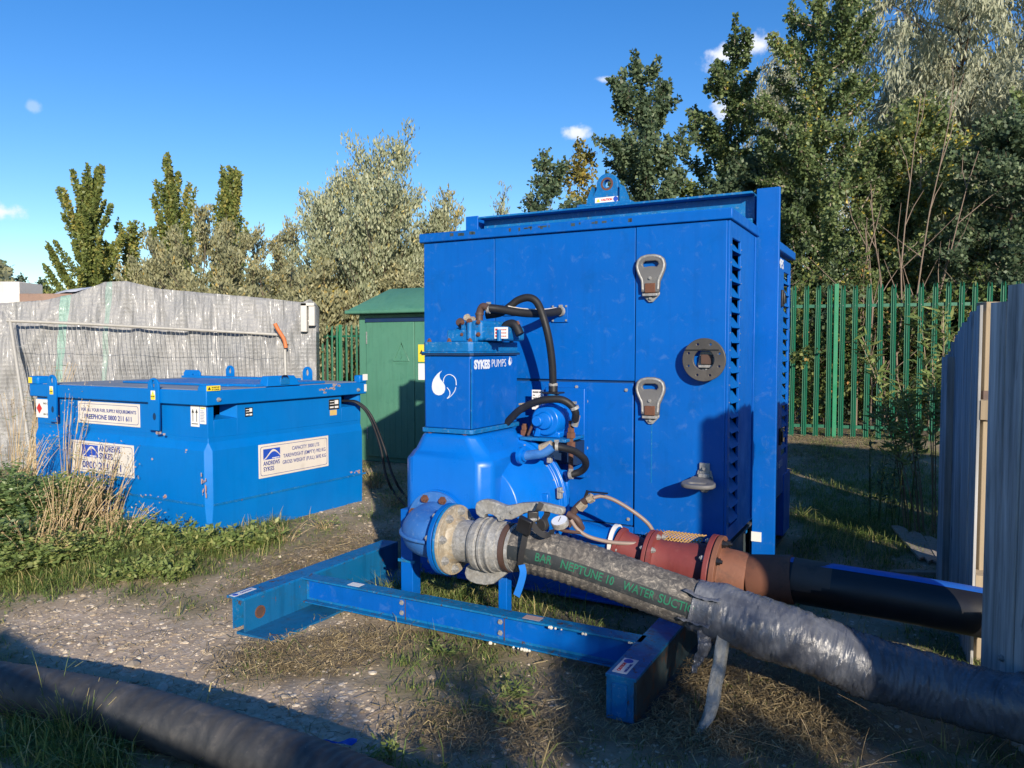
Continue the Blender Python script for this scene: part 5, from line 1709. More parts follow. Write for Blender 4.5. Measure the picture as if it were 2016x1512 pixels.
# chipped paint
random.seed(17)
ch = MB()
def chip(cx, cz, w, h, n, plane):
    for i in range(n):
        x = cx + random.uniform(-w, w); z = cz + random.uniform(-h, h); s_ = random.uniform(.006, .016)
        pts = [(x + math.cos(a_) * s_ * random.uniform(.6, 1.5), z + math.sin(a_) * s_ * random.uniform(.4, .9)) for a_ in np.linspace(0, 6.28, 7, endpoint=False)]
        if plane == 'L': ch.prism(pts, 'xz', -.0015, -.0)
        elif plane == 'S': ch.prism(pts, 'xz', -.0315, -.03)
        elif plane == 'T': ch.prism(pts, 'yz', .0125, .0135)
        else: ch.prism(pts, 'yz', .0, .0012)
chip(-.53, .82, .05, .006, 9, 'S'); chip(-.62, .30, .16, .012, 8, 'L'); chip(-.68, .60, .0, .01, 1, 'L'); chip(-.25, .69, .02, .01, 2, 'L'); chip(-.93, .52, .05, .015, 5, 'L')
chip(1.30, 1.13, .10, .008, 14, 'T'); chip(1.42, 1.155, .05, .012, 10, 'T'); chip(1.26, 1.105, .02, .02, 6, 'T'); chip(1.66, .30, .09, .012, 8, 'R')
for i in range(16):
    z = random.uniform(.35, .53); x = -.0225 + random.uniform(-.012, .012); s_ = random.uniform(.004, .012)
    c_ = Vector((x, -.0225 + (x + .0225) + 0, z))
    ch.box(c_.x - s_ * .5, c_.x + s_ * .5, c_.y - .0015, c_.y + s_ * .2 - .002, z - s_ * 1.6, z + s_ * 1.6)
tag(ch.build('paint_chips', M_pinkchip, ft), kind='stuff')


# printed plates
def plate(parent, x0, x1, z0, z1, side='L', mat=M_cream, border=True, d=0.0):
    if side == 'L': o_ = MB().box(x0, x1, -.004 + d, -.0005 + d, z0, z1)
    else: o_ = MB().box(.0005 + d, .004 + d, x0, x1, z0, z1)
    o_ = o_.build('sign_plate', mat, parent, bevel=.001)
    if border:
        i1, i2 = .018, .0215
        def rr(i): 
            w, h, r_ = (x1 - x0) / 2 - i, (z1 - z0) / 2 - i, .02
            return [(sx * (w - r_) + r_ * math.cos(a_), sy * (h - r_) + r_ * math.sin(a_)) for sx, sy, st in ((1, 1, 0), (-1, 1, 90), (-1, -1, 180), (1, -1, 270)) for a_ in [R(st + t_) for t_ in (0, 30, 60, 90)]]
        me = curve_mesh('border', [rr(i1), rr(i2)], .0008)
        c_ = ((x0 + x1) / 2, -.0045 + d, (z0 + z1) / 2) if side == 'L' else (.0045 + d, (x0 + x1) / 2, (z0 + z1) / 2)
        link('border_line', me, o_, M_ink, c_, FRONT if side == 'L' else SIDE)
    return o_


def logo(parent, x, z, w, h, side, d=0.0):
    """blue panel with a white wave"""
    n = 14
    wave = lambda t_: (z - h * .12 + h * .38 * math.sin((t_ - .30) * 2 * math.pi * .78) * (1 if t_ > .0 else 1))
    up = [(x + w * t_, min(z + h / 2, wave(t_) + h * .06 + h * .12 * (1 - abs(2 * t_ - 1)))) for t_ in np.linspace(0, 1, n)]
    lo = [(x + w * t_, wave(t_) - h * .04) for t_ in np.linspace(0, 1, n)]
    top = up + [(x + w, z + h / 2 + .001), (x, z + h / 2 + .001)]
    bot = [(x, z - h / 2), (x + w, z - h / 2)] + [(max(x, a_[0]), max(a_[1], z - h / 2 + .002)) for a_ in lo[::-1]]
    for P_ in (top, bot):
        me = curve_mesh('logo_panel', [P_], .0008)
        link('logo_panel', me, parent, M_logo, (0, -.0045 + d, 0) if side == 'L' else (.0045 + d, 0, 0), FRONT if side == 'L' else SIDE)


pa = plate(ft, -1.75, -.87, .842, 1.035, 'L', d=.0295)
y_ = .024
text(pa, 'FOR ALL YOUR FUEL SUPPLY REQUIREMENTS', (-1.70, y_, .95), FRONT, .04, M_ink, .0004, fit=.78)
text(pa, 'FREEPHONE 0800 211 611', (-1.655, y_, .885), FRONT, .058, M_ink, .001, fit=.67)
pb = plate(ft, -1.82, -.92, .415, .69, 'L')
logo(pb, -1.655, .605, .235, .105, 'L')
text(pb, 'energyrent', (-1.54, -.0055, .558), FRONT, .022, M_white, .0006, fit=.10)
text(pb, 'ANDREWS', (-1.40, -.005, .615), FRONT, .07, M_ink, .0018, fit=.30)
text(pb, 'SYKES', (-1.40, -.005, .55), FRONT, .07, M_ink, .0018, fit=.19)
text(pb, '0800 211 611', (-1.655, -.005, .455), FRONT, .085, M_ink, .0014, fit=.56)
pc = plate(ft, .497, 1.315, .415, .697, 'R')
logo(pc, .545, .61, .185, .09, 'R')
text(pc, 'energyrent', (.0055, .64, .57), SIDE, .016, M_white, .0004, fit=.08)
text(pc, 'ANDREWS', (.005, .545, .518), SIDE, .05, M_ink, .0009, fit=.18)
text(pc, 'SYKES', (.005, .545, .47), SIDE, .05, M_ink, .0009, fit=.115)
text(pc, 'CAPACITY 3000 LTS', (.005, .865, .615), SIDE, .045, M_ink, .0003, fit=.33)
text(pc, 'TAREWEIGHT (EMPTY) 992 KG', (.005, .765, .56), SIDE, .045, M_ink, .0003, fit=.51)
text(pc, 'GROSS WEIGHT (FULL) 3692 KG', (.005, .755, .505), SIDE, .045, M_ink, .0003, fit=.525)
# hazard diamond plate at the far left
pd = plate(ft, TX0 + .02, TX0 + .28, .86, 1.03, 'L', M_white, False, .0285)
link('hazard_diamond', curve_mesh('d', [[(0, .05), (.045, 0), (0, -.05), (-.045, 0)]], .001), pd, M_inkr, (TX0 + .075, .0235, .945), FRONT)
text(pd, 'GAS OIL', (TX0 + .14, .0235, .985), FRONT, .024, M_inkb, .0003, fit=.10)
text(pd, 'UN 1202', (TX0 + .14, .0235, .885), FRONT, .024, M_inkb, .0003, fit=.10)
# this way up and small print
pe_ = plate(ft, -.225, -.125, .885, 1.05, 'L', M_white, False, .0295)
for dx in (-.2, -.155):
    link('up_arrow', curve_mesh('ar', [[(-.003, 0), (.003, 0), (.003, .07), (.014, .07), (0, .10), (-.014, .07), (-.003, .07)]], .001), pe_, M_inkb, (dx + .003, .0243, .925), FRONT)
MB().box(-.212, -.138, .0235, .0245, .905, .911).build('arrow_base', M_inkb, pe_)
pf = plate(ft, -.118, -.045, .91, 1.05, 'L', M_white, False, .0295)
text(pf, 'WARNING', (-.105, .0245, 1.03), FRONT, .012, M_yellow, .0006, fit=.05)
for k in range(8):
    MB().box(-.108, -.108 + .055 * (.7 + .3 * ((k * 7) % 5) / 5), .0240, .0245, 1.012 - k * .012, 1.015 - k * .012).build('print_line', M_ink, pf)
# black rating plates
for (y0_, y1_, z0_, z1_) in ((.39, .47, .94, 1.015), (1.36, 1.50, .93, 1.025)):
    o_ = MB().box(-.0285, -.0265, y0_, y1_, z0_, z1_).build('rating_plate', M_blk, ft, bevel=.001)
    w_, h_ = y1_ - y0_, z1_ - z0_
    for (a_, b_, c_, d_) in ((.1, .5, .75, .82), (.55, .9, .5, .9), (.1, .45, .15, .3), (.55, .9, .12, .32), (.1, .5, .5, .56)):
        MB().box(-.0264, -.0258, y0_ + w_ * a_, y0_ + w_ * b_, z0_ + h_ * c_, z0_ + h_ * d_).build('plate_field', M_white, o_)
MB().box(-.0285, -.027, 1.375, 1.465, .875, .925).build('buff_label', paint('buff label', (.62, .45, .16), (.6, .42, .15), rough=.6), ft)

# fuel lines
for k, off in enumerate((0, .03)):
    fl_t = thing('fuel_hose', ['black rubber fuel hose curving nearest the tank corner to the ground', 'black rubber fuel hose trailing furthest from the tank to the ground'][k], 'hose', (0, 0, 0), group='fuel hoses from the tank')
    P = [T.wor(-.10, 1.62 + off, .995), T.wor(.04, 1.66 + off, .98), T.wor(.13 + off, 1.74, .85), T.wor(.20 + off * 1.5, 1.82, .55), T.wor(.26 + off * 3, 1.84, .25), T.wor(.45 + off * 4, 1.80, .06), B.wor(.05, .5 + off * 3, .03), B.wor(.12, .1 + off * 3, .12), B.wor(.16, .06 + off, .42)]
    MB().tube(spline(P, 10), .0125, 10).build('hose_tube', M_black, fl_t, smooth=60)

# =========================================================================== GREEN KIOSK
ki = thing('electrical_kiosk', 'green weathered electrical kiosk with hipped roof behind the fuel tank', 'electrical cabinet', K.o, K.rz)
KW, KD = 1.62, 1.0
MB().box(-.13, KW, .03, KD, 0, 1.95).build('carcass', M_kiosk, ki, bevel=.01)
for k in range(2):
    x0_ = 0.0 + k * .76
    d_ = MB().box(x0_ + .004, x0_ + .755, .008, .03, .07, 1.84).build('door', M_kiosk, ki, bevel=.004)
    if k == 0:
        tri = MB()
        tri.tube([Vector((x0_ + .56 + a_, .006, 1.34 + b_)) for a_, b_ in ((-.12, 0), (.12, 0), (0, .23), (-.12, 0))], .009, 6)
        tri.build('raised_triangle', M_kiosk, d_)
        bolt_ = [(0, .15), (-.025, .07), (.005, .075), (-.012, .01), (.03, .095), (.002, .09), (.016, .15)]
        link('raised_flash', curve_mesh('fl', [bolt_], .006), d_, M_kiosk, (x0_ + .56, .006, 1.345), FRONT)
        text(d_, 'DANGER', (x0_ + .46, .006, 1.29), FRONT, .045, M_kiosk, .001, fit=.2)
        MB().box(.008, .02, -.002, .01, 1.56, 1.72).build('hinge', M_galv, d_)
        MB().box(.008, .02, -.002, .01, .3, .46).build('hinge', M_galv, d_)
        for j in range(7):
            MB().box(.10 + j * .09, .104 + j * .09, .005, .009, .1, 1.2).build('fluting', M_kiosk, d_)
    else:
        w1 = MB().box(x0_ + .06, x0_ + .16, .002, .008, 1.33, 1.55).build('warning_sign', M_yellow, d_)
        link('hazard_mark', curve_mesh('m', [[(-.03, 0), (.03, 0), (0, .055)]], .001), w1, M_inkb, (x0_ + .11, .001, 1.43), FRONT)
        MB().box(x0_ + .06, x0_ + .16, .002, .008, 1.10, 1.31).build('warning_sign', M_white, d_)
MB().box(-.01, 1.53, .004, .029, 1.845, 1.90).build('door_gap', M_dkblue, ki)
rf = MB()
ev = [(-.24, -.14), (KW + .1, -.14), (KW + .1, KD + .14), (-.24, KD + .14)]
tp = [(.16, .32), (KW - .25, .32), (KW - .25, KD - .3), (.16, KD - .3)]
rf.hexa([(x, y, 1.95) for x, y in ev], [(x, y, 2.0) for x, y in ev])
rf.hexa([(x * .97 + .01, y * .94 + .02, 2.0) for x, y in ev], [(x, y, 2.30) for x, y in tp])
rf.build('roof', M_kiosk, ki, bevel=.015, seg=3)

# =========================================================================== WRAPPED STACK AND MESH PANEL
ws = thing('wrapped_stack', 'long stack shrouded in clear bubble wrap behind the mesh fence', 'wrapped pallet', (0, 0, 0))
WL, WR = Vector((-7.4, 9.15)), Vector((-2.63, 10.2))


def wrap_pt(u, v):
    """u 0..1 along the front, v 0..1 up"""
    base = WL.lerp(WR, u)
    prof_px = np.interp(u, [0, .2, .32, .40, .47, .52, .60, .72, .86, .965, .985, 1.0], [2.02, 2.05, 2.10, 2.19, 2.345, 2.36, 2.27, 2.22, 2.17, 2.115, 2.16, 2.10])
    d = Vector((WR.y - WL.y, -(WR.x - WL.x))).normalized()
    n1_ = noise.noise(Vector((u * 9, v * 2.2, 1))) * .09 + noise.noise(Vector((u * 26 + v * 6, v * 5, 4))) * .035
    fold = 0
    for (u0, w_, a_, sl) in ((.44, .012, .06, -.10), (.63, .010, .05, .02), (.78, .012, .05, .05), (.53, .008, .04, .01), (.88, .01, .04, -.04), (.35, .014, .07, -.12), (.955, .012, .05, .02)):
        x = (u - u0 - sl * (v - .5)) / w_
        fold += 0 * a_ * math.exp(-x * x * .12) * (.6 + .4 * noise.noise(Vector((v * 6, u0 * 9, 0))))
    fold = .030 * noise.noise(Vector((u * 60 + v * 2.5, v * 2.2, 8))) + .018 * noise.noise(Vector((u * 130, v * 4 + u * 20, 3))) + .05 * noise.noise(Vector((u * 22 - v * 5, v * 3, 12)))
    bulge = .10 * math.sin(math.pi * min(1, v)) + .05 * (1 - v)
    off = n1_ + fold + bulge
    z = -.05 + v * (prof_px + .05)
    p = base - d * -off if False else Vector((base.x + d.x * off, base.y + d.y * off))
    return Vector((p.x, p.y, z))


mb = MB(); nu, nv = 420, 60
vs = [wrap_pt(i / nu, j / nv) for j in range(nv + 1) for i in range(nu + 1)]
fs = [(j * (nu + 1) + i, j * (nu + 1) + i + 1, (j + 1) * (nu + 1) + i + 1, (j + 1) * (nu + 1) + i) for j in range(nv) for i in range(nu)]
k0 = len(vs)
bk = Vector((-.215, .976)) * 1.3
vs += [Vector((p.x + bk.x, p.y + bk.y, p.z - .02)) for p in vs[nv * (nu + 1):(nv + 1) * (nu + 1)]]
fs += [(nv * (nu + 1) + i, nv * (nu + 1) + i + 1, k0 + i + 1, k0 + i) for i in range(nu)]
k1 = len(vs)
for j in range(nv + 1):
    q = vs[j * (nu + 1) + nu]
    vs.append(Vector((q.x + bk.x, q.y + bk.y, q.z)))
fs += [(j * (nu + 1) + nu, k1 + j, k1 + j + 1, (j + 1) * (nu + 1) + nu) for j in range(nv)]
mb.add(vs, fs)
m, nt, N, L, b = nodes('bubble wrap')
o = N.new('ShaderNodeTexCoord').outputs['Object']
n1 = noise_node(nt, o, 1.6, 5, .6)
r1 = ramp(nt, n1.outputs['Fac'], [(.3, (.20, .205, .21, 1)), (.6, (.27, .268, .265, 1)), (.8, (.34, .325, .31, 1))])
sxz = N.new('ShaderNodeSeparateXYZ'); L.new(o, sxz.inputs[0])


def band(x, w, s):
    a_ = N.new('ShaderNodeMath'); a_.operation = 'SUBTRACT'; L.new(sxz.outputs[0], a_.inputs[0]); a_.inputs[1].default_value = x
    b_ = N.new('ShaderNodeMath'); b_.operation = 'ABSOLUTE'; L.new(a_.outputs[0], b_.inputs[0])
    c_ = N.new('ShaderNodeMath'); c_.operation = 'LESS_THAN'; L.new(b_.outputs[0], c_.inputs[0]); c_.inputs[1].default_value = w
    d_ = N.new('ShaderNodeMath'); d_.operation = 'MULTIPLY'; L.new(c_.outputs[0], d_.inputs[0]); d_.inputs[1].default_value = s
    return d_.outputs[0]


c = mixc(nt, band(-5.6, .05, .55), r1.outputs['Color'], (.18, .38, .30))
c = mixc(nt, band(-5.12, .03, .35), c, (.18, .38, .30))
ns2 = noise_node(nt, o, 24, 8, .7, 1.2)
rs2 = ramp(nt, ns2.outputs['Fac'], [(.60, g4(0)), (.78, g4(.35))])
c = mixc(nt, rs2.outputs['Color'], c, (.50, .49, .47))
L.new(c, b.inputs['Base Color']); b.inputs['Roughness'].default_value = .36
b.inputs['Specular IOR Level'].default_value = .35; b.inputs['Coat Weight'].default_value = .1; b.inputs['Coat Roughness'].default_value = .12
vo = N.new('ShaderNodeTexVoronoi'); vo.inputs['Scale'].default_value = 19; vo.inputs['Randomness'].default_value = .12
L.new(stretch(nt, o, (1, 1, 1)), vo.inputs['Vector'])
bb = bump(nt, vo.outputs['Distance'], b, .45, .022)
bb = bump(nt, noise_node(nt, o, 9, 8, .7, 1.8).outputs['Fac'], b, .45, .02, bb)
bump(nt, noise_node(nt, stretch(nt, o, (3.2, 3.2, 1.1)), 1.0, 6, .6, 2.2).outputs['Fac'], b, .5, .08, bb)
mb.build('bubble_wrap', m, ws, smooth=80)
# frame end poking out at the right end of the wrap
pfx = WR + Vector((-.1, -.02))
MB().box(pfx.x - .06, pfx.x + .02, pfx.y - .16, pfx.y - .08, 1.72, 2.10).box(pfx.x + .04, pfx.x + .12, pfx.y - .14, pfx.y - .06, 1.80, 2.08).box(pfx.x - .06, pfx.x + .12, pfx.y - .16, pfx.y - .06, 2.06, 2.10).build('frame_end', M_grey, ws, bevel=.006)

bx = thing('storage_crate', 'pale grey box standing on the wrapped stack at far left', 'box', (-6.66, 10.1, 2.03))
MB().box(-.3, .25, -.2, .3, 0, .34).build('crate_body', M_grey, bx, bevel=.01)
MB().box(-.31, -.0, -.207, -.2, .30, .345).build('crate_rim', M_orange, bx)
px_ = thing('brown_panel', 'flat brown board resting on the wrapped stack beside pale box', 'board', (-6.0, 10.0, 2.08))
MB().box(-.38, .3, -.15, .5, 0, .13).build('board', paint('brown board', (.20, .13, .10), (.26, .17, .13), rough=.7), px_, bevel=.005)
sh = thing('white_sheet', 'crumpled white sheet lying on the brown board behind bubble wrap', 'plastic sheet', (-5.75, 10.3, 2.1))
mb = MB(); vs = []; fs = []
for j in range(9):
    for i in range(25):
        u, v = i / 24, j / 8
        vs.append((-.6 + 1.5 * u, -.1 + .5 * v, .24 * math.sin(math.pi * min(1, u * 1.1 + .02)) ** .6 * (1 - (v - .5) ** 2) + .03 * noise.noise(Vector((u * 8, v * 5, 2)))))
for j in range(8):
    for i in range(24): fs.append((j * 25 + i, j * 25 + i + 1, (j + 1) * 25 + i + 1, (j + 1) * 25 + i))
mb.add(vs, fs); mb.build('sheet', paint('white polythene', (.5, .52, .55), (.56, .57, .6), rough=.3), sh, smooth=80)

# mesh panel leaning against the wrap
mp = thing('mesh_fence_panel', 'galvanised temporary mesh fence panel leaning against the bubble wrap', 'fence panel', (0, 0, 0))
BL = at(66, 930, 8.75); BL.z = .02
TL_ = at(20, 632, 9.15); TR_ = at(560, 658, 9.95); BR_ = at(568, 930, 9.6); BR_.z = .02
tube_pts = [BL, BL.lerp(TL_, .93), TL_ + Vector((.0, 0, -.01)), TL_ + Vector((.05, .01, .0)), TL_.lerp(TR_, .3) + Vector((0, 0, .008)), TL_.lerp(TR_, .7), TR_ + Vector((-.18, 0, .0)), TR_ + Vector((-.04, 0, -.02)), TR_ + Vector((.03, 0, -.13)), TR_.lerp(BR_, .12), BR_]
MB().tube(spline(tube_pts, 6), .020, 12).build('frame_tube', paint('galvanised tube', (.30, .29, .27), (.38, .37, .34), rough=.5, grime=.3, grime_col=(.2, .18, .15)), mp, smooth=60)
mw = MB()
for k in range(1, 62):
    f = k / 62
    a_ = BL.lerp(BR_, f); b_ = TL_.lerp(TR_, f) + Vector((0, 0, -.02))
    mw.tube([a_, b_], .0022, 4, caps=False)
for f in (.32, .58, .83):
    mw.tube([BL.lerp(TL_, f), BR_.lerp(TR_, f)], .0026, 4, caps=False)
tag(mw.build('wire_mesh', M_meshwire, mp, smooth=0), kind='stuff')
mp2 = thing('orange_tube', 'rusty orange bent tube leaning on the mesh fence corner', 'tube', (0, 0, 0))
MB().tube(spline([at(541, 637, 9.85), at(548, 650, 9.86), at(559, 668, 9.87), at(563, 685, 9.87)], 5), .026, 10).build('tube', M_orange, mp2, smooth=60)

# =========================================================================== PALISADE FENCES
def pale_mesh(h):
    w = .034
    sec = [(-w, .004), (-w + .010, .0), (-.012, .018), (-.006, .006), (.006, .006), (.012, .018), (w - .010, .0), (w, .004)]
    mb = MB(); vs = []; n = len(sec)
    for z in (0, h - .11, h):
        for i, (x, y) in enumerate(sec):
            t = 1.0
            zz = z
            if z == h:
                zz = h - (.06 if i in (3, 4) else 0) - (.03 if i in (0, 7) else 0)
                x = x * .86
            vs.append((x, -y, zz))
    for z in (0, h - .11, h):
        for i, (x, y) in enumerate(sec):
            zz = z
            if z == h:
                zz = h - (.06 if i in (3, 4) else 0) - (.03 if i in (0, 7) else 0)
                x = x * .86
            vs.append((x, -y + .003, zz))
    fs = []
    m3 = 3 * n
    for j in range(2):
        for i in range(n - 1):
            fs.append((j * n + i, j * n + i + 1, (j + 1) * n + i + 1, (j + 1) * n + i))
            fs.append((m3 + j * n + i + 1, m3 + j * n + i, m3 + (j + 1) * n + i, m3 + (j + 1) * n + i + 1))
    mb.add(vs, fs)
    return mb.mesh('pale', M_pal, 25)


def palisade(label, p0, p1, z_top, z_r1, z_r0, posts, sp_=.166):
    p0, p1 = Vector(p0), Vector(p1)
    d = (p1 - p0); Ln = d.length; d.normalize(); ang = math.atan2(d.y, d.x)
    t = thing('palisade_fence', label, 'fence', (p0.x, p0.y, 0), ang)
    h = z_top - .12
    PM = pale_mesh(h)
    n = int(Ln / sp_)
    for i in range(n):
        x = (i + .5) * sp_
        if any(abs(x - q) < .07 for q in posts): continue
        o_ = link('pale', PM, t, None, (x + random.uniform(-.004, .004), -.01, .12 + random.uniform(-.008, .008)), (0, random.uniform(-.006, .006), 0))
    for z in (z_r1, z_r0):
        MB().box(0, Ln, .012, .016, z - .045, z).box(0, Ln, .016, .055, z - .004, z).build('rail', M_pal, t)
    rb_ = MB()
    for i in range(n):
        rb_.ball(((i + .5) * sp_, -.014, z_r1 - .022), .008, 6, 4)
    tag(rb_.build('rail_bolts', M_galv, t), kind='stuff')
    for q in posts:
        MB().box(q - .028, q + .028, -.02, .06, 0, z_top + .02).build('post', M_palpost, t, bevel=.004)


random.seed(5)
R0 = (4.0, 11.05, 0); R1 = (8.1, 9.75, 0)
d_ = Vector((4.1, -1.3)).normalized()
# post seen at px 1641
palisade('green steel palisade fence right of the pump with dark trees behind', R0, R1, 2.40, 2.13, .40, [.66, 3.42])
palisade('green steel palisade fence seen between wrapped stack and kiosk', (-5.9, 19.7, 0), (-2.2, 17.3, 0), 2.06, 1.82, .3, [2.0])

# =========================================================================== TIMBER HOARDING
def hoarding(name, label, p0, p1, tops, w=.095, group=None, seed=1, rails=True, z0=-.02):
    p0, p1 = Vector((p0[0], p0[1], 0)), Vector((p1[0], p1[1], 0))
    d = p1 - p0; Ln = d.length; d.normalize(); ang = math.atan2(d.y, d.x)
    t = thing(name, label, 'hoarding', p0, ang, group)
    rg = random.Random(seed)
    n = int(Ln / w)
    base = {}
    for i in range(n):
        x = (i + .5) * Ln / n
        h = np.interp(x / Ln, [a_ for a_, _ in tops], [b_ for _, b_ in tops]) + rg.uniform(-.007, .007)
        key = round(h * 50)
        if key not in base:
            ww = Ln / n
            mb = MB().prism([(-ww / 2 + .001, 0), (ww / 2 - .002, 0), (ww / 2 - .003, -.011), (ww / 2 - .008, -.0145), (-ww / 2 + .004, -.015), (-ww / 2 + .001, -.012)], 'xy', 0, key / 50 - z0)
            base[key] = mb.mesh('board', M_board, 25)
        o_ = link('board', base[key], t, None, (x, rg.uniform(-.006, .006), z0), (0, rg.uniform(-.006, .006), rg.uniform(-.06, .06)), (rg.uniform(1.02, 1.06), 1, 1))
    if rails:
        hm = min(b_ for _, b_ in tops)
        for z in (.35, hm - .25):
            MB().box(0, Ln, .006, .055, z, z + .09).build('rail', M_newwood, t)
    return t


hoarding('timber_hoarding', 'grey weathered board hoarding beyond the gap, lower towards its far end', (2.95, 5.15), (2.165, 3.5), [(0, 1.42), (.25, 1.50), (.55, 1.62), (1, 1.70)], seed=2)
hoarding('timber_hoarding', 'nearest grey weathered board hoarding at the right edge of the view', (1.905, 3.0), (1.93, .77), [(0, 1.66), (.085, 1.76), (1, 2.26)], seed=3)
hoarding('timber_hoarding', 'unseen board hoarding added behind the viewer to shade the foreground', (-1.43, -.70), (.35, -2.05), [(0, 1.66), (1, 1.66)], seed=4, w=.15)  # out of view, added to throw the foreground shadow edge
BEHIND = [(1.25, -5.0, 2.95), (2.1, -5.3, 3.15), (2.9, -5.2, 3.35), (3.7, -5.6, 3.5)]  # spots for the unseen shrubs added as shadow casters
hoarding('timber_hoarding', 'unseen board hoarding added beyond the right edge to shade the yard', (4.15, 5.7), (7.6, 3.6), [(0, 2.1), (1, 2.1)], seed=7, w=.15)  # off-frame occluder, added to keep the ground by the palisade in shade
hoarding('timber_hoarding', 'low hidden board hoarding added behind the far end to block sunlight', (4.1, 5.62), (3.02, 5.27), [(0, 1.4), (1, 1.38)], seed=8, w=.15)  # hidden from the camera, added to close a sunlit gap
gpst = thing('timber_post', 'pale new timber post standing in the hoarding gap', 'post', (2.27, 3.62, 0))
MB().box(-.035, .035, -.04, .04, 0, 1.72).build('post', M_newwood, gpst, bevel=.003)
MB().box(-.05, .05, -.06, -.04, 1.16, 1.30).build('nail_plate', M_darkrust, gpst)
bolt(GBOLT, thing('carriage_bolt', 'zinc bolt head on the nearest grey hoarding', 'bolt', (1.885, 2.86, .31)), (0, 0, 0), (-1, 0, 0), .7, 'bolt')
MB().box(-.03, .03, -.03, .03, 0, 1.45).build('offcut', M_board, thing('board_offcut', 'loose board offcut wedged upright on the far hoarding top', 'board', (2.60, 4.5, 0)))

# broken planks by the hoarding foot
pl_ = [((1768, 1040), (1822, 1105), .10, 'longest split grey plank lying against the hoarding foot'), ((1800, 1052), (1838, 1112), .085, 'short split grey plank in the middle of the broken pile'), ((1832, 1062), (1862, 1120), .09, 'dark grey broken plank nearest the hoarding'), ((1762, 1128), (1860, 1135), .06, 'thin broken batten lying across the front of the planks')]
for k, (a_, b_, w, lb) in enumerate(pl_):
    P0, P1 = gnd(*a_, .05), gnd(*b_, .03)
    d = P1 - P0; L_ = d.length
    t = thing('broken_plank', lb, 'plank', P0, math.atan2(d.y, d.x), 'broken planks by the hoarding')
    mb = MB().prism([(0, -w / 2), (L_ * .4, -w / 2), (L_, -w / 2 + .01), (L_ - .05, 0), (L_ + .02, w / 2 - .01), (L_ * .5, w / 2), (.04, w / 2), (-.03, w * .1)], 'xy', .0, .018)
    o_ = mb.build('plank', M_oldplank, t, bevel=.002); o_.rotation_euler = (random.uniform(-.25, .25), .02, 0)

# =========================================================================== FOREGROUND HOSE AND LITTER
bh = thing('layflat_hose', 'black dusty rubber hose lying across the bottom left foreground', 'hose', (0, 0, 0))
hpts = [at(-160, 1318, 3.2), at(0, 1352, 3.02), at(200, 1388, 2.80), at(400, 1444, 2.58), at(600, 1512, 2.36), at(760, 1575, 2.18), at(980, 1680, 1.95)]
hpts = [Vector((p.x, p.y, .098)) for p in [gnd(-170, 1325, .1), gnd(0, 1352, .1), gnd(200, 1388, .1), gnd(400, 1444, .1), gnd(600, 1512, .1), gnd(760, 1580, .1), gnd(960, 1680, .1)]]
HB = spline(hpts, 40)
m, nt, N, L, b = nodes('dusty black hose')
o = N.new('ShaderNodeTexCoord').outputs['Object']
n1 = noise_node(nt, o, 7, 8, .68, .5)
r1 = ramp(nt, n1.outputs['Fac'], [(.35, (.022, .023, .026, 1)), (.55, (.045, .045, .046, 1)), (.75, (.11, .10, .09, 1))])
n2 = noise_node(nt, stretch(nt, o, (3, 3, 1)), 34, 5, .7, .3)
r2 = ramp(nt, n2.outputs['Fac'], [(.66, g4(0)), (.74, g4(.6))])
c = mixc(nt, r2.outputs['Color'], r1.outputs['Color'], (.26, .24, .21))
L.new(c, b.inputs['Base Color']); b.inputs['Roughness'].default_value = .58
bump(nt, n1.outputs['Fac'], b, .35, .006)
MB().tube(HB, lambda s, i: (lambda w: .099 + .0016 * math.sin(i * 1.35 + w) + .002 * noise.noise(Vector((s * 30, math.cos(w) * 1.5, math.sin(w) * 1.5)))), 48).build('hose_wall', m, bh, smooth=60)

rag = thing('blue_rag', 'torn scrap of blue plastic on the bare earth', 'litter', gnd(650, 1470, .012))
mb = MB(); vs = []; fs = []
for i in range(13):
    q = i / 12; w = .016 * (math.sin(q * 9) * .4 + .7) * (1 if q > .5 else .5)
    for k in (-1, 0, 1): vs.append((-.10 + .2 * q, k * w + .012 * math.sin(q * 7), .012 + .014 * abs(math.sin(q * 8 + k))))
for i in range(12):
    for k in range(2): fs.append((i * 3 + k, i * 3 + k + 1, i * 3 + k + 4, i * 3 + k + 3))
mb.add(vs, fs); mb.build('scrap', paint('blue litter', (.0, .06, .45), (.0, .08, .5), rough=.4), rag, smooth=60)

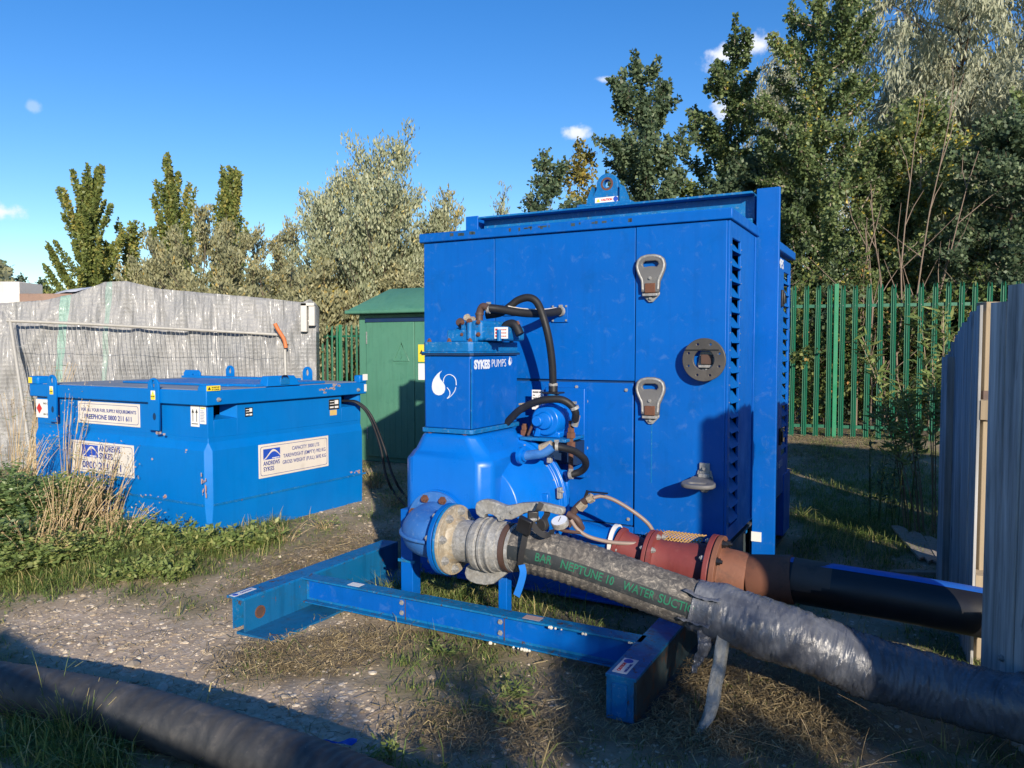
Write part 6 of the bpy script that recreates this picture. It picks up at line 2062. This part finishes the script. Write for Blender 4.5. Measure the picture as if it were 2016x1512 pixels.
# =========================================================================== PLANTS IN THE YARD
def stems_plant(name, label, x, y, seed, mat_leaf, n_st, h, spread, nleaf, leaf, aspect, mat_stem=None, lean=(0, 0), head=0, head_mat=None, cat='plant', group=None, pinnate=False, stem_r=.002, lo=.15):
    rg = np.random.default_rng(seed)
    z0 = terrain(x, y)
    t = thing(name, label, cat, (x, y, z0), 0, group)
    paths, radii = [], []
    ends = []
    for i in range(n_st):
        az = rg.uniform(0, 6.283); rr = spread * rg.random() ** .5; hh = h * rg.uniform(.55, 1.1)
        b0_ = np.array([math.cos(az) * rr * .45, math.sin(az) * rr * .45, 0])
        e_ = np.array([math.cos(az) * rr + lean[0] * hh + rg.normal() * .05, math.sin(az) * rr + lean[1] * hh + rg.normal() * .05, hh])
        c_ = np.array([b0_[0] * .8 + e_[0] * .2, b0_[1] * .8 + e_[1] * .2, hh * .6])
        P_ = np.array([(1 - q) ** 2 * b0_ + 2 * q * (1 - q) * c_ + q * q * e_ for q in np.linspace(0, 1, 7)])
        paths.append(P_); radii.append([stem_r * (1.2 - .7 * q) for q in np.linspace(0, 1, 7)]); ends.append(P_)
    E_ = np.array(ends)
    if nleaf:
        idx = rg.integers(0, n_st, nleaf); q = lo + (1 - lo) * rg.random(nleaf)
        f = q * 6; kk = np.minimum(f.astype(int), 5)
        P_ = E_[idx, kk] + (E_[idx, kk + 1] - E_[idx, kk]) * (f - kk)[:, None]
        D = rg.normal(size=(nleaf, 3)); D[:, 2] = np.abs(D[:, 2]) * .5 + .1
        if pinnate:
            Dn = unit(D); out = []
            step = leaf * .75
            for j in range(5):
                for sgn in (-1, 1):
                    side = unit(np.cross(Dn, np.array([0, 0, 1.0]))) * sgn
                    out.append((P_ + Dn * (step * (j + 1)) + np.array([0, 0, -.15]) * (step * j), side + Dn * .5))
            PP = np.concatenate([a_ for a_, _ in out]); DD = np.concatenate([b_ for _, b_ in out])
            Q = leaves(PP, DD, leaf, aspect, rg, flat=.9); rnd = np.tile(np.clip(rg.beta(2.2, 2.2, nleaf), 0, 1), 10)
        else:
            Q = leaves(P_ + rg.normal(size=(nleaf, 3)) * leaf * .3, D, leaf, aspect, rg, flat=1.0); rnd = np.clip(rg.beta(2.2, 2.2, nleaf), 0, 1)
        o_ = link('foliage', quads_mesh('foliage', Q, mat_leaf, rnd), t); o_['kind'] = 'stuff'
    if head:
        PP, DD = [], []
        for P_ in E_:
            for k in range(head):
                q = rg.uniform(.72, 1.02); f = q * 6; kk = min(int(f), 5)
                PP.append(P_[kk] + (P_[kk + 1] - P_[kk]) * (f - kk) + rg.normal(size=3) * .03); DD.append(rg.normal(size=3) + np.array([0, 0, .6]))
        Q = leaves(np.array(PP), np.array(DD), .02, .4, rg)
        o_ = link('seed_heads', quads_mesh('seed_heads', Q, head_mat, rg.random(len(PP))), t); o_['kind'] = 'stuff'
    sm = plant_wood(paths, radii, 3)
    me = sm.mesh('stems', mat_stem or M_stalk, 0)
    a_ = me.attributes.new('r', 'FLOAT', 'FACE'); a_.data.foreach_set('value', rg.random(len(me.polygons)).astype(np.float32))
    link('stems', me, t)
    return t


# dry grass stalks in front of the tank's left end
for k, (px, py, h, n_, lb) in enumerate([(95, 985, 1.25, 40, 'tall dry straw coloured seeding grass at the left tank end'), (150, 1015, 1.1, 46, 'dry seeding grass clump before the lower white plate'), (205, 1040, .7, 40, 'low clump of dry grass stalks leaning at the tank side'), (50, 960, 1.1, 26, 'reddish dry dock stems by the left picture edge'), (25, 1030, .7, 40, 'dry grass clump in front at the left picture edge'), (130, 1075, .55, 44, 'dry grass clump drooping before the leafy bushes'), (225, 1085, .34, 36, 'short dry grass clump at the foot of the tall stalks'), (80, 1120, .4, 36, 'flattened dry grass clump low in the weeds at left')]):
    p = gnd(px, py)
    stems_plant('dry_grass', lb, p.x, p.y, 40 + k, M_grass, n_, h, .26, 60, .12, .05, M_stalk, lean=(.16, .02), head=9, head_mat=(M_straw if k == 3 else M_stalk), cat='dry grass', group='dry grass clumps beside the fuel tank', stem_r=.0038)
# leafy bush at the left edge
for k, (px, py, h, sp2, n_, lb) in enumerate([(20, 1060, .50, .36, 900, 'leafy green vetch bush at the left picture edge'), (110, 1045, .40, .34, 750, 'leafy green bush standing below the dry stalks'), (-30, 1120, .32, .36, 600, 'low green leafy plant at the bottom left edge'), (70, 1130, .2, .32, 420, 'low green leafy plant spreading below the bush')]):
    p = gnd(px, py)
    stems_plant('leafy_bush', lb, p.x, p.y, 60 + k, (M_lbush, M_lweed, M_lbush, M_lweed)[k], 46, h, sp2, n_, .034, .5, M_lweed, pinnate=True, group='green leafy bushes at the left edge', cat='bush', lo=.3)
# weeds along the tank foot
wd = [(235, 1078, .24, .26, 900, .035, 'pale weedy clump below the tank plates'), (300, 1085, .22, .28, 900, .035, 'flowering weed clump at the tank corner, left side'), (365, 1092, .20, .24, 800, .04, 'grey green weed clump just left of tank corner'), (440, 1088, .17, .22, 600, .045, 'broad leaved weed right at the tank corner foot'), (505, 1075, .13, .16, 300, .05, 'broad leaved dock beside the tank base'), (170, 1110, .20, .3, 800, .035, 'yellowing weed clump in the grass before the tank'), (350, 1135, .12, .25, 500, .035, 'low weed patch at the edge of the bare gravel'), (255, 1140, .13, .25, 600, .035, 'low yellow green weed patch above the lit gravel')]
for k, (px, py, h, sp2, n_, lf_, lb) in enumerate(wd):
    p = gnd(px, py)
    stems_plant('weed', lb, p.x, p.y, 80 + k, M_lweed, 26, h, sp2, n_, lf_, .5, M_lweed, cat='weed', group='weeds along the tank foot', lo=.1)
for k, (px, py, h, n_, lb) in enumerate([(560, 1065, .16, 18, 'wispy green weed by the tank base'), (640, 1040, .12, 18, 'small wispy weed near the tank right end'), (770, 995, .16, 40, 'tangled dry grass beside the fuel hoses'), (740, 960, .22, 46, 'tall dry grass between the tank and kiosk')]):
    p = gnd(px, py)
    stems_plant('wispy_weed', lb, p.x, p.y, 95 + k, M_lweed, n_, h, .16, 70, .05, .15, M_stalk, cat='weed', group='wispy weeds near the tank base')
# plants on the open ground
gp = [(870, 1280, .05, .10, 70, .04, 'small silvery weed on the turf behind the cross beam'), (1000, 1370, .06, .11, 90, .035, 'small green weed in front of the cross beam'), (1010, 1420, .05, .1, 80, .035, 'dark green weed on bare earth below skid'), (750, 1500, .06, .1, 90, .04, 'small weed at the bottom edge centre'), (885, 1180, .18, .10, 60, .03, 'thin upright weed under the suction hose')]
for k, (px, py, h, sp2, n_, lf_, lb) in enumerate(gp):
    p = gnd(px, py)
    stems_plant('ground_weed', lb, p.x, p.y, 110 + k, M_lweed, 12, h, sp2, n_, lf_, .3, M_lweed, cat='weed', group='small weeds on the open ground')
for k, (px, py, h, n_, sp2, lb) in enumerate([(150, 1470, .20, 90, .16, 'grass tuft growing below the black hose'), (40, 1410, .16, 60, .2, 'grass tuft at the left edge below the hose'), (105, 1440, .30, 5, .05, 'few long grass stems rising past the black hose'), (1640, 1490, .13, 9, .3, 'long dry stems at the bottom right'), (1880, 1500, .2, 14, .35, 'long green stems at the bottom right corner'), (1660, 1300, .34, 3, .08, 'single dry stem leaning behind the wrapped hose')]):
    p = gnd(px, py)
    stems_plant('grass_tuft', lb, p.x, p.y, 130 + k, M_grass, n_, h, sp2, 0, .05, .3, M_grass if k < 3 else M_stalk, cat='grass tuft', group='grass tufts in the foreground', stem_r=.0014)
# ragwort in the shaded strip, buddleia over the hoarding
for k, (px, py, h, lb) in enumerate([(1720, 1030, .85, 'tall dark ragwort with yellow flowers in the shaded strip'), (1770, 1050, .9, 'tall dark ragwort stem nearest the hoarding')]):
    p = gnd(px, py)
    stems_plant('ragwort', lb, p.x, p.y, 150 + k, M_ldark, 6, h, .22, 130, .05, .4, M_lunder, head=7, head_mat=M_yellow, cat='weed', group='ragwort in the shaded strip', stem_r=.004)
bu = stems_plant('buddleia', 'pale leaved buddleia sprays hanging over the far hoarding', 3.42, 6.05, 160, M_lweed, 16, 1.72, .5, 1300, .10, .22, M_stem, lean=(-.05, 0), cat='shrub', stem_r=.006, lo=.5)

# =========================================================================== TREES
def tpos(px, Y): return (px - 1008) / F_PX * Y


def thh(py, Y): return 1.5 + (686 - py) / F_PX * Y


pop = lambda q: (1.0 - .9 * q) ** .9 * (1 if q > .2 else .6 + 2 * q)


def plume_tree(name, label, x, y, h, w, seed, nleaf, mat=None, bark=None, leaf=.105, aspect=.8, pr=.20, steep=1.0, n=46, lead=.30, reach_pow=.55, group=None, base=.04, wood=1.0, down=.9):
    """a leader and many ascending sprays, leaves packed along each one and thinning to its tip"""
    rg = np.random.default_rng(seed)
    t = thing(name, label, 'tree', (x, y, 0), 0, group)
    lines, wt, paths, radii = [], [], [], []

    def line(p0, d, L, r0, wgt):
        q = np.linspace(0, 1, 8)[:, None]
        pts = p0 + d * L * q + np.array([0, 0, 1.0]) * (L * .12 * q * q) + rg.normal(size=(8, 3)).cumsum(0) * .012 * L
        lines.append((pts, r0)); wt.append(wgt * L * r0)
        paths.append(pts); radii.append(list(np.linspace((.035 if wgt > 1 else .014) * wood, .004, 8)))
        return pts
    tr = line(np.array([0, 0, 0.0]), np.array([0, 0, 1.0]), h * .89, lead, 1.1 if lead > .15 else 1.01)
    for i in range(n):
        u = base + .84 * (i / n) + rg.uniform(-.02, .02)
        p0 = np.array([np.interp(u, np.linspace(0, 1, 8), tr[:, k]) for k in range(3)])
        az = i * 2.4 + rg.uniform(-.4, .4)
        reach = w * (1 - u) ** reach_pow * rg.uniform(.5, 1.05)
        if steep >= 1:
            L = min(h * rg.uniform(.22, .42) * (1.05 - u * .5), (h * 1.02 - p0[2]) * .95)
            d = np.array([math.cos(az) * reach / L, math.sin(az) * reach / L, 1.0])
        else:
            L = reach * 1.15 + .25
            d = np.array([math.cos(az), math.sin(az), steep * rg.uniform(.5, 1.5)])
        d /= np.linalg.norm(d)
        line(p0, d, L, pr * rg.uniform(.7, 1.25), 1.0)
        if steep < 1:
            for j in range(3):
                q0 = lines[-1 - j][0][3 + j]
                d2 = unit(d + rg.normal(size=3) * .55 + np.array([0, 0, .35]))
                line(q0, d2, L * rg.uniform(.35, .55), pr * .8, 1.0)
    wt = np.array(wt); idx = rg.choice(len(lines), nleaf, p=wt / wt.sum())
    q = rg.random(nleaf) ** .9
    LP_ = np.array([l[0] for l in lines]); LR = np.array([l[1] for l in lines])
    f = q * 7; kk = np.minimum(f.astype(int), 6)
    P = LP_[idx, kk] + (LP_[idx, kk + 1] - LP_[idx, kk]) * (f - kk)[:, None]
    off = unit(rg.normal(size=(nleaf, 3))) * (rg.random(nleaf) ** .6 * LR[idx] * (1.1 - .85 * q))[:, None]
    off[:, 2] *= 1.6 if steep >= 1 else 1.0
    P = P + off
    kz = h / np.percentile(P[:, 2], 99.97)
    P[:, 2] *= kz
    for w_ in paths: w_[:, 2] *= kz
    D = unit(off) + np.array([0, 0, down]) + rg.normal(size=(nleaf, 3)) * .6
    rnd = np.clip(rg.beta(2.2, 2.4, nleaf) + rg.normal(size=len(lines))[idx] * .13, 0, 1)
    o_ = link('crown', quads_mesh('crown', leaves(P, D, leaf, aspect, rg), mat or M_lpoplar, rnd), t); o_['kind'] = 'stuff'
    plant_wood(paths, radii, 4).build('trunk', bark or M_bark, t, smooth=80)


for k, (px, top, Y, w, nl, lb) in enumerate([(187, 328, 26, 2.0, 34000, 'broad poplar with bushy sides, leftmost of the three tall poplars'), (337, 312, 27, 1.4, 26000, 'middle of the three tall poplars, with the highest spire'), (452, 340, 27.5, 1.2, 20000, 'slim poplar, rightmost of the three tall poplars'), (255, 440, 27, 1.0, 10000, 'short poplar filling in behind the leftmost tall poplar')]):
    plume_tree('poplar_tree', lb, tpos(px, Y), Y, thh(top, Y), w, 200 + k, nl, group='poplars on the left skyline')
bushy = lambda q: (math.sin(math.pi * min(1, .15 + q * .8))) ** .6
for k, (px, top, Y, w, nl, mt, lb) in enumerate([(300, 470, 25, 1.7, 9000, M_lsallow, 'yellowish shrubby sallow between the first two poplars'), (420, 415, 23, 2.0, 13000, M_lsallow, 'grey green sallow in front of the slim poplar'), (500, 520, 22, 1.6, 9000, M_lsallow, 'low grey sallow left of the silver willow'), (560, 440, 25, 1.3, 8000, M_lsallow, 'narrow pointed sallow beside the silver willow'), (120, 560, 24, 1.3, 5000, M_lpoplar, 'low bushy tree behind the wrap at left'),
                                            (640, 520, 19.5, 1.7, 10000, M_lsallow, 'spreading sallow below the silver willow'), (860, 375, 22, 1.5, 7000, M_lsallow, 'thin sallow leaning out right of the silver willow'), (790, 520, 20.5, 1.6, 9000, M_lsallow, 'bushy sallow behind the green kiosk')]):
    tree('sallow_tree', lb, tpos(px, Y), Y, thh(top, Y), w, 220 + k, mt, M_bark, 'sallows along the left skyline', nleaf=nl, leaf=.11, aspect=.42, nb=40, up=.75, prof=bushy, twig=.65, nt=6, cluster=.07, base=.05, stems=4, grow=1.1, leafdir='up')
tree('silver_willow', 'large silvery willow above the green kiosk', tpos(725, 21), 21, thh(278, 21), 2.35, 240, M_lsilver, M_bark, None, nleaf=30000, leaf=.11, aspect=.36, nb=80, up=.85, prof=lambda q: (1 - .62 * q ** 1.5) * (1 if q > .15 else .8), twig=.8, nt=6, cluster=.12, base=.05, stems=4, leafdir='up', grow=1.15)
for k, (px, top, w) in enumerate([(650, 345, 1.3), (805, 372, 1.3), (865, 400, 1.1)]):
    tree('silver_willow', ['silvery willow shoulder tree left of the large one', 'silvery willow shoulder tree right of the large one', 'thin silvery willow touching the blue canopy edge'][k], tpos(px, 21.5), 21.5, thh(top, 21.5), w, 243 + k, M_lsilver, M_bark, None, nleaf=9000, leaf=.11, aspect=.36, nb=44, up=.8, prof=lambda q: 1 - .6 * q ** 1.5, twig=.7, nt=5, cluster=.1, base=.05, stems=3, leafdir='up')
for k, (px, top, Y, w) in enumerate([(14, 512, 48, .8), (48, 540, 50, 1.6), (92, 548, 52, .9), (-40, 530, 50, 1.5)]):
    tree('distant_tree', ['slender distant tree at the far left edge', 'distant tree pair above the pale box', 'distant low tree beside the wrap', 'distant tree just outside the left edge'][k], tpos(px, Y), Y, thh(top, Y), w, 250 + k, M_ldark, M_bark, 'distant trees at far left', nleaf=1600, leaf=.2, aspect=.6, nb=18, up=.8, prof=pop, twig=.7, nt=4, cluster=.12, base=.3)

# behind the right hand fence
bir = lambda q: math.sin(math.pi * min(1, .1 + q * .86)) ** .55 * (1.05 - .45 * q)
plume_tree('alder_tree', 'dark leafy tree rising behind the lifting eye', tpos(1262, 14.5), 14.5, thh(112, 14.5), 2.1, 261, 46000, M_ldark, M_bark, leaf=.078, aspect=.75, pr=.22, steep=.75, n=46, lead=.22, reach_pow=.75, base=.1, down=.0)
plume_tree('birch_tree', 'slender pointed birch behind the canopy, right of the dark tree', tpos(1375, 15.5), 15.5, thh(60, 15.5), 1.75, 262, 40000, M_lbirch, M_birchbark, leaf=.072, aspect=.8, pr=.18, steep=.85, n=46, lead=.18, reach_pow=.8, base=.1, down=-.2)
plume_tree('birch_tree', 'large leafy birch in front, right of the lifting post', tpos(1625, 13.2), 13.2, thh(-8, 13.2), 1.75, 263, 62000, M_lbirch, M_birchbark, leaf=.062, aspect=.8, pr=.20, steep=.6, n=58, lead=.18, reach_pow=.4, base=.16, wood=1.5, down=-.3)
tree('birch_tree', 'yellowing birch between the large birch and the right edge', tpos(1800, 13.6), 13.6, thh(190, 13.6), 1.35, 264, M_lbirch, M_birchbark, None, nleaf=17000, leaf=.06, aspect=.8, nb=50, up=.55, prof=bir, twig=.5, nt=7, cluster=.05, base=.28, trunk_r=.055, bright=.16)
tree('weeping_willow', 'tall pale silvery weeping willow at top right', tpos(1850, 18.0), 18.0, thh(-60, 18.0), 3.1, 265, M_lpale, M_bark, None, nleaf=80000, leaf=.15, aspect=.22, nb=150, up=.75, prof=lambda q: math.sin(math.pi * min(1, .1 + q * .8)) ** .5, droop=.55, twig=1.1, nt=6, cluster=.10, base=.3, trunk_r=.12, leafdir='down', stems=2, bright=.08)
tree('weeping_willow', 'pale willow spray showing left of the large birch', tpos(1560, 17.5), 17.5, thh(90, 17.5), 1.0, 266, M_lpale, M_bark, None, nleaf=9000, leaf=.12, aspect=.2, nb=36, up=.6, droop=.5, twig=.9, nt=6, cluster=.06, base=.55, trunk_r=.06, leafdir='down', lean=(-.5, 0))
tree('birch_tree', 'low leafy birch below the pale willow, behind bare stems', tpos(1730, 14.3), 14.3, thh(255, 14.3), 1.25, 280, M_lbirch, M_birchbark, None, nleaf=16000, leaf=.06, aspect=.8, nb=60, up=.5, prof=bir, twig=.5, nt=7, cluster=.06, base=.15, trunk_r=.05, grow=1.0, bright=.08)
tree('dark_tree', 'dark leafy tree at the right edge above the hoarding', tpos(1975, 11.9), 11.9, thh(215, 11.9), 1.25, 267, M_ldark, M_bark, None, nleaf=16000, leaf=.065, aspect=.75, nb=54, up=.45, prof=bir, twig=.5, nt=7, cluster=.05, base=.3, trunk_r=.06)
tree('dark_tree', 'tall leafy tree beyond the right picture edge', tpos(2120, 14), 14, thh(40, 14), 1.9, 268, M_lbirch, M_bark, None, nleaf=14000, leaf=.075, aspect=.75, nb=54, up=.5, prof=bir, twig=.5, nt=7, cluster=.05, base=.2, trunk_r=.08)
tree('dark_tree', 'dark leafy tree low behind canopy and right of the birch', tpos(1480, 14.2), 14.2, thh(285, 14.2), 1.5, 269, M_ldark, M_bark, None, nleaf=24000, leaf=.07, aspect=.75, nb=80, up=.5, prof=bir, twig=.45, nt=7, cluster=.05, base=.1, trunk_r=.05)
tree('small_tree', 'small dark sapling with loose sprays left of lifting eye', tpos(1095, 13.5), 13.5, thh(300, 13.5), .65, 270, M_ldark, M_bark, None, nleaf=5200, leaf=.07, aspect=.7, nb=28, up=.5, twig=.35, nt=5, cluster=.05, base=.2, trunk_r=.03, lean=(-.2, 0))
tree('small_tree', 'yellowing sapling just left of the dark tree', tpos(1135, 14.8), 14.8, thh(290, 14.8), .55, 271, M_lgold, M_bark, None, nleaf=2600, leaf=.07, aspect=.7, nb=22, up=.7, twig=.35, nt=5, cluster=.05, base=.3, trunk_r=.03)
for k, (px, top, Y) in enumerate([(1035, 345, 14), (985, 372, 14.5), (1065, 330, 14.2)]):
    tree('silver_shrub', ['sparse silvery shrub tips above the canopy centre', 'lowest sparse silvery shrub tips above canopy', 'sparse silvery shrub tips nearest the sapling'][k], tpos(px, Y), Y, thh(top, Y), .5, 275 + k, M_lsilver, M_bark, 'silvery shrub tips over the canopy', nleaf=1700, leaf=.07, aspect=.3, nb=18, up=1.0, twig=.4, nt=5, cluster=.04, base=.4, trunk_r=.015, leafdir='up', cat='shrub', stems=3)

# undergrowth behind the palisade
random.seed(77)
for k in range(9):
    px = 1560 + k * 62; Y = 12.1 + (k % 3) * .7
    tree('undergrowth_bush', ['dark bramble bush behind the fence beside the canopy', 'reddening bush behind the fence, second from canopy', 'leafy bush behind the pale green fence post', 'dark bush behind the fence, right of its post', 'dense bush behind the middle of the right fence', 'dark bush behind the fence where buddleia hangs', 'yellowish bush behind the fence near the hoarding', 'dark bush behind the fence above the hoarding', 'dark bush behind fence end at the right edge'][k],
         tpos(px, Y), Y, random.uniform(2.1, 2.9), 1.0, 300 + k, [M_lunder, M_ldark, M_lbirch][k % 3], M_bark, 'bushes behind the right fence', nleaf=6500, leaf=.06, aspect=.7, nb=30, up=.6, prof=lambda q: .95, twig=.5, nt=6, cluster=.07, base=.02, trunk_r=.018, stems=4, cat='bush', z0=.15)
for k in range(7):
    px = 540 + k * 48; Y = 20.5 + (k % 2) * .8
    tree('hedge_bush', ['sallow hedge bush behind the wrap end', 'sallow hedge bush over the wrap corner', 'tawny hedge bush behind the left palisade', 'yellow green hedge bush behind the left palisade', 'tawny hedge bush left of the kiosk', 'sallow hedge bush behind kiosk roof', 'sallow hedge bush between kiosk and canopy'][k],
         tpos(px, Y), Y, random.uniform(2.8, 3.8), 1.1, 330 + k, [M_lsallow, M_lgold, M_lsallow][k % 3], M_bark, 'hedge bushes behind the left fence', nleaf=6500, leaf=.09, aspect=.5, nb=30, up=.7, prof=lambda q: .95, twig=.55, nt=6, cluster=.08, base=.02, trunk_r=.02, stems=4, cat='bush')
for k, (bx_, by_, bh_) in enumerate(BEHIND):  # unseen shrubs added to dapple the foreground with shade
    tree('added_shade_shrub', ['added shade shrub behind the viewer, next to the boards', 'second added shade shrub behind the viewer from the boards', 'third added shade shrub behind the viewer from the boards', 'tallest added shade shrub behind the viewer at far right'][k], bx_, by_, bh_, .7, 360 + k, M_ldark, M_bark, 'added shade shrubs behind the viewer', nleaf=9000, leaf=.055, aspect=.7, nb=30, up=.7, prof=lambda q: 1.0 - .35 * q, twig=.4, nt=6, cluster=.06, base=.02, trunk_r=.015, stems=4, cat='shrub')
# bare pole stems seen through the palisade
for k, (px, h, ln) in enumerate([(1765, 5.2, .1), (1742, 3.9, -.15), (1790, 5.6, .25), (1718, 3.2, -.1), (1830, 4.4, .3), (1690, 3.4, .05), (1905, 3.0, .35)]):
    Y = 11.55 + .12 * (k % 3)
    t = thing('bare_sapling', ['tall pale bare stem behind the fence centre', 'leaning pale bare stem left of the tallest', 'tallest pale bare stem leaning right behind fence', 'short pale bare stem behind the fence', 'pale bare stem leaning right near the buddleia', 'pale bare stem nearest the fence post', 'pale forked trunk leaning right above the hoarding'][k], 'sapling', (tpos(px, Y), Y, .1), 0, 'bare stems behind the right fence')
    rg = np.random.default_rng(400 + k)
    P_ = [np.array([ln * q * q * h * .5 + rg.normal() * .02, rg.normal() * .02, h * q]) for q in np.linspace(0, 1, 9)]
    pths, rds = [np.array(P_)], [[.016 * (1.1 - .8 * q) * (1.6 if k == 6 else 1) for q in np.linspace(0, 1, 9)]]
    for j in range(9):
        s_ = P_[2 + j % 6]; e_ = s_ + np.array([rg.normal() * .3, rg.normal() * .2, rg.uniform(.4, 1.0)])
        pths.append(np.array([s_, (s_ + e_) / 2 + rg.normal(size=3) * .03, e_])); rds.append([.008, .006, .003])
    plant_wood(pths, rds, 6).build('stem', M_polebark, t, smooth=70)

# far wooded belt closing the horizon
rgf = np.random.default_rng(500)
nF = 60000
ang = rgf.uniform(-1.0, 1.0, nF)
rad = rgf.uniform(26, 44, nF)
topz = 3.0 + 1.3 * np.sin(ang * 17) + .8 * np.sin(ang * 41 + 1)
P_ = np.stack([rad * np.sin(ang), rad * np.cos(ang), topz * rgf.random(nF) ** .8 * rad / 34], 1)
Q = leaves(P_, rgf.normal(size=(nF, 3)), .32, .7, rgf)
fo = link('woodland', quads_mesh('woodland', Q, M_lsallow, np.clip(rgf.beta(2, 3, nF), 0, 1)))
tag(fo, 'low belt of scrub woodland along the horizon', 'woodland', kind='stuff')
